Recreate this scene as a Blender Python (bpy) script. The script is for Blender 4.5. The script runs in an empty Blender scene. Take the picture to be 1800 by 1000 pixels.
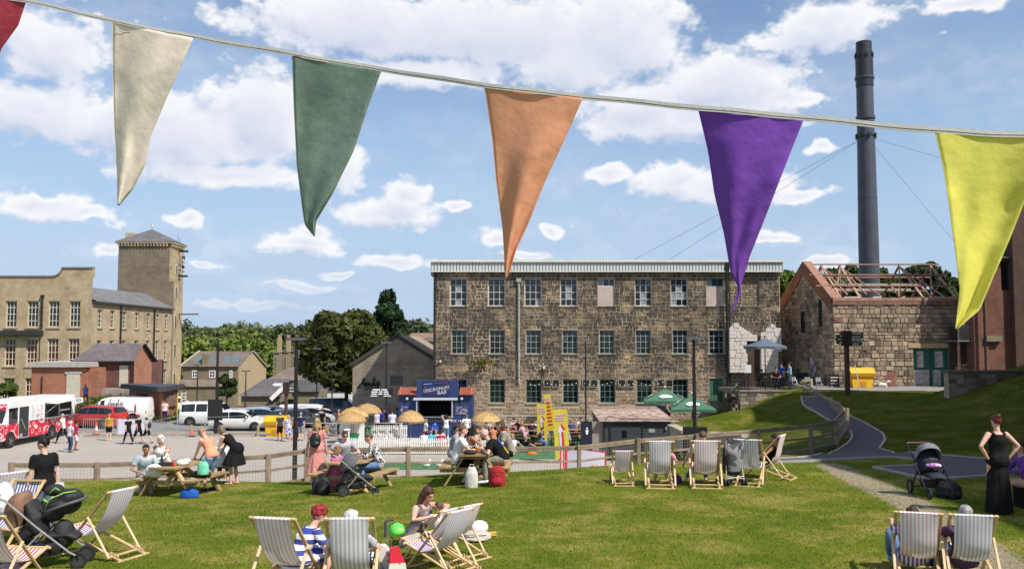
import bpy,bmesh,math,random
import numpy as np
from mathutils import Vector,Matrix,noise
R=math.radians
S=bpy.context.scene
C=S.collection
random.seed(11)
rnd=random.uniform
F0=1600.0;PITCH=math.atan(100/F0);CAMZ=6.2
CP,SP=math.cos(PITCH),math.sin(PITCH)
# ------------------------------------------------------------------ camera
cd=bpy.data.cameras.new('camera');cam=bpy.data.objects.new('camera',cd);C.objects.link(cam)
cd.sensor_width=36;cd.lens=F0/1800*36;cd.clip_start=0.1;cd.clip_end=6000
cam.location=(0,0,CAMZ);cam.rotation_euler=(math.pi/2+PITCH,0,0)
S.camera=cam
S.view_settings.view_transform='Standard';S.view_settings.look='None'
S.view_settings.exposure=0.2;S.view_settings.gamma=1
S.view_settings.use_curve_mapping=False
# ------------------------------------------------------------------ sun
SUN_AZ,SUN_EL=R(129),R(50)
sdir=Vector((math.sin(SUN_AZ)*math.cos(SUN_EL),math.cos(SUN_AZ)*math.cos(SUN_EL),math.sin(SUN_EL)))
sl=bpy.data.lights.new('sun','SUN');sl.energy=4.95;sl.angle=R(0.55);sl.color=(1,0.945,0.86)
so=bpy.data.objects.new('sun',sl);C.objects.link(so);so.location=(30,-30,60)
so.rotation_euler=sdir.to_track_quat('Z','Y').to_euler()
# ------------------------------------------------------------------ sky and clouds
W=bpy.data.worlds.new('World');S.world=W;W.use_nodes=True
def azel(px,py):
    u=(px-900)/F0;v=(500-py)/F0
    y=CP-v*SP;z=SP+v*CP
    return math.atan2(u,y),z/math.hypot(u,y)
CLOUDS=[(880,55,250,66),(1085,62,125,78),(650,45,200,55),(730,128,170,26),(1000,110,90,50),
 (1262,148,118,50),(1130,185,90,42),(1385,172,44,18),(1205,212,175,34),
 (1455,42,112,42),(1395,72,62,14),(1700,4,80,16),
 (95,85,100,60),(60,195,130,48),(325,232,150,62),(465,205,88,80),(400,308,150,22),(215,215,110,40),
 (70,362,78,19),(150,376,55,12),(680,372,80,22),(712,342,46,26),(535,425,60,18),(545,405,38,16),
 (1080,306,42,17),(1185,318,68,28),(1265,335,115,30),(1405,346,58,13),
 (1350,418,44,9),(975,404,30,10),(690,458,60,11),(365,467,22,6),(545,505,55,7),(808,357,24,8),(1450,458,42,12),
 (600,481,26,7),(325,385,26,16),(595,290,46,42),(930,449,52,8),(182,441,28,9),(1447,256,28,9),(470,540,90,8),(870,415,22,16)]
def cloud_group():
    g=bpy.data.node_groups.new('cloud_field','ShaderNodeTree')
    g.interface.new_socket('P',in_out='INPUT',socket_type='NodeSocketVector')
    g.interface.new_socket('D',in_out='OUTPUT',socket_type='NodeSocketFloat')
    N,L=g.nodes,g.links
    gi=N.new('NodeGroupInput');go=N.new('NodeGroupOutput')
    def nz(scale,det,rough,mul,k):
        mp=N.new('ShaderNodeVectorMath');mp.operation='MULTIPLY';mp.inputs[1].default_value=(1,mul,1)
        L.new(gi.outputs[0],mp.inputs[0])
        n=N.new('ShaderNodeTexNoise');n.inputs['Scale'].default_value=scale;n.inputs['Detail'].default_value=det
        n.inputs['Roughness'].default_value=rough;L.new(mp.outputs[0],n.inputs['Vector'])
        m=N.new('ShaderNodeMath');m.operation='MULTIPLY_ADD';m.inputs[1].default_value=k;m.inputs[2].default_value=-k/2
        L.new(n.outputs['Fac'],m.inputs[0]);return m.outputs[0],n
    wn=N.new('ShaderNodeTexNoise');wn.inputs['Scale'].default_value=26;wn.inputs['Detail'].default_value=2;L.new(gi.outputs[0],wn.inputs['Vector'])
    wv=N.new('ShaderNodeVectorMath');wv.operation='MULTIPLY_ADD';wv.inputs[1].default_value=(.05,.022,0);wv.inputs[2].default_value=(-.025,-.011,0);L.new(wn.outputs['Color'],wv.inputs[0])
    wp_=N.new('ShaderNodeVectorMath');wp_.operation='ADD';L.new(gi.outputs[0],wp_.inputs[0]);L.new(wv.outputs[0],wp_.inputs[1])
    prev=None
    for(cx,cy,rx,ry)in CLOUDS:
        a,e=azel(cx,cy);a1,_=azel(cx+rx,cy);_,e1=azel(cx,cy-ry)
        ra=abs(a1-a)*1.03;re=abs(e1-e)*1.06
        s=N.new('ShaderNodeVectorMath');s.operation='SUBTRACT';s.inputs[1].default_value=(a,e,0)
        L.new(wp_.outputs[0],s.inputs[0])
        m=N.new('ShaderNodeVectorMath');m.operation='MULTIPLY';m.inputs[1].default_value=(1/ra,1/re,0)
        L.new(s.outputs[0],m.inputs[0])
        q=N.new('ShaderNodeVectorMath');q.operation='LENGTH';L.new(m.outputs[0],q.inputs[0])
        if prev is None:prev=q.outputs['Value']
        else:
            k=N.new('ShaderNodeMath');k.operation='SMOOTH_MIN';k.inputs[2].default_value=0.25
            L.new(prev,k.inputs[0]);L.new(q.outputs['Value'],k.inputs[1]);prev=k.outputs[0]
    # further cumulus everywhere outside the frame
    n2,nn=nz(3.6,3,0.5,2.2,1.0)
    far=N.new('ShaderNodeMath');far.operation='MULTIPLY_ADD';far.inputs[1].default_value=-7.0;far.inputs[2].default_value=5.0
    L.new(nn.outputs['Fac'],far.inputs[0])
    sx=N.new('ShaderNodeSeparateXYZ');L.new(gi.outputs[0],sx.inputs[0])
    ab=N.new('ShaderNodeMath');ab.operation='ABSOLUTE';L.new(sx.outputs[0],ab.inputs[0])
    mx=N.new('ShaderNodeMath');mx.operation='MULTIPLY';mx.inputs[1].default_value=0.8;L.new(sx.outputs[1],mx.inputs[0])
    mm=N.new('ShaderNodeMath');mm.operation='MAXIMUM';L.new(ab.outputs[0],mm.inputs[0])
    mo=N.new('ShaderNodeMath');mo.operation='ADD';mo.inputs[1].default_value=0.22;L.new(mx.outputs[0],mo.inputs[0])
    L.new(mo.outputs[0],mm.inputs[1])
    mr=N.new('ShaderNodeMapRange');mr.inputs[1].default_value=0.52;mr.inputs[2].default_value=0.62
    mr.inputs[3].default_value=6;mr.inputs[4].default_value=0;L.new(mm.outputs[0],mr.inputs[0])
    fa=N.new('ShaderNodeMath');fa.operation='ADD';L.new(far.outputs[0],fa.inputs[0]);L.new(mr.outputs[0],fa.inputs[1])
    k=N.new('ShaderNodeMath');k.operation='MINIMUM';L.new(prev,k.inputs[0]);L.new(fa.outputs[0],k.inputs[1]);prev=k.outputs[0]
    def add2(x,y):
        a=N.new('ShaderNodeMath');a.operation='ADD';L.new(x,a.inputs[0]);L.new(y,a.inputs[1]);return a.outputs[0]
    nsum=None
    for(sc,de,ro,mu,kk)in((9,2,0.5,1.4,1.15),(28,3,0.55,1.3,1.45),(85,3,.5,1.2,.6)):
        o,_=nz(sc,de,ro,mu,kk)
        nsum=o if nsum is None else add2(nsum,o)
    m1=N.new('ShaderNodeMath');m1.operation='ADD';m1.inputs[1].default_value=1;L.new(nsum,m1.inputs[0])
    m2=N.new('ShaderNodeMath');m2.operation='MULTIPLY';L.new(prev,m2.inputs[0]);L.new(m1.outputs[0],m2.inputs[1])
    L.new(m2.outputs[0],go.inputs[0]);return g
def build_world():
    T=W.node_tree;N,L=T.nodes,T.links;N.clear()
    out=N.new('ShaderNodeOutputWorld');bg=N.new('ShaderNodeBackground');bg.inputs['Strength'].default_value=0.108
    sky=N.new('ShaderNodeTexSky');sky.sky_type='NISHITA';sky.sun_disc=False
    sky.sun_elevation=SUN_EL;sky.sun_rotation=SUN_AZ;sky.air_density=1.0;sky.dust_density=0.2;sky.ozone_density=1.6
    tc=N.new('ShaderNodeTexCoord');sp=N.new('ShaderNodeSeparateXYZ');L.new(tc.outputs['Generated'],sp.inputs[0])
    def M(op,a,b=None,c=None):
        m=N.new('ShaderNodeMath');m.operation=op
        for i,v in enumerate((a,b,c)):
            if v is None:continue
            if isinstance(v,(int,float)):m.inputs[i].default_value=v
            else:L.new(v,m.inputs[i])
        return m.outputs[0]
    x,y,z=sp.outputs
    az=M('ARCTAN2',x,y);hy=M('SQRT',M('ADD',M('MULTIPLY',x,x),M('MULTIPLY',y,y)))
    te=M('DIVIDE',z,M('MAXIMUM',hy,0.05))
    cb=N.new('ShaderNodeCombineXYZ');L.new(az,cb.inputs[0]);L.new(te,cb.inputs[1])
    g=cloud_group()
    def field(off):
        n=N.new('ShaderNodeGroup');n.node_tree=g
        if off:
            a=N.new('ShaderNodeVectorMath');a.operation='ADD';a.inputs[1].default_value=off
            L.new(cb.outputs[0],a.inputs[0]);L.new(a.outputs[0],n.inputs[0])
        else:L.new(cb.outputs[0],n.inputs[0])
        return n.outputs[0]
    d0=field(None);d1=field((0.010,0.020,0))
    al=N.new('ShaderNodeMapRange');al.interpolation_type='SMOOTHSTEP'
    al.inputs[1].default_value=1.34;al.inputs[2].default_value=0.74;al.inputs[3].default_value=0;al.inputs[4].default_value=1
    L.new(d0,al.inputs[0])
    up=N.new('ShaderNodeMapRange');up.inputs[1].default_value=-0.01;up.inputs[2].default_value=0.10;up.inputs[3].default_value=0;up.inputs[4].default_value=1
    L.new(z,up.inputs[0])
    vn=N.new('ShaderNodeTexNoise');vn.inputs['Scale'].default_value=3.2;vn.inputs['Detail'].default_value=6;vn.inputs['Roughness'].default_value=.6
    vm=N.new('ShaderNodeVectorMath');vm.operation='MULTIPLY';vm.inputs[1].default_value=(1,2.6,1);L.new(cb.outputs[0],vm.inputs[0]);L.new(vm.outputs[0],vn.inputs['Vector'])
    veil=N.new('ShaderNodeMapRange');veil.inputs[1].default_value=.42;veil.inputs[2].default_value=.78;veil.inputs[3].default_value=0;veil.inputs[4].default_value=.42;L.new(vn.outputs['Fac'],veil.inputs[0])
    alpha=M('MULTIPLY',M('MAXIMUM',al.outputs[0],veil.outputs[0]),M('MULTIPLY',up.outputs[0],0.97))
    sh=N.new('ShaderNodeMapRange');sh.inputs[1].default_value=-0.70;sh.inputs[2].default_value=0.45;sh.inputs[3].default_value=0;sh.inputs[4].default_value=1
    L.new(M('SUBTRACT',d1,d0),sh.inputs[0])
    # thick cores of the big clouds are greyer
    core=N.new('ShaderNodeMapRange');core.inputs[1].default_value=0.05;core.inputs[2].default_value=0.85;core.inputs[3].default_value=0.45;core.inputs[4].default_value=1
    L.new(d0,core.inputs[0])
    mixf=M('MULTIPLY',sh.outputs[0],core.outputs[0])
    cc=N.new('ShaderNodeMix');cc.data_type='RGBA';cc.inputs[6].default_value=(4.9,5.4,6.7,1);cc.inputs[7].default_value=(8.0,8.0,8.15,1)
    L.new(mixf,cc.inputs[0])
    tint=N.new('ShaderNodeMix');tint.data_type='RGBA';tint.blend_type='MULTIPLY';tint.inputs[0].default_value=1
    tint.inputs[7].default_value=SKYTINT
    hz=N.new('ShaderNodeMapRange');hz.interpolation_type='SMOOTHSTEP';hz.inputs[1].default_value=-0.02;hz.inputs[2].default_value=0.42;hz.inputs[3].default_value=.95;hz.inputs[4].default_value=0;L.new(z,hz.inputs[0])
    hm=N.new('ShaderNodeMix');hm.data_type='RGBA';hm.inputs[7].default_value=(3.4,4.4,5.8,1);L.new(hz.outputs[0],hm.inputs[0]);L.new(sky.outputs[0],hm.inputs[6]);L.new(hm.outputs[2],tint.inputs[6])
    mx=N.new('ShaderNodeMix');mx.data_type='RGBA';L.new(alpha,mx.inputs[0]);L.new(tint.outputs[2],mx.inputs[6]);L.new(cc.outputs[2],mx.inputs[7])
    L.new(mx.outputs[2],bg.inputs[0]);L.new(bg.outputs[0],out.inputs[0])
SKYTINT=(1.05,1.08,1.12,1)
build_world()
# ------------------------------------------------------------------ materials
MATS={}
def mat(name,col,rough=0.7,var=0.12,scale=3.0,bump=0.0,bscale=None,metal=0.0,spec=0.5,rand=0.0,trans=0.0,col2=None,coord='Object',alpha=None,sheen=0,coat=0):
    if name in MATS:return MATS[name]
    m=bpy.data.materials.new(name);m.use_nodes=True;MATS[name]=m
    N,L=m.node_tree.nodes,m.node_tree.links
    b=N['Principled BSDF'];b.inputs['Roughness'].default_value=rough;b.inputs['Metallic'].default_value=metal
    b.inputs['Specular IOR Level'].default_value=spec
    if coat:b.inputs['Coat Weight'].default_value=coat;b.inputs['Coat Roughness'].default_value=0.05
    tc=N.new('ShaderNodeTexCoord')
    n=N.new('ShaderNodeTexNoise');n.inputs['Scale'].default_value=scale;n.inputs['Detail'].default_value=5;n.inputs['Roughness'].default_value=0.6
    L.new(tc.outputs[coord],n.inputs['Vector'])
    if coord=='World':
        pass
    mx=N.new('ShaderNodeMix');mx.data_type='RGBA'
    c2=col2 or tuple(c*(1-var*1.6)for c in col);c1=tuple(min(1,c*(1+var))for c in col)if not col2 else col
    mx.inputs[6].default_value=(*c2,1);mx.inputs[7].default_value=(*c1,1)
    rp=N.new('ShaderNodeMapRange');rp.inputs[1].default_value=0.3;rp.inputs[2].default_value=0.7;L.new(n.outputs['Fac'],rp.inputs[0])
    L.new(rp.outputs[0],mx.inputs[0]);o=mx.outputs[2]
    if rand:
        g=N.new('ShaderNodeNewGeometry');oi=N.new('ShaderNodeObjectInfo')
        a=N.new('ShaderNodeMath');a.operation='ADD';L.new(g.outputs['Random Per Island'],a.inputs[0]);L.new(oi.outputs['Random'],a.inputs[1])
        f=N.new('ShaderNodeMath');f.operation='FRACT';L.new(a.outputs[0],f.inputs[0])
        mr=N.new('ShaderNodeMapRange');mr.inputs[3].default_value=1-rand;mr.inputs[4].default_value=1+rand;L.new(f.outputs[0],mr.inputs[0])
        v=N.new('ShaderNodeVectorMath');v.operation='SCALE';L.new(o,v.inputs[0]);L.new(mr.outputs[0],v.inputs['Scale']);o=v.outputs[0]
    L.new(o,b.inputs['Base Color'])
    if bump:
        n2=N.new('ShaderNodeTexNoise');n2.inputs['Scale'].default_value=bscale or scale*4;n2.inputs['Detail'].default_value=4
        L.new(tc.outputs[coord],n2.inputs['Vector'])
        bp=N.new('ShaderNodeBump');bp.inputs['Strength'].default_value=min(1,bump);bp.inputs['Distance'].default_value=0.02
        L.new(n2.outputs['Fac'],bp.inputs['Height']);L.new(bp.outputs[0],b.inputs['Normal'])
    if trans:
        t=N.new('ShaderNodeBsdfTranslucent');L.new(o,t.inputs[0]);ms=N.new('ShaderNodeMixShader');ms.inputs[0].default_value=trans
        L.new(b.outputs[0],ms.inputs[1]);L.new(t.outputs[0],ms.inputs[2]);L.new(ms.outputs[0],N['Material Output'].inputs[0])
    return m
def stripes(name,ca,cb,per,axis=0,rough=0.85,duty=0.5,trans=0.25,back=None,bump=0.1):
    """printed stripes along an object axis; 'back' = colour mix of the paler reverse side of the cloth"""
    if name in MATS:return MATS[name]
    m=mat(name,ca,rough,0.03,6,bump,40)
    N,L=m.node_tree.nodes,m.node_tree.links;b=N['Principled BSDF']
    tc=N.new('ShaderNodeTexCoord');s=N.new('ShaderNodeSeparateXYZ');L.new(tc.outputs['Object'],s.inputs[0])
    a=N.new('ShaderNodeMath');a.operation='DIVIDE';a.inputs[1].default_value=per;L.new(s.outputs[axis],a.inputs[0])
    a2=N.new('ShaderNodeMath');a2.operation='ADD';a2.inputs[1].default_value=100.25;L.new(a.outputs[0],a2.inputs[0])
    f=N.new('ShaderNodeMath');f.operation='FRACT';L.new(a2.outputs[0],f.inputs[0])
    gt=N.new('ShaderNodeMath');gt.operation='GREATER_THAN';gt.inputs[1].default_value=duty;L.new(f.outputs[0],gt.inputs[0])
    mx=N.new('ShaderNodeMix');mx.data_type='RGBA';mx.inputs[6].default_value=(*ca,1);mx.inputs[7].default_value=(*cb,1)
    L.new(gt.outputs[0],mx.inputs[0]);o=mx.outputs[2]
    if back:
        g=N.new('ShaderNodeNewGeometry');m2=N.new('ShaderNodeMix');m2.data_type='RGBA'
        mb=N.new('ShaderNodeMix');mb.data_type='RGBA';mb.inputs[0].default_value=back[1];mb.inputs[7].default_value=(*back[0],1)
        L.new(o,mb.inputs[6]);L.new(g.outputs['Backfacing'],m2.inputs[0]);L.new(o,m2.inputs[6]);L.new(mb.outputs[2],m2.inputs[7]);o=m2.outputs[2]
    L.new(o,b.inputs['Base Color'])
    if trans:
        t=N.new('ShaderNodeBsdfTranslucent');L.new(o,t.inputs[0]);ms=N.new('ShaderNodeMixShader');ms.inputs[0].default_value=trans
        L.new(b.outputs[0],ms.inputs[1]);L.new(t.outputs[0],ms.inputs[2]);L.new(ms.outputs[0],N['Material Output'].inputs[0])
    return m
def spots(name,ca,cb,scale=30,thr=0.5,rough=0.85,kind='NOISE',cc=None):
    if name in MATS:return MATS[name]
    m=mat(name,ca,rough,0.03,6)
    N,L=m.node_tree.nodes,m.node_tree.links;b=N['Principled BSDF']
    tc=N.new('ShaderNodeTexCoord')
    if kind=='NOISE':
        n=N.new('ShaderNodeTexNoise');n.inputs['Detail'].default_value=1.5;o=n.outputs['Fac']
    else:
        n=N.new('ShaderNodeTexVoronoi');o=n.outputs['Distance']
    n.inputs['Scale'].default_value=scale;L.new(tc.outputs['Object'],n.inputs['Vector'])
    mr=N.new('ShaderNodeMapRange');mr.inputs[1].default_value=thr-0.02;mr.inputs[2].default_value=thr+0.02;L.new(o,mr.inputs[0])
    mx=N.new('ShaderNodeMix');mx.data_type='RGBA';mx.inputs[6].default_value=(*ca,1);mx.inputs[7].default_value=(*cb,1)
    L.new(mr.outputs[0],mx.inputs[0]);L.new(mx.outputs[2],b.inputs['Base Color'])
    return m
def hexc(r,g,b):
    f=lambda c:(c/255/12.92)if c<=10 else((c/255+0.055)/1.055)**2.4
    return(f(r),f(g),f(b))
# ------------------------------------------------------------------ mesh builder
class MB:
    def __init__(s):s.v=[];s.f=[]
    def add(s,vs,fs):
        n=len(s.v);s.v+=[tuple(v)for v in vs];s.f+=[tuple(i+n for i in f)for f in fs];return s
    def box(s,x0,x1,y0,y1,z0,z1,M=None):
        vs=[Vector((x,y,z))for z in(z0,z1)for(x,y)in((x0,y0),(x1,y0),(x1,y1),(x0,y1))]
        if M is not None:vs=[M@v for v in vs]
        return s.add(vs,[(3,2,1,0),(4,5,6,7),(0,1,5,4),(1,2,6,5),(2,3,7,6),(3,0,4,7)])
    def beam(s,a,b,w,h,up=(0,0,1),bev=0.0):
        a,b=Vector(a),Vector(b);d=(b-a)
        if d.length<1e-6:return s
        d.normalize();u=Vector(up);x=d.cross(u)
        if x.length<1e-3:x=d.cross(Vector((1,0,0)))
        x.normalize();u=x.cross(d).normalized()
        if bev:
            k=bev;cs=[(-w/2+k,-h/2),(w/2-k,-h/2),(w/2,-h/2+k),(w/2,h/2-k),(w/2-k,h/2),(-w/2+k,h/2),(-w/2,h/2-k),(-w/2,-h/2+k)]
        else:cs=[(-w/2,-h/2),(w/2,-h/2),(w/2,h/2),(-w/2,h/2)]
        n=len(cs);vs=[a+x*p+u*q for p,q in cs]+[b+x*p+u*q for p,q in cs]
        return s.add(vs,[tuple(range(n-1,-1,-1)),tuple(range(n,2*n))]+[(i,(i+1)%n,n+(i+1)%n,n+i)for i in range(n)])
    def tube(s,pts,r,n=8,cap=True,sq=1.0):
        pts=[Vector(p)for p in pts];m=len(pts)
        rs=r if isinstance(r,(list,tuple))else[r]*m
        rings=[];px=None
        for i,p in enumerate(pts):
            d=(pts[min(i+1,m-1)]-pts[max(i-1,0)])
            if d.length<1e-9:d=Vector((0,0,1))
            d.normalize()
            if px is None:
                px=d.cross(Vector((0,0,1)))
                if px.length<1e-3:px=Vector((1,0,0))
            px=(px-d*px.dot(d))
            if px.length<1e-6:px=d.orthogonal()
            px.normalize();py=d.cross(px)
            rings.append([p+(px*math.cos(t)+py*math.sin(t)*sq)*rs[i]for t in[2*math.pi*k/n for k in range(n)]])
        vs=[v for ring in rings for v in ring];fs=[]
        for i in range(m-1):
            for k in range(n):
                a=i*n+k;b=i*n+(k+1)%n;fs.append((a,b,b+n,a+n))
        if cap:fs+=[tuple(range(n-1,-1,-1)),tuple(range((m-1)*n,m*n))]
        return s.add(vs,fs)
    def lathe(s,prof,n=16,M=None,o=(0,0,0)):
        vs=[];fs=[];m=len(prof)
        for(r,z)in prof:
            for k in range(n):
                t=2*math.pi*k/n;v=Vector((o[0]+r*math.cos(t),o[1]+r*math.sin(t),o[2]+z));vs.append(M@v if M is not None else v)
        for i in range(m-1):
            for k in range(n):
                a=i*n+k;b=i*n+(k+1)%n;fs.append((a,b,b+n,a+n))
        fs+=[tuple(range(n-1,-1,-1)),tuple(range((m-1)*n,m*n))]
        return s.add(vs,fs)
    def ell(s,c,r,M=None,n=10,m=7):
        vs=[];fs=[]
        M=M or Matrix.Identity(3);c=Vector(c)
        for i in range(m+1):
            p=math.pi*i/m
            for k in range(n):
                t=2*math.pi*k/n
                vs.append(c+M@Vector((r[0]*math.sin(p)*math.cos(t),r[1]*math.sin(p)*math.sin(t),-r[2]*math.cos(p))))
        for i in range(m):
            for k in range(n):
                a=i*n+k;b=i*n+(k+1)%n;fs.append((a,b,b+n,a+n))
        return s.add(vs,fs)
    def prism(s,poly,h0,h1,axis='z',M=None):
        """extrude a 2-D polygon; axis z: (x,y), axis y: (x,z) from y=h0 to h1, axis x: (y,z)"""
        def P(p,h):return{'z':(p[0],p[1],h),'y':(p[0],h,p[1]),'x':(h,p[0],p[1])}[axis]
        n=len(poly);vs=[Vector(P(p,h0))for p in poly]+[Vector(P(p,h1))for p in poly]
        if M is not None:vs=[M@v for v in vs]
        return s.add(vs,[tuple(range(n)),tuple(range(2*n-1,n-1,-1))]+[((i+1)%n,i,n+i,n+(i+1)%n)for i in range(n)])
    def mesh(s,name,m,smooth=False,fix=True):
        me=bpy.data.meshes.new(name);me.from_pydata(s.v,[],s.f);me.update()
        if fix:
            bm=bmesh.new();bm.from_mesh(me);bmesh.ops.recalc_face_normals(bm,faces=bm.faces);bm.to_mesh(me);bm.free()
        if m:me.materials.append(m)
        if smooth:
            me.polygons.foreach_set('use_smooth',[True]*len(me.polygons))
            if smooth!='all':
                try:me.set_sharp_from_angle(angle=R(40))
                except Exception:pass
        return me
    def build(s,name,m,parent=None,smooth=False,fix=True,loc=None):
        o=bpy.data.objects.new(name,s.mesh(name,m,smooth,fix));C.objects.link(o)
        if parent:o.parent=parent
        if loc:o.location=loc
        return o
def tag(o,label=None,cat=None,group=None,kind=None):
    if label:o['label']=label
    if cat:o['category']=cat
    if group:o['group']=group
    if kind:o['kind']=kind
    return o
def thing(name,label,cat,loc=(0,0,0),rz=0.0,group=None,sc=1.0):
    o=bpy.data.objects.new(name,None);C.objects.link(o);o.location=loc;o.rotation_euler=(0,0,rz);o.scale=(sc,sc,sc)
    o.empty_display_size=0.2
    return tag(o,label,cat,group)
def struct(o):o['kind']='structure';return o
def inst(src,parent,loc=(0,0,0),rot=None,scale=None,name=None):
    c=src.copy();C.objects.link(c);c.parent=parent;c.location=loc
    if name:c.name=name
    if rot is not None:c.rotation_euler=rot
    if scale is not None:c.scale=scale
    return c
def newobj(name,me,parent=None,loc=(0,0,0),rot=(0,0,0),scale=(1,1,1)):
    o=bpy.data.objects.new(name,me);C.objects.link(o);o.parent=parent;o.location=loc;o.rotation_euler=rot;o.scale=scale;return o
def copy_tree(o,loc=None,rz=None,label=None,parent=None):
    kids={}
    for q in C.objects:
        if q.parent:kids.setdefault(q.parent.name,[]).append(q)
    def rec(s,p):
        c=s.copy();C.objects.link(c);c.parent=p
        for k in kids.get(s.name,[]):rec(k,c)
        return c
    c=rec(o,parent)
    if loc is not None:c.location=loc
    if rz is not None:c.rotation_euler=(0,0,rz)
    if label:c['label']=label
    return c
def at(px,py,D):
    u=(px-900)/F0;v=(500-py)/F0;t=D/(CP-v*SP)
    return Vector((u*t,D,CAMZ+t*(SP+v*CP)))
def Xp(px,D):return(px-900)/F0*D/CP*1.0
def text_mesh(txt,size,m,name='lettering',parent=None,loc=(0,0,0),rot=(R(90),0,0),depth=0.01,align='CENTER',shear=0,sx=1.0,space=1.0):
    cu=bpy.data.curves.new(name,'FONT');cu.body=txt;cu.size=size;cu.extrude=depth/2;cu.align_x=align;cu.align_y='CENTER';cu.shear=shear
    cu.space_line=0.9;cu.resolution_u=2;cu.space_character=space
    t=bpy.data.objects.new('tmp',cu);C.objects.link(t)
    dg=bpy.context.evaluated_depsgraph_get();me=bpy.data.meshes.new_from_object(t.evaluated_get(dg));bpy.data.objects.remove(t)
    me.name=name;me.materials.clear();me.materials.append(m)
    o=bpy.data.objects.new(name,me);C.objects.link(o);o.parent=parent;o.location=loc;o.rotation_euler=rot;o.scale=(sx,1,1)
    return o
# strokes of the script word written on the van and the gable
AMITY=[[(0,.12),(-.12,.02),(-.25,.06),(-.22,.2),(-.02,.34),(.2,.55),(.38,.85),(.44,1.0)],[(.44,1.0),(.38,.5),(.38,.05)],[(.12,.38),(.3,.42),(.5,.44)],
 [(.38,.05),(.48,.3),(.55,.48),(.54,.05)],[(.54,.05),(.64,.38),(.72,.46),(.72,.06)],[(.72,.06),(.82,.38),(.9,.46),(.9,.12),(.96,.05),(1.06,.2)],
 [(1.06,.2),(1.12,.45),(1.1,.12),(1.15,.05),(1.25,.2)],[(1.17,.66),(1.19,.7)],[(1.25,.2),(1.42,.9),(1.34,.3),(1.34,.08),(1.42,.05),(1.52,.2)],[(1.22,.62),(1.56,.66)],
 [(1.52,.2),(1.6,.46),(1.58,.18),(1.64,.1),(1.74,.2),(1.82,.48)],[(1.82,.48),(1.74,.05),(1.62,-.25),(1.5,-.22),(1.6,-.02),(1.95,.22)]]
def amity(parent,M,size,r,m,under=True):
    b=MB()
    st=AMITY+([[(.3,-.16),(.8,-.12),(1.3,-.15)]]if under else[])
    for p in st:
        b.tube([M@Vector((x*size,0,z*size))for x,z in p],r,5)
    return b.build('lettering',m,parent)
# ================================================================== GROUND
def sm(t):t=np.clip(t,0,1);return t*t*(3-2*t)
EDGE=np.array([(-90,25.2),(-10,25.2),(-3,24.3),(0,23.7),(4,24.2),(7,25.2),(8.6,27.5),(10.4,31.6),(11.9,34.4),(13.4,37.5),(15.1,43.5),(16.3,48.5),(16.9,52),(17.2,55.5),(19,58.2),(19,260),(260,260),(260,-80),(-90,-80)],float)
RIDGE=[(6.2,50.2,0.0),(8,50.6,1.55),(11,51.6,2.0),(14,53,2.45),(17,54.6,2.78)]
def edge_dist(X,Y):
    n=len(EDGE);d=np.full(X.shape,1e9);ins=np.zeros(X.shape,bool)
    for i in range(n):
        a=EDGE[i];b=EDGE[(i+1)%n];e=b-a;l2=(e**2).sum()
        t=np.clip(((X-a[0])*e[0]+(Y-a[1])*e[1])/l2,0,1)
        d=np.minimum(d,np.hypot(X-a[0]-t*e[0],Y-a[1]-t*e[1]))
        c=((a[1]>Y)!=(b[1]>Y));xx=a[0]+(Y-a[1])/(e[1]if abs(e[1])>1e-9 else 1e-9)*e[0]
        ins^=(c&(X<xx))
    return np.where(ins,-d,d)
def Zf(X,Y):
    X=np.asarray(X,float);Y=np.asarray(Y,float)
    lawn=3.08+.012*(X+3)*sm((Y-11.5)/5)-.02*(Y-13)-.4*sm((Y-14)/10)*sm((2.5-X)/9)
    dip=np.interp(Y,[25,34,38,45,56,70],[2.5,2.15,2.2,2.45,2.85,2.9])+.35*sm((X-13)/6)
    P=lawn+(dip-lawn)*sm((Y-25)/8)
    P=P+np.clip(X-21.4-(45-Y)*.12,0,9)*.33*sm((51.5-Y)/3)*sm((Y-22)/10)
    d=edge_dist(X,Y)
    s=1-sm(d/9.0)
    z=P*s
    rx=[r[0]for r in RIDGE]
    ry=np.interp(X,rx,[r[1]for r in RIDGE]);rh=np.interp(X,rx,[r[2]for r in RIDGE]);rh=np.where(X<rx[0],0,rh)
    dy=Y-ry
    f=np.where(dy<0,1-sm((-dy-.5)/7.5),1-sm(dy/1.6))
    z=np.maximum(z,rh*f*(X<19.5))
    # mossy verge behind the vans, left
    z=z+1.4*sm((X+36.5)/3)*sm((-27.5-X)/4)*sm((Y-71)/3)*sm((78.5-Y)/3)
    # land falls away behind the car park, far hill rises
    z=z-3.0*sm((Y-85)/25)*sm((-2-X)/12)+26*sm((Y-260)/900)
    z=z-1.1*sm((Y-66.5)/12)*sm((X+26.5)/3)*sm((-13.8-X)/3)
    z=z+.5*np.sin(X*.01)*sm((Y-250)/300)
    z=z+.025*np.sin(X*1.3+Y*.4)*np.sin(Y*1.1-X*.3)*s
    return z
def Z(x,y):return float(Zf(np.array([x]),np.array([y]))[0])
def G(px,py,y0=9,y1=140):
    ys=np.arange(y0,y1,.05);u=(px-900)/F0;v=(500-py)/F0;t=ys/(CP-v*SP)
    zr=CAMZ+t*(SP+v*CP);zz=Zf(u*t,ys);k=np.argmax(zr<=zz)
    return Vector((u*t[k],ys[k],zz[k]))
def onpx(px,Y):
    x=(px-900)/F0*Y
    for _ in range(4):
        z=Z(x,Y);t=(Y*CP+(z-CAMZ)*SP);x=(px-900)/F0*t
    return Vector((x,Y,Z(x,Y)))
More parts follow.
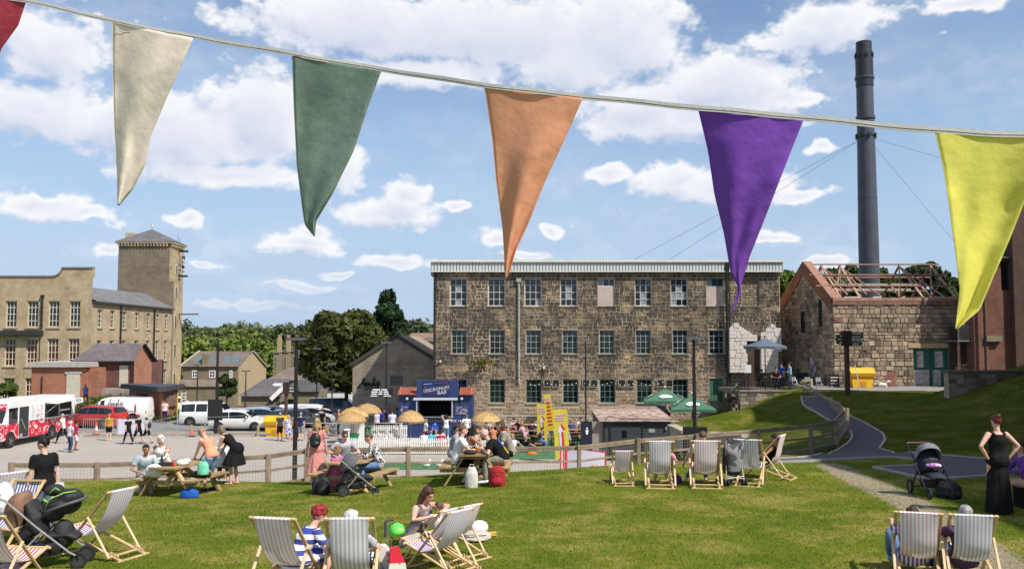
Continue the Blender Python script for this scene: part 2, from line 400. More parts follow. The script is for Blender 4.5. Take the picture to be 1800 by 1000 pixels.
def ground_material():
    m=bpy.data.materials.new('ground');m.use_nodes=True;N,L=m.node_tree.nodes,m.node_tree.links;b=N['Principled BSDF']
    geo=N.new('ShaderNodeNewGeometry')
    def nz(sc,de=4,ro=.6,st=None):
        n=N.new('ShaderNodeTexNoise');n.inputs['Scale'].default_value=sc;n.inputs['Detail'].default_value=de;n.inputs['Roughness'].default_value=ro
        if st:
            mu=N.new('ShaderNodeVectorMath');mu.operation='MULTIPLY';mu.inputs[1].default_value=st;L.new(geo.outputs['Position'],mu.inputs[0]);L.new(mu.outputs[0],n.inputs['Vector'])
        else:L.new(geo.outputs['Position'],n.inputs['Vector'])
        return n.outputs['Fac']
    def ramp(f,lo,hi,a,bb):
        mr=N.new('ShaderNodeMapRange');mr.inputs[1].default_value=lo;mr.inputs[2].default_value=hi;L.new(f,mr.inputs[0])
        mx=N.new('ShaderNodeMix');mx.data_type='RGBA';L.new(mr.outputs[0],mx.inputs[0])
        for i,q in((6,a),(7,bb)):
            if isinstance(q,tuple):mx.inputs[i].default_value=(*q,1)
            else:L.new(q,mx.inputs[i])
        return mx.outputs[2]
    def attr(n):
        a=N.new('ShaderNodeAttribute');a.attribute_name=n;return a.outputs['Fac']
    def add(a,bb,k=1):
        q=N.new('ShaderNodeMath');q.operation='MULTIPLY_ADD';q.inputs[1].default_value=k;L.new(bb,q.inputs[0]);L.new(a,q.inputs[2]);return q.outputs[0]
    g1=ramp(nz(.45,5,.65),.36,.62,GRASS_A,GRASS_B)
    g2=ramp(nz(.9,6,.75),.48,.64,g1,GRASS_DRY)
    g3=ramp(nz(14,3,.7),.3,.75,g2,(.11,.16,.02))
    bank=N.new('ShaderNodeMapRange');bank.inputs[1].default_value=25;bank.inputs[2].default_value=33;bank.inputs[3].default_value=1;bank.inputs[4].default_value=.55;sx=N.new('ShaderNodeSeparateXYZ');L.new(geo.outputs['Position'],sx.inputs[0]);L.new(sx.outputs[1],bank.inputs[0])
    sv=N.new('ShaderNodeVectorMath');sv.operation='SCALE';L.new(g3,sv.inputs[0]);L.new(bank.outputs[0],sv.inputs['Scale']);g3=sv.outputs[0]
    gv=ramp(nz(60,3,.7),.42,.62,(.33,.30,.265),(.50,.46,.41))
    gv=ramp(nz(.25,4),.35,.65,gv,(.37,.335,.295))
    gv=ramp(nz(5,5,.7),.58,.74,gv,(.27,.24,.21));gv=ramp(nz(.8,6,.75,(.35,1.6,1)),.56,.70,gv,(.33,.30,.265))
    asp=ramp(nz(30,3,.7),.3,.7,(.19,.19,.19),(.27,.265,.255))
    c=ramp(add(attr('asph'),nz(2.0,4),.35),.62,.72,gv,asp)
    tr=ramp(nz(42,3,.75),.4,.6,(.17,.14,.085),(.44,.38,.27))
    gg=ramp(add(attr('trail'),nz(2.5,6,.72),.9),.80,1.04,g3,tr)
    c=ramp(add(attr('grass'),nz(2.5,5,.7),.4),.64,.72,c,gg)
    L.new(c,b.inputs['Base Color']);b.inputs['Roughness'].default_value=1;b.inputs['Specular IOR Level'].default_value=.02
    bp=N.new('ShaderNodeBump');bp.inputs['Strength'].default_value=.8;bp.inputs['Distance'].default_value=.04
    L.new(nz(22,6,.8),bp.inputs['Height']);L.new(bp.outputs[0],b.inputs['Normal'])
    return m
GRASS_A=(.098,.140,.009);GRASS_B=(.195,.205,.018);GRASS_DRY=(.37,.30,.09)
TRAIL=[G(*p)for p in((1462,818),(1500,838),(1545,858),(1600,884),(1650,915),(1700,950),(1765,1000))]
TRAIL.append(TRAIL[-1]+(TRAIL[-1]-TRAIL[-2])*3)
def seg_dist(X,Y,pts):
    d=np.full(X.shape,1e9)
    for a,b in zip(pts[:-1],pts[1:]):
        e=(b.x-a.x,b.y-a.y);l2=e[0]**2+e[1]**2
        t=np.clip(((X-a.x)*e[0]+(Y-a.y)*e[1])/l2,0,1);d=np.minimum(d,np.hypot(X-a.x-t*e[0],Y-a.y-t*e[1]))
    return d
def build_ground():
    xs=np.concatenate([[-2600,-1500,-800,-400,-220,-140,-100,-80],np.arange(-64,-24,1.0),np.arange(-24,30,.3),np.arange(30,60,1.5),[70,90,130,200,400,800,1500,2600]])
    ys=np.concatenate([[-900,-300,-120,-60,-30,-12,0,5],np.arange(8,62,.3),np.arange(62,90,1.),np.arange(90,300,8.),np.arange(300,1300,50.),[1600,2200,3500]])
    X,Y=np.meshgrid(xs,ys);z=Zf(X,Y);nx,ny=len(xs),len(ys)
    v=np.stack([X,Y,z],-1).reshape(-1,3);i=np.arange(nx*ny).reshape(ny,nx)
    f=np.stack([i[:-1,:-1],i[:-1,1:],i[1:,1:],i[1:,:-1]],-1).reshape(-1,4)
    me=bpy.data.meshes.new('ground');me.vertices.add(len(v));me.vertices.foreach_set('co',v.ravel())
    me.loops.add(f.size);me.loops.foreach_set('vertex_index',f.ravel());me.polygons.add(len(f))
    me.polygons.foreach_set('loop_start',np.arange(0,f.size,4));me.polygons.foreach_set('use_smooth',np.ones(len(f),bool));me.update(calc_edges=True)
    d=edge_dist(X,Y);gr=(1-sm((d-7.2)/1.0));rx=np.interp(X,[r[0]for r in RIDGE],[r[1]for r in RIDGE])
    gr=np.maximum(gr,((X>5.5)&(X<19)&(Y>41.5)&(Y<rx+1.6))*1.0)
    gr=np.where((Y>57.3)&(X>19)&(Y<90),0,gr)
    gr=np.maximum(gr,((X>-37)&(X<-26.5)&(Y>71)&(Y<80))*1.)
    gr=np.maximum(gr,((X<-44.5)|(Y>96))*1.)
    asph=sm((Y-62.5)/.6)*sm((-6-X)/2)+((X>18.5)&(Y>55))*1.
    tr=1-sm((seg_dist(X,Y,TRAIL)-.0)/.75)
    for n,a in(('grass',gr),('asph',asph),('trail',tr)):
        at_=me.attributes.new(n,'FLOAT','POINT');at_.data.foreach_set('value',np.clip(a,0,1).astype(np.float32).ravel())
    me.materials.append(ground_material());o=bpy.data.objects.new('ground',me);C.objects.link(o);struct(o)
build_ground()
# grass blades on the near lawn: real geometry
def grass_blades():
    rng=np.random.default_rng(3);n=330000
    y=10.5+16.5*rng.random(n)**0.85;x=(rng.random(n)*2-1)*(y*.60+.6)
    keep=(edge_dist(x,y)<.3)&((seg_dist(x,y,TRAIL)>.15+.5*rng.random(n))|(rng.random(n)<.12));x,y=x[keep],y[keep]
    px_=in_paths(x,y);x,y=x[~px_],y[~px_];n=len(x)
    z=Zf(x,y);h=.010+.022*rng.random(n)+.018*(rng.random(n)<.05);a=rng.random(n)*6.283;w=.005+.006*rng.random(n)
    lean=(rng.random((n,2))-.5)*.05
    dx,dy=np.cos(a)*w,np.sin(a)*w
    v=np.empty((n,3,3));v[:,0]=np.stack([x-dx,y-dy,z-.005],-1);v[:,1]=np.stack([x+dx,y+dy,z-.005],-1)
    v[:,2]=np.stack([x+lean[:,0],y+lean[:,1],z+h],-1)
    me=bpy.data.meshes.new('grass');me.vertices.add(3*n);me.vertices.foreach_set('co',v.ravel())
    me.loops.add(3*n);me.loops.foreach_set('vertex_index',np.arange(3*n));me.polygons.add(n);me.polygons.foreach_set('loop_start',np.arange(0,3*n,3));me.update(calc_edges=True)
    m=bpy.data.materials.new('grass_blade');m.use_nodes=True;N,L=m.node_tree.nodes,m.node_tree.links;b=N['Principled BSDF']
    geo=N.new('ShaderNodeNewGeometry')
    def mix(f,lo,hi,p,q):
        mr=N.new('ShaderNodeMapRange');mr.inputs[1].default_value=lo;mr.inputs[2].default_value=hi;L.new(f,mr.inputs[0])
        mx=N.new('ShaderNodeMix');mx.data_type='RGBA';L.new(mr.outputs[0],mx.inputs[0])
        for i,s in((6,p),(7,q)):
            if isinstance(s,tuple):mx.inputs[i].default_value=(*s,1)
            else:L.new(s,mx.inputs[i])
        return mx.outputs[2]
    def nz(sc,de,ro):
        nn=N.new('ShaderNodeTexNoise');nn.inputs['Scale'].default_value=sc;nn.inputs['Detail'].default_value=de;nn.inputs['Roughness'].default_value=ro;L.new(geo.outputs['Position'],nn.inputs['Vector']);return nn.outputs['Fac']
    c=mix(nz(.45,5,.65),.36,.62,tuple(k*1.35 for k in GRASS_A),tuple(k*1.3 for k in GRASS_B));c=mix(nz(.9,6,.75),.48,.64,c,tuple(k*1.25 for k in GRASS_DRY))
    r_=mix(geo.outputs['Random Per Island'],.70,1,c,(.26,.25,.09));r_=mix(geo.outputs['Random Per Island'],.35,.0,r_,(.08,.14,.016))
    L.new(r_,b.inputs['Base Color']);b.inputs['Roughness'].default_value=.6;b.inputs['Specular IOR Level'].default_value=.25
    t=N.new('ShaderNodeBsdfTranslucent');L.new(r_,t.inputs[0]);ms=N.new('ShaderNodeMixShader');ms.inputs[0].default_value=.3
    L.new(b.outputs[0],ms.inputs[1]);L.new(t.outputs[0],ms.inputs[2]);L.new(ms.outputs[0],N['Material Output'].inputs[0])
    me.materials.append(m);o=bpy.data.objects.new('grass',me);C.objects.link(o)
    tag(o,'short mown grass blades over the whole sunlit front lawn','grass',kind='stuff')
# ---- asphalt paths with concrete edging
PATH1=[(1408,697),(1412,712),(1436,726),(1459,740),(1485,751),(1496,760),(1498,770),(1488,782),(1462,796),(1432,803),(1400,806),(1360,808),
         (1356,814),(1420,812),(1475,809),(1530,806),(1575,805),(1611,809),(1611,820),(1536,823),(1605,839),(1652,845),(1734,838),(1800,831),(1900,826),
         (1900,818),(1800,813),(1734,808),(1662,802),(1611,799),(1568,795),(1546,789),(1556,773),(1551,762),(1536,753),(1494,731),(1472,719),(1458,708),(1462,700)]
def inpoly(X,Y,poly):
    ins=np.zeros(X.shape,bool);n=len(poly)
    for i in range(n):
        a,b=poly[i],poly[(i+1)%n]
        c=((a.y>Y)!=(b.y>Y));xx=a.x+(Y-a.y)/((b.y-a.y)or 1e-9)*(b.x-a.x);ins^=(c&(X<xx))
    return ins
PATH1W=[G(*p)for p in PATH1]
def in_paths(x,y):return inpoly(x,y,PATH1W)
def sheet(name,poly,m,off,step):
    x0=min(p.x for p in poly);x1=max(p.x for p in poly);y0=min(p.y for p in poly);y1=max(p.y for p in poly)
    xs=np.arange(x0,x1+step,step);ys=np.arange(y0,y1+step,step);X,Y=np.meshgrid(xs,ys);cx,cy=X[:-1,:-1]+step/2,Y[:-1,:-1]+step/2
    k=inpoly(cx,cy,poly);i=np.arange(X.size).reshape(X.shape)
    f=np.stack([i[:-1,:-1],i[:-1,1:],i[1:,1:],i[1:,:-1]],-1)[k]
    u,inv=np.unique(f,return_inverse=True);xx,yy=X.ravel()[u],Y.ravel()[u]
    me=bpy.data.meshes.new(name);me.from_pydata(np.stack([xx,yy,Zf(xx,yy)+off],-1).tolist(),[],inv.reshape(-1,4).tolist());me.materials.append(m)
    me.polygons.foreach_set('use_smooth',[True]*len(me.polygons))
    o=bpy.data.objects.new(name,me);C.objects.link(o);struct(o);return o
asphalt=mat('asphalt',(.088,.087,.094),.9,.12,1.2,.4,60)
concrete=mat('concrete',(.36,.34,.31),.9,.12,2,.3,20)
sheet('asphalt_path',PATH1W,asphalt,.025,.11)
eb=MB()
for a,b in zip(PATH1W,PATH1W[1:]+PATH1W[:1]):
    if(b-a).length>12:continue
    n=max(1,int((b-a).length/.5))
    for i in range(n):
        p=a.lerp(b,i/n);q=a.lerp(b,(i+1)/n)
        eb.beam((p.x,p.y,Z(p.x,p.y)+.02),(q.x,q.y,Z(q.x,q.y)+.02),.10,.07)
struct(eb.build('path_edging',concrete))
apron=[Vector(p)for p in((18.4,56.2,0),(21,55.4,0),(30,55.0,0),(30,60.3,0),(20.9,60.3,0),(19.6,66,0),(18.95,66,0),(18.9,60,0))]
sheet('asphalt_apron',apron,mat('apron_asphalt',(.24,.23,.225),.9,.1,1,.3,50),.05,.15)
# green artificial turf of the lounge and putting strip
turf=mat('artificial_turf',(.045,.16,.05),.9,.3,3,.4,50)
sheet('turf_lounge',[Vector(p)for p in((-1.6,48.6,0),(5.6,48.6,0),(6.4,59.5,0),(-1.6,60,0))],turf,.012,.4)
sheet('turf_green',[Vector(p)for p in((-9.2,44.6,0),(-1.2,44.6,0),(-1.2,46.6,0),(-9.2,46.6,0))],turf,.012,.4)
# kerb line between gravel and road
kb=MB()
for i in range(26):kb.box(-34+i*1.05,-34+i*1.05+1.03,61.9,62.05,-.02,.11)
struct(kb.build('kerb',concrete))
grass_blades()
# ================================================================== BUILDINGS
def stone_material(name,base,dark,soot=.5,rand=.35,sc=.35,streak=True,dirty_top=None,bump=.6,warm=None):
    m=bpy.data.materials.new(name);m.use_nodes=True;N,L=m.node_tree.nodes,m.node_tree.links;b=N['Principled BSDF'];b.inputs['Roughness'].default_value=.92;b.inputs['Specular IOR Level'].default_value=.2
    geo=N.new('ShaderNodeNewGeometry');oi=N.new('ShaderNodeObjectInfo')
    def math_(op,a,c,d=None):
        q=N.new('ShaderNodeMath');q.operation=op
        for i,v in enumerate((a,c,d)):
            if v is None:continue
            if isinstance(v,(int,float)):q.inputs[i].default_value=v
            else:L.new(v,q.inputs[i])
        return q.outputs[0]
    def nz(s,st=(1,1,1),de=4,ro=.6):
        mu=N.new('ShaderNodeVectorMath');mu.operation='MULTIPLY';mu.inputs[1].default_value=st;L.new(geo.outputs['Position'],mu.inputs[0])
        n=N.new('ShaderNodeTexNoise');n.inputs['Scale'].default_value=s;n.inputs['Detail'].default_value=de;n.inputs['Roughness'].default_value=ro;L.new(mu.outputs[0],n.inputs['Vector']);return n.outputs['Fac']
    rr=math_('FRACT',math_('ADD',geo.outputs['Random Per Island'],oi.outputs['Random']),0)
    f=math_('ADD',math_('MULTIPLY',nz(sc,(1,1,.55)),1.5),math_('MULTIPLY',rr,rand))
    if streak:f=math_('ADD',f,math_('MULTIPLY',nz(1.1,(1.6,1.6,.12),3),.6))
    if dirty_top:
        s=N.new('ShaderNodeSeparateXYZ');L.new(geo.outputs['Position'],s.inputs[0])
        mr=N.new('ShaderNodeMapRange');mr.inputs[1].default_value=dirty_top[0];mr.inputs[2].default_value=dirty_top[1];mr.inputs[3].default_value=dirty_top[2];mr.inputs[4].default_value=dirty_top[3];L.new(s.outputs[2],mr.inputs[0]);f=math_('ADD',f,mr.outputs[0])
    mid=.75+rand/2+(.3 if streak else 0)
    mr=N.new('ShaderNodeMapRange');mr.inputs[1].default_value=mid-.30+(.5-soot)*.6;mr.inputs[2].default_value=mid+.22+(.5-soot)*.6;L.new(f,mr.inputs[0])
    mx=N.new('ShaderNodeMix');mx.data_type='RGBA';mx.inputs[6].default_value=(*base,1);mx.inputs[7].default_value=(*dark,1);L.new(mr.outputs[0],mx.inputs[0]);o=mx.outputs[2]
    if warm:
        w=N.new('ShaderNodeMix');w.data_type='RGBA';w.inputs[7].default_value=(*warm,1);L.new(o,w.inputs[6])
        r2=N.new('ShaderNodeMapRange');r2.inputs[1].default_value=.52;r2.inputs[2].default_value=.7;L.new(nz(.8,(1,1,1),3),r2.inputs[0]);L.new(r2.outputs[0],w.inputs[0]);o=w.outputs[2]
    v=N.new('ShaderNodeVectorMath');v.operation='SCALE';L.new(o,v.inputs[0])
    L.new(math_('ADD',math_('MULTIPLY',math_('FRACT',math_('MULTIPLY',rr,7.31),0),.5),math_('ADD',math_('MULTIPLY',nz(9),.5),.5)),v.inputs['Scale'])
    L.new(v.outputs[0],b.inputs['Base Color'])
    bp=N.new('ShaderNodeBump');bp.inputs['Strength'].default_value=bump;bp.inputs['Distance'].default_value=.03;L.new(nz(14),bp.inputs['Height']);L.new(bp.outputs[0],b.inputs['Normal'])
    return m
def brick_material(name,c1,c2,mortar,bw=.225,bh=.075,var=.3,stain=(.05,.045,.04),st=.35,big=1.0):
    """courses too small to pick apart: the joints come from a brick texture in metres, with grime"""
    m=bpy.data.materials.new(name);m.use_nodes=True;N,L=m.node_tree.nodes,m.node_tree.links;b=N['Principled BSDF'];b.inputs['Roughness'].default_value=.93;b.inputs['Specular IOR Level'].default_value=.2
    tc=N.new('ShaderNodeTexCoord');s=N.new('ShaderNodeSeparateXYZ');L.new(tc.outputs['Object'],s.inputs[0])
    a=N.new('ShaderNodeMath');a.operation='ADD';L.new(s.outputs[0],a.inputs[0]);L.new(s.outputs[1],a.inputs[1])
    cb=N.new('ShaderNodeCombineXYZ');L.new(a.outputs[0],cb.inputs[0]);L.new(s.outputs[2],cb.inputs[1])
    t=N.new('ShaderNodeTexBrick');t.inputs['Scale'].default_value=1;t.inputs['Brick Width'].default_value=bw;t.inputs['Row Height'].default_value=bh;t.inputs['Mortar Size'].default_value=.009*big;t.inputs['Mortar Smooth'].default_value=.3
    t.inputs['Color1'].default_value=(*c1,1);t.inputs['Color2'].default_value=(*c2,1);t.inputs['Mortar'].default_value=(*mortar,1);L.new(cb.outputs[0],t.inputs['Vector'])
    n=N.new('ShaderNodeTexNoise');n.inputs['Scale'].default_value=.6;n.inputs['Detail'].default_value=6;n.inputs['Roughness'].default_value=.65;L.new(tc.outputs['Object'],n.inputs['Vector'])
    mr=N.new('ShaderNodeMapRange');mr.inputs[1].default_value=.45;mr.inputs[2].default_value=.75;mr.inputs[4].default_value=st*2;L.new(n.outputs['Fac'],mr.inputs[0])
    mx=N.new('ShaderNodeMix');mx.data_type='RGBA';L.new(mr.outputs[0],mx.inputs[0]);L.new(t.outputs['Color'],mx.inputs[6]);mx.inputs[7].default_value=(*stain,1)
    n3=N.new('ShaderNodeTexNoise');n3.inputs['Scale'].default_value=5;n3.inputs['Detail'].default_value=5;L.new(tc.outputs['Object'],n3.inputs['Vector'])
    r3=N.new('ShaderNodeMapRange');r3.inputs[3].default_value=1-var;r3.inputs[4].default_value=1+var;L.new(n3.outputs['Fac'],r3.inputs[0])
    v=N.new('ShaderNodeVectorMath');v.operation='SCALE';L.new(mx.outputs[2],v.inputs[0]);L.new(r3.outputs[0],v.inputs['Scale']);L.new(v.outputs[0],b.inputs['Base Color'])
    bp=N.new('ShaderNodeBump');bp.inputs['Strength'].default_value=.5;bp.inputs['Distance'].default_value=.01;L.new(t.outputs['Fac'],bp.inputs['Height']);bp.invert=True;L.new(bp.outputs[0],b.inputs['Normal'])
    return m
def glass_mat(name,col,rough=.06,spec=.6):
    return mat(name,col,rough,.5,1.3,.15,2.5,spec=spec,rand=.5)
G_DARK=glass_mat('glass_dark',(.012,.018,.024))
G_BLUE=glass_mat('glass_blue',(.03,.05,.075))
G_PALE=mat('blind_pane',(.30,.33,.36),.4,.3,2)
G_CAR=mat('car_glass',(.010,.013,.017),.04,.2,2,spec=.8)
white_frame=mat('frame_white',(.62,.61,.56),.6,.08,4)
green_frame=mat('frame_green',(.10,.20,.17),.6,.2,4)
black_paint=mat('black_paint',(.014,.014,.016),.45,.2,3)
def facade(W_,H_,openings,rec=.22,top=None):
    """front sheet (normal -Y) with openings and their reveals, in local x/z"""
    xs=sorted({0,W_}|{o[0]for o in openings}|{o[1]for o in openings});zs=sorted({0,H_}|{o[2]for o in openings}|{o[3]for o in openings})
    b=MB()
    for i in range(len(xs)-1):
        for j in range(len(zs)-1):
            cx,cz=(xs[i]+xs[i+1])/2,(zs[j]+zs[j+1])/2
            if any(o[0]<cx<o[1]and o[2]<cz<o[3]for o in openings):continue
            b.add([(xs[i],0,zs[j]),(xs[i+1],0,zs[j]),(xs[i+1],0,zs[j+1]),(xs[i],0,zs[j+1])],[(0,1,2,3)])
    for(x0,x1,z0,z1)in openings:
        r=rec
        b.add([(x0,0,z0),(x0,r,z0),(x0,r,z1),(x0,0,z1)],[(0,1,2,3)]);b.add([(x1,r,z0),(x1,0,z0),(x1,0,z1),(x1,r,z1)],[(0,1,2,3)])
        b.add([(x0,0,z1),(x0,r,z1),(x1,r,z1),(x1,0,z1)],[(0,1,2,3)]);b.add([(x0,r,z0),(x0,0,z0),(x1,0,z0),(x1,r,z0)],[(0,1,2,3)])
    return b
def stones(W_,H_,openings,ch,lmin,lmax,proud=.035,joint=.02,top=None,z0=0,seed=1,jitter=.02,chvar=.25,cond=None):
    rg=random.Random(seed);out=[];z=z0
    while z<H_-.06:
        h=ch*rg.uniform(1-chvar,1+chvar);h=min(h,H_-z)
        iv=[(0,W_)]
        for(a,b,c,d)in openings:
            if c<z+h-joint and d>z+joint:
                nv=[]
                for(p,q)in iv:
                    if b<=p or a>=q:nv.append((p,q))
                    else:
                        if a>p:nv.append((p,a))
                        if b<q:nv.append((b,q))
                iv=nv
        for(p,q)in iv:
            x=p
            while x<q-.02:
                l=rg.uniform(lmin,lmax)
                if q-x-l<lmin*.6:l=q-x
                if(top is None or(z+h*.8<top(x+l/2)))and(cond is None or cond(x+l/2,z+h/2)):out.append((x,x+l,z,z+h,proud*rg.uniform(.3,1.5)))
                x+=l
        z+=h
    return out
def stone_box(b,s,joint=.02):
    x0,x1,z0,z1,p=s;j=joint/2;e=.012
    x0+=j;x1-=j;z0+=j;z1-=j
    b.add([(x0,.01,z0),(x1,.01,z0),(x1,.01,z1),(x0,.01,z1),(x0+e,-p,z0+e),(x1-e,-p,z0+e),(x1-e,-p,z1-e),(x0+e,-p,z1-e)],
          [(4,5,6,7),(0,1,5,4),(1,2,6,5),(2,3,7,6),(3,0,4,7)])
def lay_stones(parent,sl,m,nind=300,joint=.02,seed=2,name='stone',piece='stone_block'):
    """the stones that show largest become single blocks, the rest one part"""
    sl=sorted(sl,key=lambda s:-(s[1]-s[0])*(s[3]-s[2]));ind,rest=sl[:nind],sl[nind:]
    u=MB();stone_box(u,(0,1,0,1,1),0);
    me={}
    for s in ind:
        l,h=round(s[1]-s[0],1),round(s[3]-s[2],1);key=(max(l,.1),max(h,.1))
        if key not in me:
            b=MB();stone_box(b,(0,key[0],0,key[1],.04),joint);me[key]=b.mesh(name,m,fix=False)
        o=newobj(name,me[key],parent,(s[0],(.04-s[4]),s[2]),(0,0,0),((s[1]-s[0])/key[0],1,(s[3]-s[2])/key[1]))
    if rest:
        b=MB()
        for s in rest:stone_box(b,s,joint)
        tag(b.build('stonework',m,parent,fix=False),kind='stuff')
PANE={}
def pane_mesh(m):
    if m.name not in PANE:PANE[m.name]=MB().add([(0,0,0),(1,0,0),(1,0,1),(0,0,1)],[(0,1,2,3)]).mesh('pane',m,fix=False)
    return PANE[m.name]
def window(parent,x0,x1,z0,z1,nx,nz,y,fm,gm=None,bar=.035,fr=.06,single=True,name='window',panes=None,label=None):
    b=MB();w,h=x1-x0,z1-z0
    b.box(0,fr,-.05,.03,0,h);b.box(w-fr,w,-.05,.03,0,h);b.box(fr,w-fr,-.05,.03,0,fr);b.box(fr,w-fr,-.05,.03,h-fr,h)
    for i in range(1,nx):b.box(w*i/nx-bar/2,w*i/nx+bar/2,-.03,.02,fr,h-fr)
    for j in range(1,nz):
        z=h*j/nz
        for i in range(nx):b.box(w*i/nx+(fr if i==0 else bar/2),w*(i+1)/nx-(fr if i==nx-1 else bar/2),-.028,.018,z-bar/2,z+bar/2)
    f=b.build(name,fm,parent,fix=False,loc=(x0,y,z0))
    if label:f['label']=label
    if single:
        for i in range(nx):
            for j in range(nz):
                g=panes(i,j)if panes else(gm or G_DARK)
                newobj('pane',pane_mesh(g),f,(w*i/nx,rnd(0,.006),h*j/nz),(rnd(-.012,.012),0,rnd(-.02,.02)),(w/nx,1,h/nz))
    else:
        MB().add([(0,0,0),(w,0,0),(w,0,h),(0,0,h)],[(0,1,2,3)]).build('pane',gm or G_DARK,f,fix=False)
    return f
def slate_mat(name,c,rough=.8):return brick_material(name,c,tuple(k*.8 for k in c),tuple(k*.45 for k in c),.32,.22,.25,tuple(k*1.5 for k in c),.3)
# ---------------------------------------------------------------- the long stone mill, centre
D=64.0
ML=at(762,600,D).x;MR=at(1372,600,D).x
MW=MR-ML
def mz(py):return at(1000,py,D).z
def mx_(px,py=600):return at(px,py,D).x-ML
MH=mz(478)
mill=thing('stone_mill','long three storey blackened stone mill with white metal eaves, in the middle','building',(ML,D,0))
mstone=stone_material('mill_stone',(.33,.255,.175),(.085,.071,.058),soot=.58,rand=.24,sc=.36,dirty_top=(1.8,4.6,-.55,.16),warm=(.38,.27,.165))
mort=stone_material('mill_mortar',(.53,.43,.31),(.33,.27,.20),soot=.45,rand=0,sc=.4)
ops=[]
R1=[806,873,937,1000,1066,1131,1194,1257,1319];R2=[807,874,938,1002,1067,1131,1196,1260];R3=[807,874,938,1003,1068,1133,1196]
for px in R1:ops.append((mx_(px-15,515),mx_(px+15,515),mz(538),mz(489)))
for px in R2:ops.append((mx_(px-13.5),mx_(px+13.5),mz(622),mz(580)))
for px in R3:ops.append((mx_(px-13.5,690),mx_(px+13.5,690),mz(708),mz(667)))
ops.append((mx_(1247,690),mx_(1272,690),mz(706),mz(665)))
facade(MW,MH,ops,.24).build('wall',mort,mill,fix=False)
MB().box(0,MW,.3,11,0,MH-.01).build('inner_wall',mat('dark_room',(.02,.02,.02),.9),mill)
MB().box(-.02,.3,.02,11,0,MH).build('side_wall',mort,mill);MB().box(MW-.3,MW+.02,.02,11,0,MH).build('side_wall',mort,mill)
lint=MB();sl_=[]
for(a,b,c,d)in ops:sl_+=[(a-.08,b+.08,c-.13,c,.07)]
full=ops+[(s[0],s[1],s[2],s[3])for s in sl_]
lay_stones(mill,sl_,mstone,80)
lay_stones(mill,stones(MW,MH,full,.238,.24,.46,seed=5,chvar=.12),mstone,220,.046)
k=0
for i,(a,b,c,d)in enumerate(ops):
    if i<9:
        if i==8:
            b_=MB()
            for s in stones(b-a,d-c,[],.2,.2,.34,seed=8):stone_box(b_,s)
            o=b_.build('blocked_opening',stone_material('infill_stone',(.30,.24,.17),(.16,.13,.10),rand=.3),mill,fix=False,loc=(a,.13,c));MB().box(0,b-a,.01,.05,0,d-c).build('infill_back',mort,o)
            continue
        rs=random.Random(i)
        if i in(4,7):
            zb=c+(d-c)*.70
            MB().box(a,b,.10,.16,c,zb).build('window_board',mat('pink_board',(.50,.40,.36),.7,.12,2),mill)
            window(mill,a,b,zb,d,3,1,.18,white_frame if i==4 else green_frame,panes=lambda p,q:G_PALE if p==0 else G_BLUE)
        else:
            window(mill,a,b,c,d,3,4,.20,white_frame,panes=lambda p,q,i=i:G_BLUE if q==3 else(G_PALE if random.random()<(.35 if i in(0,5,6)and p<2 and q<2 else .07)else G_DARK))
    elif i<17:
        window(mill,a,b,c,d,3,4,.20,mat('frame_sage',(.30,.36,.33),.6),panes=lambda p,q:G_BLUE if q==3 or random.random()<.12 else G_DARK)
    elif i<24:
        window(mill,a,b,c,d,3,4,.20,green_frame,panes=lambda p,q:G_DARK)
    else:
        gd=mat('green_door',(.055,.15,.085),.55,.2,3)
        dr=MB();dr.box(a,b,.12,.17,c,d-.35).build('door',gd,mill);fr_=MB()
        for q in range(1,5):fr_.box(a+(b-a)*q/5-.008,a+(b-a)*q/5+.008,.105,.12,c+.05,d-.4)
        fr_.build('board_joint',mat('green_dark',(.03,.08,.05),.6),mill);MB().box(a,b,.10,.2,d-.33,d).build('door_head',gd,mill)
# corbel band, white metal cladding, roof
cme=MB().box(.1,.34,-.16,0,MH-.05,MH+.14).mesh('corbel',mstone)
for i in range(30):newobj('corbel',cme,mill,(i*MW/30,0,0))
MB().box(-.02,MW+.02,-.05,.4,MH-.0,MH+.16).build('wall_head',mstone,mill)
clad=mat('white_cladding',(.60,.62,.62),.45,.06,3,metal=.0)
zc0,zc1=mz(477),mz(461.5);cl=MB()
n=110
for i in range(n):
    x=-.15+(MW+.3)*i/n;w=(MW+.3)/n
    cl.box(x,x+w*.72,-.30,-.18,zc0,zc1);
cl.build('cladding_rib',clad,mill);MB().box(-.15,MW+.15,-.23,.3,zc0+.005,zc1-.005).build('cladding_sheet',mat('grey_cladding',(.30,.33,.36),.5),mill)
gt=MB();gt.box(-.25,MW+.25,-.42,-.2,zc1,zc1+.17);gt.box(-.25,MW+.2,-.34,-.22,zc0-.07,zc0-.01);gt.build('gutter',mat('gutter_white',(.70,.69,.64),.5,.06),mill)
rf=MB();rz=zc1+.1
rf.add([(-.2,-.25,rz),(MW+.2,-.25,rz),(MW+.2,5.5,rz+.4),(-.2,5.5,rz+.4),(-.2,11.3,rz),(MW+.2,11.3,rz)],[(0,1,2,3),(3,2,5,4),(0,3,4),(1,5,2)]);rf.build('roof',mat('roof_sheet',(.50,.52,.52),.5,.1),mill)
rr_=MB()
for i in range(60):
    x=i*MW/60;rr_.beam((x,-.2,rz+.05),(x,5.4,rz+.44),.06,.05)
rr_.build('roof_rib',mat('roof_sheet2',(.56,.57,.56),.5,.1),mill)
eg_=mat('eaves_grey',(.25,.26,.26),.6);MB().box(-.2,-.0,-.2,2,zc0-.3,zc1+.1).build('eaves_end',eg_,mill);MB().box(MW,MW+.2,-.2,2,zc0,zc1+.1).build('eaves_end',eg_,mill)
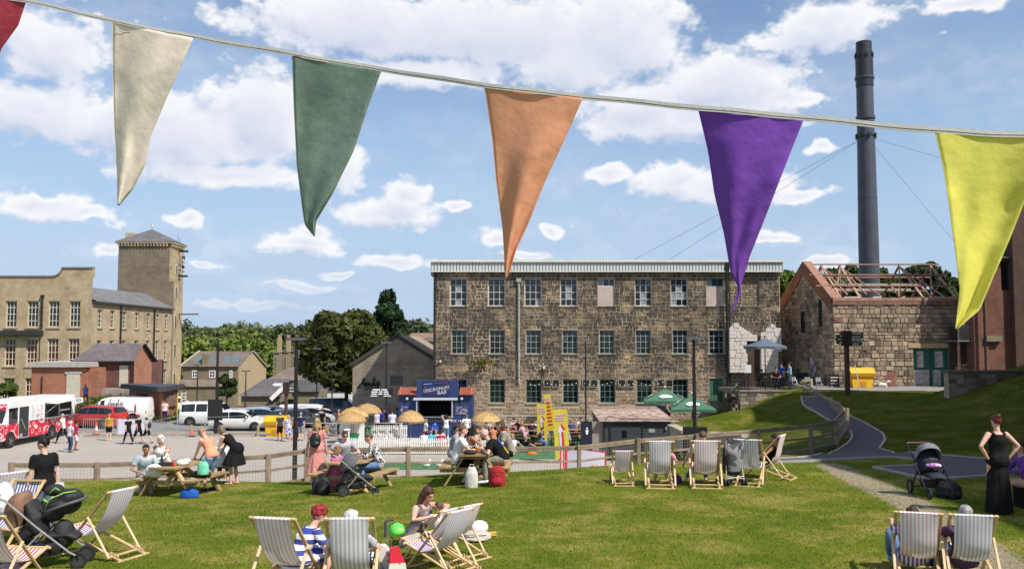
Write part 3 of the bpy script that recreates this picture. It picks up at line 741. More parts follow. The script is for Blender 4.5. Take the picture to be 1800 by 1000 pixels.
# pipes on the mill
def pipe(parent,x,z0,z1,m,r=.055,y=-.12,name='drainpipe',hop=True):
    b=MB();b.tube([(x,y,z0),(x,y,z1)],r,8)
    z=z0+.4
    while z<z1:b.tube([(x,y,z),(x,y,z+.08)],r*1.35,8);z+=1.8
    if hop:b.box(x-.16,x+.16,y-.12,y+.10,z1,z1+.26)
    return b.build(name,m,parent,smooth=True)
pipe(mill,mx_(912),mz(672),mz(496),mat('pipe_sage',(.33,.38,.34),.6,.15),.075)
pipe(mill,mx_(1277),mz(706),mz(463),black_paint,.10,-.3,hop=False)
pipe(mill,.08,mz(700),mz(480),black_paint,.07,hop=False)
MB().box(MW*.0+mx_(1280),mx_(1282),-.36,-.3,mz(706),mz(463)).build('pipe_tray',black_paint,mill)
pipe(mill,mx_(847,650)+4.3,mz(667),mz(650),black_paint,.03,hop=False)
# wall lamps, framed squares, bracket plant, strings of bulbs
for px in(773,1218):
    pass
for i,px in enumerate((962,977,1030,1044,1093,1108,1161,1176)):
    sp_=thing('wall_speaker',['black square wall panel, %s'%w for w in('leftmost of those along the mill wall','second from left along the mill wall','third along the mill wall, beside a lamp post','fourth, just right of the thin lamp post','left one of the pair covered in bulbs','right one of the pair covered in bulbs','seventh, left one above the green parasols','rightmost, above the green parasols')][i],'wall panel',(at(px,673,D).x,D-.08,mz(679)),group='framed squares on the mill wall')
    b=MB();b.box(-.22,.22,-.04,.04,0,.46);b.build('panel',black_paint,sp_)
    b=MB();b.box(-.26,-.22,-.06,.04,-.04,.5);b.box(.22,.26,-.06,.04,-.04,.5);b.box(-.22,.22,-.06,.04,-.04,0);b.box(-.22,.22,-.06,.04,.46,.5);b.build('panel_frame',mat('panel_frame',(.38,.34,.28),.7),sp_)
rgb=random.Random(4)
bulb=mat('bulb',(.85,.84,.78),.3,.02);fs=MB();fw=MB()
for(a,b,dz)in((925,955,0),(955,1020,0),(1020,1075,0),(1075,1120,0),(1120,1165,0)):
    n=int((b-a)/7);pr=None
    for i in range(n+1):
        t=i/n;p=at(a+(b-a)*t,672+5*math.sin(math.pi*t),D-.7);fs.ell(p,(.035,.035,.045),n=6,m=4);q=p+Vector((0,0,.05))
        if pr:fw.tube([pr,q],.008,4)
        pr=q
fl=thing('festoon_lights','string of small round white bulbs hung along the mill wall above the lounge','string lights');fw.build('cable',black_paint,fl);tag(fs.build('bulb',bulb,fl,smooth='all'),kind='stuff')
for i,(px,py)in enumerate(((774,635),(956,646))):
    l=thing('security_camera',['white security camera near the left corner of the stone mill','white security camera on the mill wall right of the long drainpipe'][i],'security camera',at(px,py,D-.15))
    MB().tube([(0,-.1,0),(0,.15,.02)],.07,8).build('body',mat('white_plastic',(.8,.8,.8),.4),l);MB().beam((0,.05,.03),(0,.16,.15),.03,.03).build('bracket',black_paint,l)
# ---------------------------------------------------------------- ruined white painted wall at the mill's right end
wp=mat('white_limewash',(.74,.70,.66),.9,.1,1.5,.8,12,col2=(.52,.46,.40))
rw=thing('ruined_wall','white painted remnant of a ruined gable against the right end of the mill','wall',(0,63.3,0))
def P2(px,py,D_=63.3):p=at(px,py,D_);return(p.x,p.z)
polyL=[P2(*q)for q in((1283,655),(1283,578),(1291,567),(1311,580),(1331,593),(1331,598),(1311,598),(1311,655))]
polyR=[P2(*q)for q in((1338,655),(1338,597),(1342,589),(1356,569),(1372,581),(1371,592),(1374,599),(1374,611),(1368,617),(1368,655))]
for nm,pl in(('left_pier',polyL),('right_pier',polyR)):
    MB().prism(pl,-.0,.55,'y').build('pier',wp,rw)
def cond_in(pl):
    pv=[Vector((a,b,0))for a,b in pl]
    return lambda x,z:bool(inpoly(np.array([x]),np.array([z]),pv)[0])
for pl in(polyL,polyR):
    x0=min(a for a,b in pl);x1=max(a for a,b in pl);z0=min(b for a,b in pl);z1=max(b for a,b in pl)
    ss=[(s[0]+x0,s[1]+x0,s[2]+z0,s[3]+z0,s[4])for s in stones(x1-x0,z1-z0,[],.26,.28,.5,seed=4,cond=lambda x,z:cond_in(pl)(x+x0,z+z0))]
    lay_stones(rw,ss,wp,60)
MB().prism([P2(*q)for q in((1331,598),(1342,589),(1350,583),(1325,589))],.1,.5,'y').build('exposed_brick',mat('brick_red_plain',(.30,.13,.08),.9,.3,8),rw)
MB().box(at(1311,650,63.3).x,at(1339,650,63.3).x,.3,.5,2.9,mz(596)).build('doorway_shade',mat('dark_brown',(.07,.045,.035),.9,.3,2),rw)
# ---------------------------------------------------------------- terrace wall below the ruin
tstone=stone_material('terrace_stone',(.30,.25,.18),(.10,.085,.07),soot=.45,rand=.5)
tw=thing('terrace_wall','low coursed stone retaining wall under the black terrace railing','wall',(0,0,0))
tx0,tx1=at(1301,700,57.5).x,at(1405,700,57.5).x
b=MB();b.box(tx0,tx1+.6,57.5,57.9,1.2,3.05);b.build('wall',mort,tw)
b=MB();b.box(tx0-.05,tx1+.6,57.42,57.95,3.05,3.15);b.build('coping',tstone,tw)
g_=bpy.data.objects.new('face',None);
ss=[(s[0]+tx0,s[1]+tx0,s[2]+1.2,s[3]+1.2,s[4])for s in stones(tx1-tx0+.6,1.84,[],.23,.3,.6,seed=6)]
fc=MB().box(tx0,tx0+.01,.3,.31,1.3,1.31).build('wall_core',mort,tw,loc=(0,57.5,0));lay_stones(fc,ss,tstone,70)
MB().box(tx0-3.4,tx0,57.6,63.2,0,.02).build('yard_slab',concrete,tw)
tf=MB();tf.box(tx0,18.9,57.9,63.6,2.8,3.04);struct(tf.build('terrace_floor',mat('terrace_paving',(.20,.19,.17),.9,.2,2)))
# ---------------------------------------------------------------- roofless stone building
GZ=2.9
A=at(1465,600,60);RX0=A.x;RX1=at(1692,600,60).x;EZ=at(1500,529,60).z
rb=thing('roofless_building','roofless stone barn with bare timber roof trusses, right of the mill','building',(RX0,60,GZ))
RWd,RH=RX1-RX0,EZ-GZ
rstone=stone_material('barn_stone',(.47,.37,.262),(.15,.12,.09),soot=.44,rand=.42,sc=.9,streak=False,warm=(.45,.315,.215))
rmort=stone_material('barn_mortar',(.40,.33,.25),(.26,.21,.16),rand=0)
def rx(px,py=620):return at(px,py,60).x-RX0
def rzz(py):return at(1550,py,60).z-GZ
dop=(rx(1605),rx(1669),0.02,rzz(612))
facade(RWd,RH,[dop],.35).build('wall',rmort,rb,fix=False)
lin=[(dop[0]-.35,dop[1]+.35,dop[3],dop[3]+.33,.06)]
lay_stones(rb,lin,stone_material('lintel_stone',(.42,.32,.20),(.30,.22,.14)),5)
lay_stones(rb,stones(RWd,RH-.25,[dop,lin[0][:4]],.255,.24,.58,proud=.06,seed=9,chvar=.4),rstone,290,.03)
MB().box(0,RWd,-.1,.5,RH-.25,RH-.02).build('wall_head',mat('old_red_brick',(.24,.13,.10),.9,.3,5),rb)
MB().box(.0,RWd,.36,.5,0,RH-.3).build('inner_wall',rmort,rb)
# red brick patches let into the stone
for(a,b_,c,d)in((1557,1576,652,689),(1466,1482,550,566)):
    bb=MB();z=rzz(d);r_=0
    while z<rzz(c)-.05:
        x=rx(a)+(r_%2)*.11
        while x<rx(b_)-.2:bb.box(x,x+.21,-.075,.02,z,z+.065);x+=.225
        z+=.078;r_+=1
    tag(bb.build('brick_patch',mat('patch_brick',(.30,.13,.09),.9,.2,5,rand=.3),rb,fix=False),kind='stuff')
# double doors, boarded
dg=mat('door_green',(.025,.14,.105),.5,.2,3);bd=mat('white_board',(.46,.45,.42),.8,.35,4)
mid=(dop[0]+dop[1])/2
for s,(x0,x1)in enumerate(((dop[0],mid-.03),(mid+.03,dop[1]))):
    dw=x1-x0;H_=dop[3]-.05
    d_=MB().box(0,dw,0,.06,0,H_).build('door',dg,rb,loc=(x0,.22,.03))
    MB().box(.1*dw,(.95 if s==0 else .55)*dw,-.03,-.002,.08,H_*.50).build('board_panel',bd,d_)
    MB().box((.28 if s==0 else .25)*dw,(.65 if s==0 else .7)*dw,-.03,-.002,H_*.56,H_*.94).build('board_panel',bd,d_)
    MB().beam((.05,-.05,H_*.93),(.05,-.05,H_*.1),.05,.04).build('door_stile',dg,d_)
# gable wall, facing left
Bc=Vector((at(1372,600,67.4).x,67.4,0));Ac=Vector((RX0,60,0));gv=Ac-Bc;GWid=gv.length
APZ=at(1414,466,63.7).z-GZ
gb=bpy.data.objects.new('gable',None)
gang=math.atan2(gv.y,gv.x)
gtop=lambda x:RH+.1+(APZ-RH)*(1-abs(x-GWid/2)/(GWid/2))
gw=MB();gw.add([(0,0,-2),(GWid,0,-2),(GWid,0,RH),(GWid/2,0,APZ),(0,0,RH),(0,.5,-2),(GWid,.5,-2),(GWid,.5,RH),(GWid/2,.5,APZ),(0,.5,RH)],
  [(0,1,2,3,4),(9,8,7,6,5),(0,4,9,5),(1,6,7,2),(2,7,8,3),(3,8,9,4)])
go_=gw.build('gable_wall',rmort,rb,fix=False);go_.location=(Bc.x-RX0,Bc.y-60,0);go_.rotation_euler=(0,0,gang)
slot=[(GWid*.42,GWid*.50,3.9,5.4),(GWid*.76,GWid*.82,4.3,6.1)]
lay_stones(go_,stones(GWid,APZ,slot,.26,.25,.55,proud=.05,top=gtop,seed=12,chvar=.35),rstone,10)
for s_ in slot:MB().box(s_[0],s_[1],-.012,-.002,s_[2],s_[3]).build('slot_opening',mat('void',(.01,.01,.01),1),go_)
vg=MB()
for sgn in(0,1):
    x0,x1=(0,GWid/2)if sgn==0 else(GWid,GWid/2);vg.beam((x0,.22,RH+.15),(x1,.22,APZ+.2),.62,.16)
vg.build('verge_brick',mat('verge_red',(.35,.18,.125),.9,.25,6,rand=.1),go_)
vgf=MB();vgf.add([(0,-.09,RH-.75),(0,-.09,RH+.1),(GWid/2,-.09,APZ+.15),(GWid,-.09,RH+.1),(GWid,-.09,RH-.75),(GWid/2,-.09,APZ-.7)],[(0,5,2,1),(5,4,3,2)])
vgf.build('brick_coping_face',brick_material('verge_bricks',(.33,.13,.075),(.27,.10,.06),(.22,.17,.13)),go_)
MB().box(GWid*.60,GWid*.70,-.08,-.06,1.0,2.2).build('poster',spots('poster_print',(.55,.48,.5),(.32,.16,.2),3,.5),go_)
# side/back walls and trusses
tim=mat('truss_timber',(.40,.25,.185),.85,.2,3,.3);timp=mat('wall_plate',(.38,.21,.155),.85,.2,3)
BD=7.3
MB().box(-1.2,RWd,BD,BD+.5,0,RH-.1).build('rear_wall',rmort,rb)
pl_=MB();pl_.box(0,RWd,-.12,.22,RH,RH+.22);pl_.box(-1.2,RWd,BD,BD+.3,RH,RH+.2);pl_.build('wall_plate',timp,rb)
wt=MB()
xx=.8
while xx<RWd:wt.box(xx,xx+rnd(.3,1.6),BD-.02,BD+.05,RH+.205,RH+.30);wt.box(xx,xx+rnd(.2,1.2),.0,.18,RH+.225,RH+.285);xx+=1.9
wt.build('white_flashing',mat('flashing_white',(.68,.68,.66),.6),rb)
tz=RH+.2;TH=at(1560,467,63.7).z-GZ-tz
for px in(1430,1512,1623,1735):
    x=at(px,500,60).x-RX0 if px>1470 else .55
    if px>1700:x=RWd-.3
    t=MB();t.beam((x,.05,tz),(x,BD/2,tz+TH),.08,.13,up=(1,0,0));t.beam((x,BD,tz),(x,BD/2,tz+TH),.08,.13,up=(1,0,0));t.beam((x,.1,tz+.08),(x,BD-.1,tz+.08),.07,.12)
    t.beam((x,BD/2,tz+.1),(x,BD/2,tz+TH),.06,.08,up=(0,1,0));t.beam((x,BD*.5,tz+.15),(x,BD*.27,tz+TH*.52),.06,.08,up=(1,0,0));t.beam((x,BD*.5,tz+.15),(x,BD*.73,tz+TH*.52),.06,.08,up=(1,0,0))
    # leaning braces seen between the trusses
    for dx,y0,y1,h0,h1 in((1.5,.3,BD/2,0,.97),(-1.5,.3,BD/2,.0,.97),(.5,.2,BD/2-.3,.05,.9)):
        if 0<x+dx<RWd-.2:t.beam((x+dx,y0,tz+TH*h0+.1),(x,y1,tz+TH*h1),.06,.08)
    t.build('roof_truss',tim,rb)
for(y,z,w)in((BD/2,TH+.08,.16),(BD*.33,TH*.66+.1,.14),(BD*.16,TH*.32+.1,.14),(BD*.67,TH*.66+.1,.14),(BD*.84,TH*.33,.12)):
    MB().box(-.7 if y<5 else-1,RWd+.3,y-w/2,y+w/2,tz+z-.045,tz+z+.045).build('purlin',timp,rb)
for k in range(2):
    MB().box(2.0,RWd-.5,BD*.74+k,BD*.74+k+.12,tz+TH*.48-k*.3,tz+TH*.48-k*.3+.12).build('pale_batten',mat('pale_timber',(.52,.48,.42),.8),rb)
# ---------------------------------------------------------------- red brick mill block at the right
br_red=brick_material('red_brick',(.25,.095,.065),(.19,.07,.05),(.20,.15,.12),st=.5)
br_dk=brick_material('dark_brick',(.13,.07,.055),(.10,.05,.045),(.10,.08,.07),st=.5)
q=thing('brick_mill','tall dark red brick mill block with slate roof at the right edge','building',(0,0,0))
bx0=at(1733,500,58).x;bx1=at(1776,500,57.8).x
fz=facade(bx1-bx0+.1,8.6,[(at(1760,500,58).x-bx0,at(1780,500,58).x-bx0-.1,at(1770,510,58).z-2.9,at(1770,459,58).z-2.9)],.25)
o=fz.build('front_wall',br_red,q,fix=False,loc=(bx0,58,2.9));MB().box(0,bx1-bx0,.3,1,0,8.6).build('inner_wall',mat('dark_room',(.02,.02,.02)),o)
o=MB().box(0,18,0,1.8,0,15.5).build('tall_block',br_dk,q,loc=(at(1782,500,57.6).x,57.6,2.9))
MB().add([(-.3,-.3,15.5),(18,-.3,15.5),(18,2.1,15.5),(-.3,2.1,15.5),(-.3,1,16.2),(18,1,16.2)],[(0,1,5,4),(3,4,5,2),(0,4,3)]).build('roof',slate_mat('slate_dark',(.07,.07,.075)),o)
o=MB().box(bx0-.9,bx0,57.9,58.9,2.9,11.5).build('side_wing',br_red,q)
MB().tube([(at(1733,600,57.5).x,57.6,2.9),(at(1733,600,57.5).x,57.6,14)],.07,8).build('drainpipe',black_paint,q)
MB().add([(bx0-1.0,57.7,11.5),(bx1+.4,57.7,11.5),(bx1+.4,59,12.2),(bx0-1.0,59,12.2)],[(0,1,2,3)]).build('roof',slate_mat('slate_dark2',(.08,.08,.085)),q)
MB().box(bx0-.2,bx0+.8,57.72,57.99,at(1740,600,58).z,at(1740,590,58).z).build('stone_band',tstone,q)
# lean-to with stacked timber
lt=thing('lean_to','open timber lean to stacked with firewood beside the green barn door','shed',(at(1684,600,58.5).x,58.5,2.9))
lw=at(1733,600,58.5).x-at(1684,600,58.5).x;lh=at(1700,598,58.5).z-2.9
MB().box(0,lw,1.2,1.3,0,lh+.9).build('back_wall',mat('brown_board',(.10,.06,.045),.9,.3,2),lt)
b=MB();b.box(0,.12,0,.12,0,lh);b.box(lw-.12,lw,0,.12,0,lh);b.build('post',tim,lt)
for i in range(12):MB().box(i*lw/12+.005,(i+1)*lw/12-.005,-.02,.02,lh,lh+1.0).build('board',mat('grey_board',(.30,.26,.22),.9,.2,3,rand=.2),lt)
MB().box(-.2,lw+.1,-.4,1.4,lh-.08,lh).build('shelf_roof',mat('lead',(.2,.21,.23),.5),lt)
rg=random.Random(3)
for r_ in range(9):
    for c_ in range(5):
        MB().box(0,rg.uniform(.25,.5),0,.5,0,.14).build('log',mat('firewood',(.38,.22,.12),.9,.3,5,rand=.35),lt,loc=(.3+c_*.33+rg.uniform(-.05,.05),.4,.1+r_*.2+rg.uniform(-.03,.03))).rotation_euler=(0,rg.uniform(-.4,.4),rg.uniform(-.2,.2))
# retaining wall stepping up the bank
rtw=thing('retaining_wall','sooty stone retaining wall rising above the shaded grass bank at right','wall',(at(1668,700,47).x,47,2.0))
rl=9.5;rt=at(1668,655,47).z-2.0
MB().box(0,rl,0,.5,0,rt).build('wall',mort,rtw);MB().box(-.06,rl,-.08,.58,rt,rt+.13).build('coping',tstone,rtw)
lay_stones(rtw,stones(rl,rt,[],.25,.3,.6,seed=15),stone_material('bank_stone',(.27,.24,.19),(.11,.10,.085),rand=.5),120)
# ---------------------------------------------------------------- unseen tall brick mills added right of the frame to cast the shade
for(lab,x0,x1,y0,y1,h,gz)in(('long unseen brick mill added to cast shade over the right side',20.5,34,0,26.5,19.0,2.8),('second unseen brick mill added to shade the grass bank at right',27.3,40,26.5,43.5,20.5,3.0)):
    t=thing('shade_caster_mill',lab,'building',(x0,y0,gz));lw_,ld=x1-x0,y1-y0;op=[]
    for fl_ in range(5):
        for k in range(int(ld/3)):op.append((k*3+.9,k*3+2.1,1.3+fl_*3.6,3.3+fl_*3.6))
    f=facade(ld,h,op,.2).build('wall',br_red,t,fix=False);f.rotation_euler=(0,0,R(-90));f.location=(0,ld,0)
    for o_ in op:window(f,*o_,3,3,.18,white_frame,G_DARK,single=False)
    MB().box(.25,lw_,0,ld,0,h).build('block',br_red,t);MB().prism([(0,h),(lw_,h),(lw_/2,h+3)],0,ld,'y').build('roof',slate_mat('slate_mid',(.10,.10,.11)),t)
# ---------------------------------------------------------------- chimney stack
CH=Vector((at(1528,480,80).x,80,3));ctop=at(1519,75,80)
ch=thing('chimney_stack','tall dark blue grey steel chimney with collars behind the barn','chimney',CH)
steel=mat('chimney_steel',(.062,.070,.090),.5,.12,1,spec=.4);H_=ctop.z-CH.z;s_=80/1600
MB().lathe([(17.5*s_,0),(17.2*s_,H_*.4),(15.0*s_,H_*.72)],28).build('lower_shaft',steel,ch,smooth=True)
MB().lathe([(14.8*s_,H_*.72),(14.4*s_,H_*.87)],28).build('upper_shaft',steel,ch,smooth=True)
MB().lathe([(15.3*s_,H_*.865),(15*s_,H_*.97),(13.6*s_,H_*.972),(13.6*s_,H_)],28).build('dark_cowl',mat('chimney_dark',(.022,.024,.032),.45),ch,smooth=True)
def chz(py):return at(1525,py,80).z-CH.z
for py in(140,210,240,350):MB().lathe([(16.6*s_,chz(py)),(16.6*s_,chz(py)+.25)],28).build('collar',steel,ch)
for k in range(8):
    a=k*math.pi/4;lug=MB();lug.beam((math.cos(a)*16*s_,math.sin(a)*16*s_,chz(240)),(math.cos(a)*18.5*s_,math.sin(a)*18.5*s_,chz(240)),.2,.35)
    lug.beam((math.cos(a)*15*s_,math.sin(a)*15*s_,chz(99)),(math.cos(a)*16.8*s_,math.sin(a)*16.8*s_,chz(99)),.2,.3);lug.build('lug',black_paint,ch)
for i,(p,D2)in enumerate((((1190,448),82),((1070,480),86),((1690,440),82),((1800,320),84))):
    a=Vector((CH.x,80,CH.z+chz(240)));e=at(*p,D2);e=a+(e-a)*1.6
    if i==3:e=a+(at(*p,D2)-a)*1.5
    tag(MB().tube([a,e],.013,4).build('guy_wire',steel),['thin guy wire running left from the chimney to the mill roof','longer thin guy wire running far left from the chimney','steep thin guy wire running right from the chimney','shallow thin guy wire running right from the chimney'][i],'wire')
# ---------------------------------------------------------------- house with script lettering on its gable
an=at(620,640,70);an_r=at(780,640,70);AY=70
am=thing('gable_house','low stone house whose shaded gable carries black script lettering','building',(an.x,AY,0))
aw=an_r.x-an.x;ae=at(620,641,AY).z;aa=at(697,592,AY).z
gst=brick_material('gable_stone',(.34,.285,.215),(.28,.235,.175),(.21,.18,.14),.55,.22,.2,(.10,.09,.08),.4)
MB().prism([(0,0),(aw,0),(aw,ae),(aw*.48,aa),(0,ae)],0,16,'y').build('wall',gst,am)
rl_=MB();rl_.beam((-.2,-.1,ae-.05),(aw*.48,-.1,aa+.1),.25,.14,up=(0,1,0));rl_.beam((aw+.1,-.1,ae-.05),(aw*.48,-.1,aa+.1),.25,.14,up=(0,1,0));rl_.build('verge',mat('verge_dark',(.05,.045,.04),.9),am)
tile=slate_mat('stone_tile',(.30,.24,.17));
MB().add([(-.2,-.1,ae),(aw*.48,-.1,aa+.15),(aw*.48,16,aa+.15),(-.2,16,ae),(aw+.2,-.1,ae),(aw+.2,16,ae)],[(0,1,2,3),(1,4,5,2)]).build('roof',tile,am)
window(am,at(686,670,AY).x-an.x,at(707,670,AY).x-an.x,at(700,676,AY).z,at(700,660,AY).z,2,2,-.03,mat('frame_grey',(.13,.12,.10),.7),mat('dusty_glass',(.09,.085,.075),.5),bar=.05)
amity(am,Matrix.Translation((at(634,690,AY).x-an.x,-.06,at(640,682,AY).z))@Matrix.Rotation(R(-7),4,'Y'),.8,.05,black_paint)
# other roofs glimpsed behind it
o=thing('brown_roofed_house','brown tiled roof glimpsed between the gable house and the mill','building',(at(715,600,100).x,100,0))
MB().prism([(0,0),(9,0),(9,at(700,600,100).z),(4.5,at(700,586,100).z),(0,at(700,600,100).z)],0,12,'y').build('wall',gst,o)
MB().add([(-.2,-.2,at(700,600,100).z),(9.2,-.2,at(700,600,100).z),(9.2,6,at(700,586,100).z+.1),(-.2,6,at(700,586,100).z+.1)],[(0,1,2,3)]).build('roof',slate_mat('tile_brown',(.27,.17,.12)),o)
# ---------------------------------------------------------------- left mill with stair tower
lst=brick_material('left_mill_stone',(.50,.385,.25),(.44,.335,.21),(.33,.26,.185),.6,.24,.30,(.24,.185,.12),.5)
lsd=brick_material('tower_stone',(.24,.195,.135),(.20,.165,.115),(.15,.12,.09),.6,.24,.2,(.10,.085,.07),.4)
LY=95.;LX=at(160,600,LY).x;lm=thing('left_mill','long pale stone mill with curved parapets and stair tower at the left','building',(LX,LY,0))
FW=22;es_=at(160,532,LY).z;zt0=at(50,487,LY).z;zt1=at(130,472,LY).z
def lx(px):return at(px,600,LY).x-LX+FW
lop=[];lwin=[]
for row,(p0,p1)in enumerate(((529,575),(595,643),(664,712))):
    for px in(-60,-22,18,56,93,130):
        lop.append((lx(px-9.5),lx(px+9.5),at(50,p1,LY).z,at(50,p0,LY).z))
f=facade(FW,zt0,lop,.25).build('wall',lst,lm,fix=False,loc=(-FW,0,0))
cv=[(lx(104)+(lx(160)-lx(104))*0,zt0)]
pp=[(0,zt0),(0,zt0-.002)]
cur=[(lx(88),zt0),(lx(95),at(0,486,LY).z),(lx(100),at(0,483,LY).z),(lx(104),at(0,478,LY).z),(lx(106),zt1),(FW,zt1),(FW,zt0)]
MB().prism(cur,0,.5,'y').build('parapet',lst,f)
cop=MB()
pts=[(0,zt0)]+cur[:-1]
for p,q_ in zip(pts[:-1],pts[1:]):cop.beam((p[0],.2,p[1]+.08),(q_[0],.2,q_[1]+.08),.6,.16,up=(0,0,1))
cop.build('coping',mat('coping_stone',(.20,.17,.13),.9,.2),f)
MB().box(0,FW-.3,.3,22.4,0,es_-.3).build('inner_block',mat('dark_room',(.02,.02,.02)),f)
gred=glass_mat('glass_red',(.09,.012,.014))
cream=mat('frame_cream',(.62,.58,.46),.6,.05)
sil=MB()
for i,o_ in enumerate(lop):
    window(f,*o_,3,4,.2,cream,G_DARK if i<6 else gred,bar=.07,fr=.09,single=False)
    MB().box(o_[0]-.15,o_[1]+.15,-.1,.0,o_[2]-.16,o_[2]).build('sill',mat('sill_stone',(.42,.34,.22),.9,.15),f);MB().box(o_[0]-.12,o_[1]+.12,-.03,.0,o_[3],o_[3]+.25).build('lintel',mat('sill_stone',(.42,.34,.22)),f)
pipe(f,lx(73),at(0,578,LY).z,at(0,523,LY).z,black_paint,.1)
MB().box(0,lx(76),-.7,0,at(0,589,LY).z,at(0,581,LY).z).build('canopy',mat('shade_band_dark',(.03,.03,.03),.8),f)  # canopy box added to stand in for a dark shade band on the wall
# sloped roof and oblique side wall
SLn=22.4;es=at(160,532,LY).z
sw=facade(SLn,es,[],.2)
sop=[]
for row,(z0,z1)in enumerate(((at(0,575,LY).z,at(0,543,LY).z),(at(0,640,LY).z,at(0,598,LY).z),(at(0,700,LY).z,at(0,660,LY).z))):
    for px in(176,198,219,241,261,277.5,292.5):
        yy=abs(LX)*F0/(900-px)-LY;sop.append((yy-.55,yy+.55,z0,z1))
s=facade(SLn,es,sop,.22).build('side_wall',lst,lm,fix=False);s.rotation_euler=(0,0,R(90))
# local x -> +Y, local -Y normal -> +X
ss_=MB()
for o_ in sop:
    window(s,*o_,2,4,.18,cream,G_DARK,bar=.06,fr=.08,single=False);MB().box(o_[0]-.12,o_[1]+.12,-.1,0,o_[2]-.15,o_[2]).build('sill',mat('sill_stone',(.42,.34,.22)),s)
for px in(211,270):pipe(s,abs(LX)*F0/(900-px)-LY,0,es-.1,black_paint,.09,-.15,hop=False)
MB().box(0,SLn,-.35,.05,es,es+.18).build('gutter',mat('gutter_dark',(.05,.05,.05),.7),s)
rz1=at(160,499,LY).z
MB().add([(.3,.4,es+.2),(.3,SLn,es+.2),(-3.6,SLn,rz1+.2),(-3.6,.4,rz1)],[(0,1,2,3)]).build('roof',slate_mat('slate_grey',(.17,.165,.17)),lm)
MB().add([(-3.6,.4,rz1),(-3.6,SLn,rz1+.2),(-8,SLn,es),(-8,.4,es)],[(0,1,2,3)]).build('roof',slate_mat('slate_grey',(.17,.165,.17)),lm)
# far end gable wall with curved coping (dark)
ez=SLn;eg=[(-.0,0),(0,at(303,494,117.4).z),(at(272,494,117.4).x-LX,at(272,494,117.4).z),(at(266,500,117.4).x-LX,at(266,500,117.4).z),(at(258,508,117.4).x-LX,at(258,508,117.4).z),(-7,at(250,509,117.4).z),(-7,0)]
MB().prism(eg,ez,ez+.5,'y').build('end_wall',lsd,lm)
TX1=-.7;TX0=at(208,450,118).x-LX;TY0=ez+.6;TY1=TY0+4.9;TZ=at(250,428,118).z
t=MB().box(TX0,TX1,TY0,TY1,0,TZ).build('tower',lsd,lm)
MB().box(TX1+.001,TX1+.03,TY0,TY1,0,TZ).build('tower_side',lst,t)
cr=MB();n=16
for i in range(n):x=TX0+(TX1-TX0)*i/n;cr.box(x,x+.22,TY0-.25,TY0,TZ-.35,TZ)
for i in range(10):y=TY0+(TY1-TY0)*i/10;cr.box(TX1+.03,TX1+.28,y,y+.22,TZ-.35,TZ)
cr.box(TX0-.3,TX1+.35,TY0-.3,TY1+.3,TZ,TZ+.25);cr.build('cornice',lst,t)
ax=at(265,402,120).x-LX;AZ=at(265,403,120.5).z
MB().add([(TX0-.35,TY0-.35,TZ+.25),(TX1+.4,TY0-.35,TZ+.25),(TX1+.4,TY1+.35,TZ+.25),(TX0-.35,TY1+.35,TZ+.25),(ax,(TY0+TY1)/2,AZ)],[(0,1,4),(1,2,4),(2,3,4),(3,0,4)]).build('tower_roof',slate_mat('slate_grey2',(.14,.14,.15)),t)
MB().box(TX0+.4,TX0+1.5,TY0+1,TY0+2.2,TZ+.2,TZ+1.5).build('chimney',lst,t)
gold=mat('gold',(.75,.55,.15),.35,.1,metal=.8)
b=MB();b.tube([(ax,(TY0+TY1)/2,AZ-.1),(ax,(TY0+TY1)/2,AZ+.75)],.04,6);b.ell((ax,(TY0+TY1)/2,AZ+.45),(.12,.12,.14));b.box(ax-.25,ax+.05,(TY0+TY1)/2-.02,(TY0+TY1)/2+.02,AZ+.6,AZ+.68);b.build('finial',gold,t)
b=MB();b.tube([(TX1-.6,TY1-.5,TZ+.3),(TX1-.6,TY1-.5,TZ+1.6)],.03,5);b.tube([(TX1-.3,TY1-.5,TZ+.3),(TX1-.3,TY1-.5,TZ+1.2)],.03,5);b.build('aerial',black_paint,t)
# tower side windows + number sign hanging on brackets
for(p0,p1)in((482,465),(527,503),(577,553),(628,604),(678,655)):
    b=MB();b.box(TX1+.04,TX1+.10,TY0+2.0,TY0+2.6,at(0,p0,120).z,at(0,p1,120).z);o=b.build('window',cream,t);MB().box(TX1+.105,TX1+.12,TY0+2.1,TY0+2.5,at(0,p0,120).z+.1,at(0,p1,120).z-.1).build('pane',G_DARK,o)
o=text_mesh('1912',1.25,black_paint,'lettering',t,(TX1+.7,TY0+3.1,at(0,464,120).z),(R(90),R(-90),R(90)),.1)
b=MB();b.box(TX1,TX1+1.3,TY0+3.05,TY0+3.15,at(0,442,120).z,at(0,440,120).z+.1);b.box(TX1,TX1+1.3,TY0+3.05,TY0+3.15,at(0,486,120).z,at(0,484,120).z+.1);b.build('bracket',black_paint,t)
MB().box(TX1,TX1+2.6,TY0+3.6,TY0+3.9,at(0,553,121).z,at(0,551,121).z).build('hoist_beam',mat('rust_beam',(.06,.035,.03),.8),t)
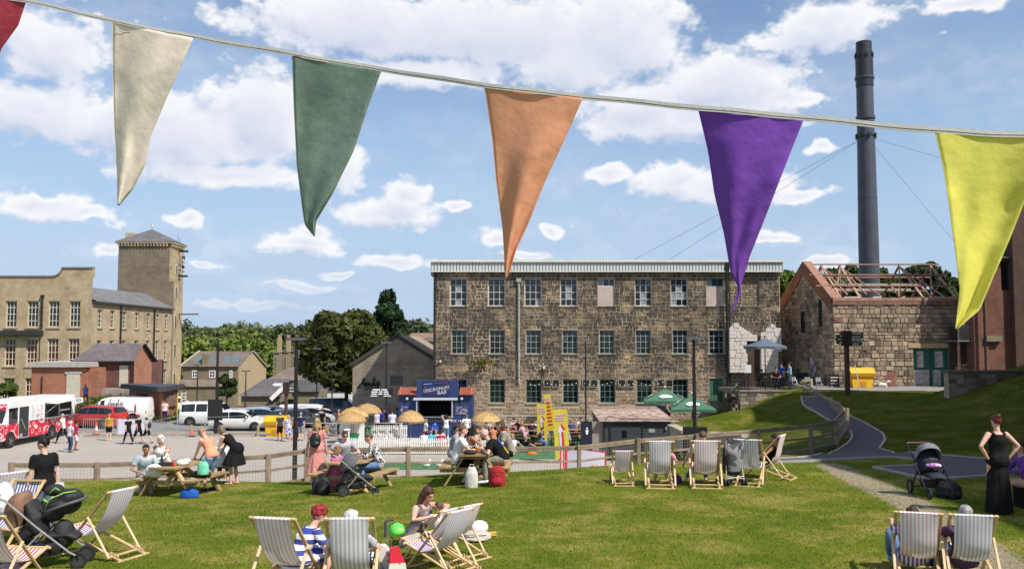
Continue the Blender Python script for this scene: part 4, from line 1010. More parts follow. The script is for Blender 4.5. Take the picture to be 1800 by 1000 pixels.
# ---------------------------------------------------------------- brick substations on the left
bor=brick_material('orange_brick',(.42,.15,.075),(.34,.115,.06),(.34,.27,.21),st=.2);bdr=brick_material('plum_brick',(.20,.075,.06),(.16,.06,.05),(.17,.13,.11),st=.35)
cr_door=mat('cream_door',(.55,.50,.38),.6,.08)
def bbox(px0,px1,pyt,Y0,dep,z0=0):
    a=at(px0,pyt,Y0);b=at(px1,pyt,Y0);return a.x,b.x-a.x,a.z
x,w,h=bbox(56,152,645,82,6)
o=thing('flat_brick_substation','flat roofed orange brick building with tall cream door behind the pizza truck','building',(x,82,0))
MB().box(0,w,0,5.2,-3,h).build('wall',bor,o);MB().box(w-.05,w+.9,.3,5,-3,h-.05).build('wall',bor,o)
MB().box(-.25,w+.3,-.3,5.4,h,h+.45).build('roof_slab',mat('slab',(.42,.40,.36),.9,.15),o);dx=at(117,680,82).x-x
MB().box(dx,dx+1.2,-.06,.02,0,at(0,657,82).z).build('door',cr_door,o);MB().box(dx-.15,dx+1.35,-.09,.0,at(0,657,82).z,at(0,654,82).z+.05).build('lintel',mat('slab',(.42,.40,.36)),o)
MB().tube([(at(75,660,82).x-x,-.1,0),(at(75,660,82).x-x,-.1,h-.8)],.05,6).build('drainpipe',black_paint,o)
MB().ell((w-.75,-.03,at(0,677,82).z),(.3,.02,.55)).build('green_plaque',spots('plaque',(.16,.22,.10),(.45,.45,.38),5,.5),o)
x,w,h=bbox(180,236,640,84,5)
o=thing('slate_roofed_brick_house','plum brick pitched roof engine house with cream door','building',(x,84,0))
x2=at(263,640,84).x-x
hh=at(0,634,84).z;ap=at(0,606,84).z
xl=at(128,640,84).x-x
MB().box(0,w,0,7,-3,hh).build('wall',bdr,o)
# right gable turned to the sun, sunlight painted in as brighter brick
gr_=MB();gr_.add([(w,0,-3),(w+.35,3.2,-3),(w+.35,3.2,hh),(w+.1,1.6,ap),(w,0,hh)],[(0,1,2,3,4)]);gr_.build('gable_wall',bor,o,fix=False)
MB().add([(xl,-.3,hh),(w+.1,-.3,hh),(w+.25,1.5,ap+.1),(xl+1.4,1.5,ap+.1)],[(0,1,2,3)]).build('roof',slate_mat('slate_purple',(.15,.13,.135)),o)
MB().beam((w+.2,1.5,ap+.05),(w+.55,3.5,hh-.15),.5,.12).build('verge',black_paint,o)
MB().box(xl,w,-.4,-.25,hh-.15,hh).build('gutter',black_paint,o);MB().box(xl+.6,0,.02,6,-3,hh-.02).build('wall',bdr,o)
dx=at(210,660,84).x-x;MB().box(dx,dx+.8,-.06,.02,at(0,679,84).z,at(0,642,84).z).build('door',cr_door,o)
for px in(233,262):MB().tube([(at(px,650,83.6).x-x,-.25 if px<250 else 2.9,0),(at(px,650,83.6).x-x,-.25 if px<250 else 2.9,hh)],.07,6).build('drainpipe',black_paint,o)
x,w,h=bbox(179,226,682,79,3)
o=thing('rendered_wall','stained pale rendered yard wall under the plum brick house','wall',(x,79,0));MB().box(0,w,0,.4,0,h).build('wall',mat('stained_render',(.42,.37,.33),.9,.4,1.2,col2=(.20,.12,.09)),o)
MB().box(.2,w*.45,-.03,.0,h-1.0,h-.6).build('vent',black_paint,o)
x,w,h=bbox(227,285,686,76,4)
hz=at(0,682,76).z
o=thing('brick_hut','small orange brick hut with flat dark roof and white notice board','building',(x,76,0))
cxh=at(285,690,71.5).x-x;exh=at(311,690,75.5).x-x
MB().prism([(0,0),(0,.4),(exh,-.2),(cxh,-4.5)][::-1],0,hz,'z').build('wall',bor,o)
# plan: front-left face runs toward the camera, right face returns
MB().prism([(-.6,-.3),(cxh-.1,-5.2),(cxh+.5,-4.9),(exh+.35,.2),(-.6,.8)],hz,hz+.35,'z').build('flat_roof',mat('felt_roof',(.045,.05,.06),.8,.1),o)
M_=Matrix.Translation((cxh,-4.5,0))@Matrix.Rotation(math.atan2(8,exh-cxh),4,'Z')
MB().box(.9,3.2,-.08,0,1.0,hz-.4,M_).build('rusty_shutter',mat('rust_shutter',(.22,.13,.08),.8,.4,4),o)
MB().box(4.4,5.6,-.12,-.02,.9,hz-.35,M_).build('notice_board',mat('notice_white',(.62,.60,.50),.7,.15),o)
lt_=MB()
for k in range(7):lt_.box(4.6,5.4-(k%3)*.12,-.135,-.121,1.0+k*.24,1.1+k*.24,M_)
lt_.build('lettering',black_paint,o)
MB().box(1.0,3.4,-.0,.02,0,.01).build('step',concrete,o)
yp=thing('yellow_pole','yellow pole at the right corner of the orange brick hut','pole',(at(312,700,75).x,75,0));MB().tube([(0,0,0),(0,0,3.4)],.06,8).build('pole',mat('yellow_dull',(.55,.42,.08),.6),yp)
# ---------------------------------------------------------------- stone house, left of centre
HY=108;hx=at(323,600,HY).x;hx1=at(420,600,HY).x;ho=thing('stone_house','two storey stone house with skylights and lit right gable, beyond the car park','building',(hx,HY,-3))
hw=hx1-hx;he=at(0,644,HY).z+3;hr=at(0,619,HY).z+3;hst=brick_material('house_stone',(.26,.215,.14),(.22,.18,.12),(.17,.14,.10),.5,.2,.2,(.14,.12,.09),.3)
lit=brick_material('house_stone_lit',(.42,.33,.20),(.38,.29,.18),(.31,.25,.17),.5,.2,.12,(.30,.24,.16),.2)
MB().box(0,hw,0,8.5,0,he).build('wall',hst,ho)
gx=at(468,640,HY+6).x-hx
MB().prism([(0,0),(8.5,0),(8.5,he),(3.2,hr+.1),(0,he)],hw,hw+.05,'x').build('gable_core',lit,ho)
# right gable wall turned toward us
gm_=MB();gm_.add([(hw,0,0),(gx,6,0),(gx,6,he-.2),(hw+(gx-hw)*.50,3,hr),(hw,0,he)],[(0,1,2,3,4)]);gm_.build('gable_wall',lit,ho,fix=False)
MB().add([(-.3,-.3,he),(hw+.1,-.3,he),(hw+(gx-hw)*.5,3,hr+.1),(.9,3,hr+.1)],[(0,1,2,3)]).build('roof',slate_mat('slate_brown',(.17,.14,.12)),ho)
MB().beam((hw+(gx-hw)*.5,2.9,hr+.1),(gx+.1,6,he-.2),.3,.12).build('verge',mat('verge_pale',(.4,.35,.28),.8),ho)
MB().beam((-.3,-.3,he+.05),(.9,2.9,hr+.15),.25,.12).build('verge',mat('verge_pale',(.4,.35,.28),.8),ho)
def hX(px):return at(px,640,HY).x-hx
def hZ(py):return at(350,py,HY).z+3
for px in(343,364,394,410):
    b=MB();c0=Vector((hX(px),1.1,he+(hr-he)*.42));b.beam(c0+Vector((0,-.5,-.28)),c0+Vector((0,.5,.45)),.75,.1,up=(0,-1,1));b.build('skylight',mat('skylight',(.12,.17,.20),.2),ho)
MB().box(hX(354),hX(364),.2,1.2,he-.5,hZ(622)).build('chimney',hst,ho)
for(px0,px1,p0,p1,nx)in((338,348,664,651,2),(368,379,664,651,2),(404,409,664,651,1),(325,335,691,682,2),(355,366,692,682,2)):window(ho,hX(px0),hX(px1),hZ(p0),hZ(p1),nx,2,-.03,mat('frame_bright',(.8,.8,.78),.5),G_BLUE,bar=.08,fr=.1,single=False)
MB().add([(-.3,-1.8,hZ(678)),(hw,-1.8,hZ(678)),(hw,0,hZ(667)),(-.3,0,hZ(667))],[(0,1,2,3)]).build('lean_to_roof',slate_mat('slate_brown2',(.2,.16,.13)),ho);MB().box(0,hw,-1.6,0,0,hZ(678)).build('lean_to_wall',hst,ho)
# ---------------------------------------------------------------- stone terrace of houses with many chimneys
TY=190;tx=at(481,600,TY).x;te=thing('terrace_row','distant terrace of stone houses stepping up with many chimney pots','building',(tx,TY,0))
tzs=at(0,620,TY).z;nH=7
for k in range(nH):
    x0=k*1.15;z=tzs+k*.05
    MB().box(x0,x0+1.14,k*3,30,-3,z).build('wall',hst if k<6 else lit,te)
    MB().add([(x0-.1,k*3-.2,z),(x0+1.25,k*3-.2,z),(x0+2.6,30,z+2.6),(x0+1.3,30,z+2.6)],[(0,1,2,3)]).build('roof',slate_mat('slate_terr',(.13,.125,.12)),te)
    c=MB().box(x0+.5,x0+1.25,k*3+1,k*3+2,z,z+3.0).build('chimney',lit,te);p_=MB()
    for j in range(3):p_.lathe([(.12,0),(.1,.7)],6,o=(x0+.62+j*.25,k*3+1.5,z+3.0))
    p_.build('chimney_pot',mat('pot',(.45,.30,.18),.9),c)
    window(te,x0+.35,x0+.8,tzs-3.2,tzs-.8,1,2,k*3-.05,cream,G_DARK,single=False)
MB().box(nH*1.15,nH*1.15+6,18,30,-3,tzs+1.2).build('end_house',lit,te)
# low slate buildings between
for(lab,p0,p1,py_e,py_r,Y,c,wm)in(('low slate roofed shed with white bargeboard beyond the parked cars',424,492,696,668,92,(.13,.12,.125),hst),('brown gabled outbuilding behind the low slate shed',470,545,668,647,118,(.19,.155,.13),hst),('long low dark roofed building right of the finger post',490,560,688,669,104,(.10,.095,.10),hst)):
    a=at(p0,py_e,Y);b_=at(p1,py_e,Y);h0,h1=a.z,at(p0,py_r,Y).z
    o=thing('slate_shed',lab,'building',(a.x,Y,-3));w=b_.x-a.x
    MB().box(0,w,0,5,0,h0+3).build('wall',wm,o);MB().add([(-.3,-.3,h0+3),(w+.2,-.3,h0+3),(w+.2,3.5,h1+3),(w*.35,3.5,h1+3)],[(0,1,2,3)]).build('roof',slate_mat('sl%d'%p0,c),o)
    if p0==424:MB().beam((w-.8,-.45,h0+2.7),(w+.6,-.2,h0+4.1),.25,.4).build('bargeboard',mat('white_board2',(.85,.84,.80),.6),o)
o=thing('white_house','white walled low building half hidden behind the big tree','building',(at(535,690,112).x,112,-3))
w=at(618,690,112).x-at(535,690,112).x;h0=at(0,683,112).z+3
MB().box(0,w,0,5,0,h0).build('wall',mat('white_render',(.78,.78,.76),.8,.05),o);MB().add([(-.2,-.3,h0),(w,-.3,h0),(w,3,h0+1.2),(-.2,3,h0+1.2)],[(0,1,2,3)]).build('roof',slate_mat('slw',(.12,.11,.12)),o)
window(o,1.2,2.0,h0-1.4,h0-.5,1,1,-.03,black_paint,G_DARK,single=False)
o=thing('low_stone_wall','low brown stone wall with shrubs behind the parked cars','wall',(at(322,716,90).x,90,-1.5));MB().box(0,24,0,.4,0,at(0,712,90).z+1.5).build('wall',hst,o)
# ================================================================== TREES
def leaf_mat(name,c,trans=.35,var=.5):
    m=mat(name,c,.6,.35,.5,spec=.25,rand=var,trans=trans);return m
def leaves_mesh(name,P,Nn,size,m,rng,aspect=.6):
    n=len(P);a=rng.normal(size=(n,3));a/=np.linalg.norm(a,axis=1)[:,None]
    nn=Nn+a*.8;nn/=np.linalg.norm(nn,axis=1)[:,None]+1e-9
    t=np.cross(nn,rng.normal(size=(n,3)));t/=np.linalg.norm(t,axis=1)[:,None]+1e-9;b=np.cross(nn,t)
    s=(size*(.6+.8*rng.random(n)))[:,None];t*=s;b*=s*aspect
    v=np.stack([P-t,P-b*.9+t*.1,P+t,P+b],1)
    me=bpy.data.meshes.new(name);me.vertices.add(4*n);me.vertices.foreach_set('co',v.ravel());me.loops.add(4*n);me.loops.foreach_set('vertex_index',np.arange(4*n))
    me.polygons.add(n);me.polygons.foreach_set('loop_start',np.arange(0,4*n,4));me.update(calc_edges=True);me.materials.append(m);return me
def crown_points(c,r,nclump,per,rng,clump=.32,bottom=-.6,shape=None):
    Ps,Ns=[],[]
    c=np.array(c,float);r=np.array(r,float)
    for _ in range(nclump):
        while True:
            d=rng.normal(size=3);d/=np.linalg.norm(d)
            if d[2]>bottom:break
        q=d*(.55+.45*rng.random()**.5)
        if shape:q=shape(q)
        cc=c+q*r;cr=r.mean()*clump*(.5+.8*rng.random())
        dd=rng.normal(size=(per,3));dd/=np.linalg.norm(dd,axis=1)[:,None];dd[:,2]*=.75
        Ps.append(cc+dd*cr*(.7+.35*rng.random((per,1))));Ns.append(dd+np.array([0,0,.4]))
    return np.concatenate(Ps),np.concatenate(Ns)
bark=mat('bark',(.10,.075,.05),.95,.3,4,.6)
def tree(label,px,Y,ptop,pbot,pw,col,seed=1,n=60,per=90,size=.3,z0=None,group=None,bottom=-.6,name='tree',trunk=True,r=.25,cat='tree',shape=None,cl=.32):
    rng=np.random.default_rng(seed);base=onpx(px,Y)
    if z0 is not None:base.z=z0
    zt=at(px,ptop,Y).z-base.z;zb=at(px,pbot,Y).z-base.z;rw=pw/2*Y/F0
    o=thing(name,label,cat,base,0,group);cz=(zt+zb)/2;rz=(zt-zb)/2
    P,Nn=crown_points((0,0,cz),(rw*.92,rw*.85,rz*.92),n,per,rng,cl,bottom,shape)
    me=leaves_mesh('crown',P,Nn,size,leaf_mat('leaf_%d%d%d'%tuple(int(k*1000)for k in col),col),rng);newobj('crown',me,o)
    b=MB();b.tube([(0,0,0),(.05,0,zb*.6+.2),(-.05,.05,cz),(0,0,zt*.85)],[r,r*.8,r*.5,r*.08],8)
    for k in range(7):
        a=rng.random()*6.28;h=zb+(zt-zb)*(.1+.6*rng.random());b.tube([(0,0,h*.8),(math.cos(a)*rw*.4,math.sin(a)*rw*.4,h+.3),(math.cos(a)*rw*.75,math.sin(a)*rw*.7,h+rz*.35)],[r*.4,r*.22,r*.06],6)
    b.build('trunk',bark,o,smooth=True)
    return o
tree('large dark leafy tree left of the gable house',608,86,546,700,150,(.085,.095,.020),2,130,170,.30,z0=-1,bottom=-.8)
def cone(q):h=(q[2]+1)/2;q=q.copy();k=(1.1-h)/.8;q[0]*=k*.9;q[1]*=k*.9;return q
tree('dark pointed evergreen behind the large leafy tree',681,100,511,650,104,(.028,.058,.020),3,110,120,.34,z0=-1,bottom=-1,name='conifer',shape=cone,cl=.2)
tree('small young street tree in front of the stone house',398,88,655,706,33,(.050,.080,.018),4,26,80,.2,z0=-2.5,r=.09)
tree('leafy shrub at far left in front of the long mill',5,84,668,706,44,(.09,.14,.03),5,22,80,.2,r=.08,name='shrub',cat='shrub')
tree('small wild shrub beside the white off roader',357,70,728,752,26,(.10,.16,.03),6,14,60,.12,r=.03,name='shrub',cat='shrub')
tree('bright shrub on the low wall beyond the dark cars',508,86,702,716,26,(.12,.16,.03),7,12,50,.14,r=.04,name='shrub',cat='shrub')
for i,(px,Y,pt,pb,pw,c)in enumerate(((1383,100,474,560,40,(.08,.12,.025)),(1462,108,474,540,60,(.055,.085,.02)),(1500,116,469,540,70,(.045,.075,.02)),(1552,112,472,540,64,(.05,.08,.02)),(1590,125,478,540,50,(.06,.095,.03)),(1630,104,458,540,74,(.025,.045,.014)),(1672,118,486,540,50,(.05,.08,.02)))):
    tree(['pale tree between the mill and the roofless barn','leftmost tree seen through the barn trusses','tree seen through the trusses left of the chimney','tree seen right behind the chimney foot','smaller pale tree seen through the middle trusses','dark dense tree rising above the barn trusses','tree seen behind the right end of the trusses'][i],px,Y,pt,pb,pw,tuple(k*1.5 for k in c),20+i,46,90,.34,z0=3,bottom=-1,group='trees behind the roofless barn')
# far woods: one mass
def woods():
    rng=np.random.default_rng(9);Ps,Ns,core,Ps2,Ns2=[],[],MB(),[],[]
    rows=[]
    for px in range(-140,640,15):rows.append((px+rng.uniform(-5,5),420,np.interp(px,[-140,320,360,400,450,500,560,640],[585,575,582,571,577,575,570,574])+rng.uniform(-4,7),rng.uniform(7,15)))
    for px in range(300,490,20):rows.append((px+rng.uniform(-4,4),300,rng.uniform(584,600),rng.uniform(7,12)))
    for px in range(300,500,22):rows.append((px+rng.uniform(-4,4),230,rng.uniform(594,614),rng.uniform(5,9)))
    for px in(722,735,750):rows.append((px,260,{722:576,735:565,750:573}[px],9))
    for px in range(640,2300,30):rows.append((px,420,585+rng.uniform(-4,4),13))
    for px in range(1380,1800,40):rows.append((px,200,560,12))
    for(px,Y,pt,rad)in rows:
        t=at(px,pt,Y);c=(t.x,Y,t.z-rad*.8)
        P,Nn=crown_points(c,(rad,rad,rad*.85),26,34,rng,.34,-.5);(Ps2 if Y in(300,230)else Ps).append(P);(Ns2 if Y in(300,230)else Ns).append(Nn)
        core.ell((c[0],c[1],c[2]-rad*.5),(rad*.8,rad*.8,rad*.95),n=8,m=6)
    me=leaves_mesh('woodland',np.concatenate(Ps),np.concatenate(Ns),.95,mat('leaf_wood',(.15,.18,.075),.7,.55,.03,rand=.4,trans=.3,col2=(.055,.085,.040),spec=.2),rng)
    o=newobj('woodland',me)
    P,Nn=np.concatenate(Ps2),np.concatenate(Ns2);tag(newobj('bright_trees',leaves_mesh('bright_trees',P,Nn,.7,mat('leaf_bright',(.19,.24,.045),.7,.5,.05,rand=.35,trans=.3,col2=(.085,.135,.03),spec=.2),rng)),'brighter green trees in front of the far woods, behind the stone house','woods',kind='stuff')
    o=o;tag(o,'far green woods along the horizon between the left mill and the conifer','woods',kind='stuff')
    core.build('crown_core',mat('leaf_core',(.035,.055,.022),.95),o)  # dark blobs added inside the crowns to block the view through them
woods()
def scatter_tufts(name,label,region,n,h,col,seed):
    rng=np.random.default_rng(seed);x0,x1,y0,y1=region;x=rng.uniform(x0,x1,n);y=rng.uniform(y0,y1,n);z=Zf(x,y)
    P=np.stack([x,y,z+h*rng.random(n)],-1);me=leaves_mesh(name,P,np.tile([0.,0,.3],(n,1)),h*.5,leaf_mat('tuft_%d'%seed,col),rng,.3)
    tag(newobj(name,me),label,'weeds',kind='stuff')
scatter_tufts('weeds','rough weeds on the verge behind the vans',(-36,-26.5,71,78),2600,.4,(.10,.14,.03),3)
# ================================================================== STREET FURNITURE
def lamp_post(px,Y,ptop,label,arm=-1,r=.07,z=None,box=None,big=True):
    p=onpx(px,Y)
    if z is not None:p.z=z
    o=thing('lamp_post',label,'lamp post',p,0,'black lamp posts');H_=at(px,ptop,Y).z-p.z
    b=MB();b.lathe([(r*1.7,0),(r*1.7,.9),(r*1.1,.95),(r,H_*.5),(r*.75,H_-.05)],10);b.build('post',black_paint,o,smooth=True)
    if arm:
        h=MB();h.tube([(0,0,H_-.1),(0,0,H_),(arm*.25,0,H_+.03)],r*.5,6);h.build('arm',black_paint,o)
        hd=MB();hd.prism([(arm*.12,H_-.02),(arm*.2,H_+.09),(arm*.75,H_+.05),(arm*.8,H_-.0)],-.14,.14,'y');hd.build('lamp_head',mat('lamp_head',(.10,.11,.13),.4),o)
    else:
        hd=MB();hd.prism([(-.33,H_-.05),(-.38,H_+.06),(.38,H_+.06),(.33,H_-.05)],-.22,.22,'y');hd.build('lamp_head',mat('lamp_head',(.10,.11,.13)),o)
    return o
lamp_post(517,35,596,'thick black lamp post rising just behind the lawn fence left of centre',0,.085)
lamp_post(1222,41,595,'black lamp post beside the green parasols and black box',0,.085)
o=lamp_post(380,62,597,'black lamp post behind the orange top woman with a black sign on it',-1,.10)
MB().box(-.55,.45,-.2,-.13,.9,2.3).build('sign_back',black_paint,o)
o=lamp_post(678,60,602,'thin lamp post carrying the black notice beside the drinks kiosk',0,.06)
MB().box(-1.05,.45,-.12,-.06,at(678,696,60).z,at(678,682,60).z).build('notice',black_paint,o)
wh=mat('sign_white',(.85,.85,.83),.6,.02)
zt=at(678,685,60).z;wb=MB()
for r_ in range(3):
    x=-.95+(.08 if r_==0 else 0)
    for w in((.5,.38),(.42,.22,.3),(.36,.3,.32))[r_]:wb.box(x,x+w,-.135,-.121,zt-.02-r_*.14,zt+.06-r_*.14);x+=w+.08
wb.box(-1.0,-.55,-.135,-.121,zt-.42,zt-.36);wb.box(-.15,.35,-.135,-.121,zt-.42,zt-.36);wb.build('lettering',wh,o)
lamp_post(1030,61,599,'thin lamp post standing against the mill facade above the toilet block',0,.055)
for px,Y,pt,lab in((346,84,641,'thin black lamp post before the stone house left windows'),(431,86,652,'thin black lamp post between stone house gable and young tree'),(556,82,613,'thin tall lamp post just right of the thick near one'),(583,80,640,'thin black lamp post in front of the large leafy tree'),(66,84,596,'thin tall lamp post before the left mill windows')):
    lamp_post(px,Y,pt,lab,-1 if px in(66,)else 0,.06)
rust=mat('rust_post',(.085,.045,.03),.85,.3,4,.3);dkg=mat('finger_dark',(.028,.036,.03),.6)
def finger_sign(px,Y,pbot,ptop,arms,label,r=.15):
    p=onpx(px,Y);o=thing('finger_signpost',label,'signpost',p,0,'rusty finger signposts');H_=at(px,ptop,Y).z-p.z
    MB().lathe([(r,0),(r,H_*.94),(r*.8,H_)],12).build('post',rust,o,smooth=True)
    MB().box(-r*1.6,r*1.6,-r*1.5,r*1.5,H_*.78,H_+.05).build('hub',mat('hub_dark',(.03,.016,.012),.7),o)
    for(s,z,l,m_)in arms:
        a=MB().prism([(s*r*1.6,H_*z-.09),(s*(r+l),H_*z-.09),(s*(r+l+.12),H_*z),(s*(r+l),H_*z+.09),(s*r*1.6,H_*z+.09)],-.03,.03,'y').build('finger',dkg if m_ else wh,o)
        t=MB();x=r*1.9
        while x<r+l-.12 and m_:
            w=rnd(.06,.16);t.box(min(s*x,s*(x+w)),max(s*x,s*(x+w)),-.045,-.031,H_*z-.04,H_*z+.04);x+=w+.03
        if t.v:t.build('lettering',mat('sign_cream',(.62,.66,.60),.6),a)
finger_sign(1490,52.5,700,583,[(1,.97,.75,1),(1,.92,.75,1),(1,.86,.75,1),(1,.81,.7,1),(-1,.93,.35,1),(-1,.88,.4,1),(-1,.83,.35,1)],'brown round finger signpost with dark arms in front of the barn')
finger_sign(502,62,760,673,[(-1,.97,.7,0),(1,.9,.6,1),(1,.84,.7,1)],'rusty finger signpost with a white arm above the parked cars',.12)
# ================================================================== VEHICLES
tyre_m=mat('tyre',(.018,.018,.018),.85,.2,5);rim_m=mat('rim',(.32,.33,.34),.35,.1,3,metal=.6);chrome=mat('chrome',(.6,.6,.6),.2,.05,3,metal=.9)
def wheel(parent,x,y,r,w=.2,side=1,rim=rim_m):
    prof=[(r*.62,-w/2),(r*.93,-w/2),(r,-w*.3),(r,w*.3),(r*.93,w/2),(r*.62,w/2)]
    o=thing_part('wheel',parent,(x,y,r))
    M_=Matrix.Rotation(R(90),4,'Y')
    t=MB().lathe(prof,20,M_).build('tyre',tyre_m,o)
    b=MB().lathe([(r*.63,-w*.3),(r*.63,w*.3)],16,M_)
    for k in range(5):
        a=k*2*math.pi/5;b.beam((side*w*.38,0,0),(side*w*.38,math.cos(a)*r*.6,math.sin(a)*r*.6),.05,.07,up=(1,0,0))
    b.build('rim',rim,o)
    return o
def thing_part(name,parent,loc):
    o=bpy.data.objects.new(name,None);C.objects.link(o);o.parent=parent;o.location=loc;o.empty_display_size=.1;return o
def car(label,px,Y,rz,colr,kind='hatch',L_=4.1,W_=1.75,H_=1.5,group='cars in the car park',z=None,name='parked_car',cat='car',plate=True,xoff=0):
    p=onpx(px,Y)
    if z is not None:p.z=z
    paint=mat('paint_%d_%d_%d'%tuple(int(c*999)for c in colr),colr,.28,.04,2,spec=.6,coat=.6)
    o=thing(name,label,cat,p,rz,group)
    K={
     'hatch':[(0,.62,.64),(.03,.82,.90),(.10,.88,1.36),(.2,.90,1.46),(.5,.90,1.5),(.62,.90,1.40),(.76,.92,.98),(.92,.80,.84),(.98,.66,.70),(1,.5,.52)],
     'estate':[(0,.6,.62),(.02,.84,.95),(.08,.90,1.34),(.16,.92,1.47),(.5,.92,1.52),(.6,.92,1.42),(.74,.95,1.02),(.9,.84,.90),(.98,.66,.72),(1,.5,.52)],
     'suv':[(0,.62,.66),(.02,.95,1.1),(.08,1.02,1.50),(.18,1.04,1.60),(.55,1.02,1.64),(.66,1.02,1.48),(.77,1.02,1.12),(.93,.95,1.0),(.99,.70,.75),(1,.55,.58)],
     'box':[(0,.70,.75),(.01,1.08,1.5),(.03,1.10,1.78),(.2,1.12,1.84),(.55,1.12,1.84),(.66,1.12,1.72),(.74,1.14,1.22),(.97,1.10,1.14),(.99,.8,.85),(1,.6,.62)],
     'van':[(0,.5,.55),(.005,1.1,1.80),(.02,1.1,1.92),(.3,1.1,1.96),(.60,1.1,1.96),(.70,1.1,1.84),(.86,1.12,1.18),(.97,.95,1.02),(.995,.7,.75),(1,.5,.52)]}[kind]
    sc=H_/max(k[2]for k in K);ts=sorted(set([k[0]for k in K]+[i/24 for i in range(25)]))
    T=[k[0]for k in K];B_=np.interp(ts,T,[k[1]for k in K])*sc;T_=np.interp(ts,T,[k[2]for k in K])*sc
    hw=[W_/2*(1-.10*max(0,(t-.8)/.2)**2-.07*max(0,(.12-t)/.12)**2)for t in ts]
    vs,fs=[],[];n=13;low=.22
    def sec(i):
        w,zb,zt=hw[i],B_[i],T_[i];g=max(0,zt-zb);wt=w*(1-.22*min(1,g/.5));y=(ts[i]-.5)*L_
        s=[(w*.90,low),(w*.985,low+.1),(w,zb*.62+low*.3),(w*.98,zb-.02),(w*.95,zb+.02),(wt+(w*.95-wt)*.12,zb+g*.86),(wt*.88,zt-.01),(0,zt+.015)]
        s[4]=(w*.95,min(zb+.02,zt));pts=[(x,y,z_)for x,z_ in s];return pts,[(-x,y,z_)for x,y,z_ in pts[-2::-1]]
    for i in range(len(ts)):
        a,b_=sec(i);vs+=a+b_
    m_=15
    for i in range(len(ts)-1):
        for k in range(m_-1):q=i*m_+k;fs.append((q,q+1,q+1+m_,q+m_))
        fs.append((i*m_+m_-1,i*m_,i*m_+m_,i*m_+2*m_-1))
    fs.append(tuple(range(m_)));fs.append(tuple(range((len(ts)-1)*m_,len(ts)*m_))[::-1])
    MB().add(vs,fs).build('body',paint,o,smooth=True)
    # glass bands lie on the body 8 mm proud
    gl={'hatch':((.10,.35),(.36,.70)),'estate':((.06,.28),(.29,.48),(.49,.70)),'suv':((.07,.30),(.31,.50),(.51,.73)),'box':((.04,.26),(.28,.46),(.48,.70)),'van':((.64,.80),)}[kind]
    def pt(t,f,sgn,off=.010):
        zb=np.interp(t,ts,B_);zt=np.interp(t,ts,T_);w=np.interp(t,ts,hw);g=max(0,zt-zb);wt=w*(1-.22*min(1,g/.5));x=w*.95+(wt+(w*.95-wt)*.12-w*.95)*f
        return(sgn*(x+off),(t-.5)*L_,zb+.03+(g*.80-.02)*f)
    for sgn in(-1,1):
        for(a,b_)in gl:
            q=[];m2=6
            for k in range(m2+1):q.append(pt(a+(b_-a)*k/m2,0,sgn))
            for k in range(m2+1):q.append(pt(b_-(b_-a)*k/m2,1,sgn))
            f_=[(k,k+1,2*m2-k,2*m2+1-k)for k in range(m2)]
            MB().add(q,f_).build('side_window',G_CAR,o)
    fr0={'hatch':(.635,.75),'estate':(.61,.735),'suv':(.67,.765),'box':(.67,.735),'van':(.71,.85)}[kind];re0={'hatch':(.095,.035),'estate':(.075,.025),'suv':(.075,.025),'box':(.027,.012),'van':(.0,.0)}[kind]
    for nm,(a,b_)in(('windscreen',fr0),('rear_window',re0)):
        if a==b_:continue
        def cp(t,s_):zt=np.interp(t,ts,T_);zb=np.interp(t,ts,B_);w=np.interp(t,ts,hw);g=max(0,zt-zb);wt=w*(1-.22*min(1,g/.5));return Vector((s_*wt*.84,(t-.5)*L_,zt+.02))
        d=Vector((0,.02 if nm=='windscreen' else-.02,.01))
        MB().add([cp(a,-1)+d,cp(a,1)+d,cp(b_,1)*1+d,cp(b_,-1)+d],[(0,1,2,3)]).build(nm,G_CAR,o)
    r=.31*sc if kind in('hatch','estate')else .36;
    for y,sd in((-.31,0),(.31,1)):
        for s in(-1,1):
            ar=MB().lathe([(r*1.22,-.02),(r*1.22,.02)],20,Matrix.Translation((s*W_*.490,y*L_,r))@Matrix.Rotation(R(90),4,'Y')).build('wheel_arch',black_paint,o)
            wheel(o,s*(W_/2-.09),y*L_,r,.2,s)
    zf=np.interp(.97,ts,B_)
    for s in(-1,1):
        MB().ell((s*W_*.34,L_*.485,zf-.08),(.17,.06,.09)).build('headlight',mat('headlight',(.7,.72,.75),.15),o,smooth='all')
        MB().box(s*W_*.40-.07,s*W_*.40+.07,-L_/2-.01,-L_/2+.12,.75*sc,.92*sc).build('tail_light',mat('tail_light',(.40,.02,.02),.3),o)
        MB().ell((s*(W_/2+.06),L_*(.17 if kind!='van' else .24),1.0*sc),(.10,.07,.08)).build('wing_mirror',paint,o,smooth='all')
    MB().box(-W_*.3,W_*.3,L_/2-.03,L_/2+.02,.34,.52).build('grille',black_paint,o)
    MB().box(-.26,.26,L_/2+.021,L_/2+.03,.4,.5).build('number_plate',mat('plate_white',(.75,.75,.72),.5),o)
    MB().box(-.26,.26,-L_/2-.02,-L_/2-.01,.5,.6).build('number_plate',mat('plate_yellow',(.65,.5,.1),.5),o)
    return o
WHITE=(.70,.69,.64)
car('red compact suv parked behind the steel barrier',167,66.5,R(78),(.42,.025,.012),'suv',4.4,1.85,1.6,group=None)
av=car('white van with black script lettering and faint pattern on its side',207,70.5,R(90),(.78,.77,.75),'van',4.9,1.95,1.95,group=None,name='delivery_van',cat='van')
amity(av,Matrix.Translation((-.995,.35,1.22))@Matrix.Rotation(R(-90),4,'Z')@Matrix.Rotation(R(-8),4,'Y'),.62,.022,black_paint,False)
b=MB();b.box(-1.0,-.99,-1.6,.1,.93,.96);b.box(-1.0,-.99,-1.2,-.6,1.08,1.11);b.build('lettering',black_paint,av)
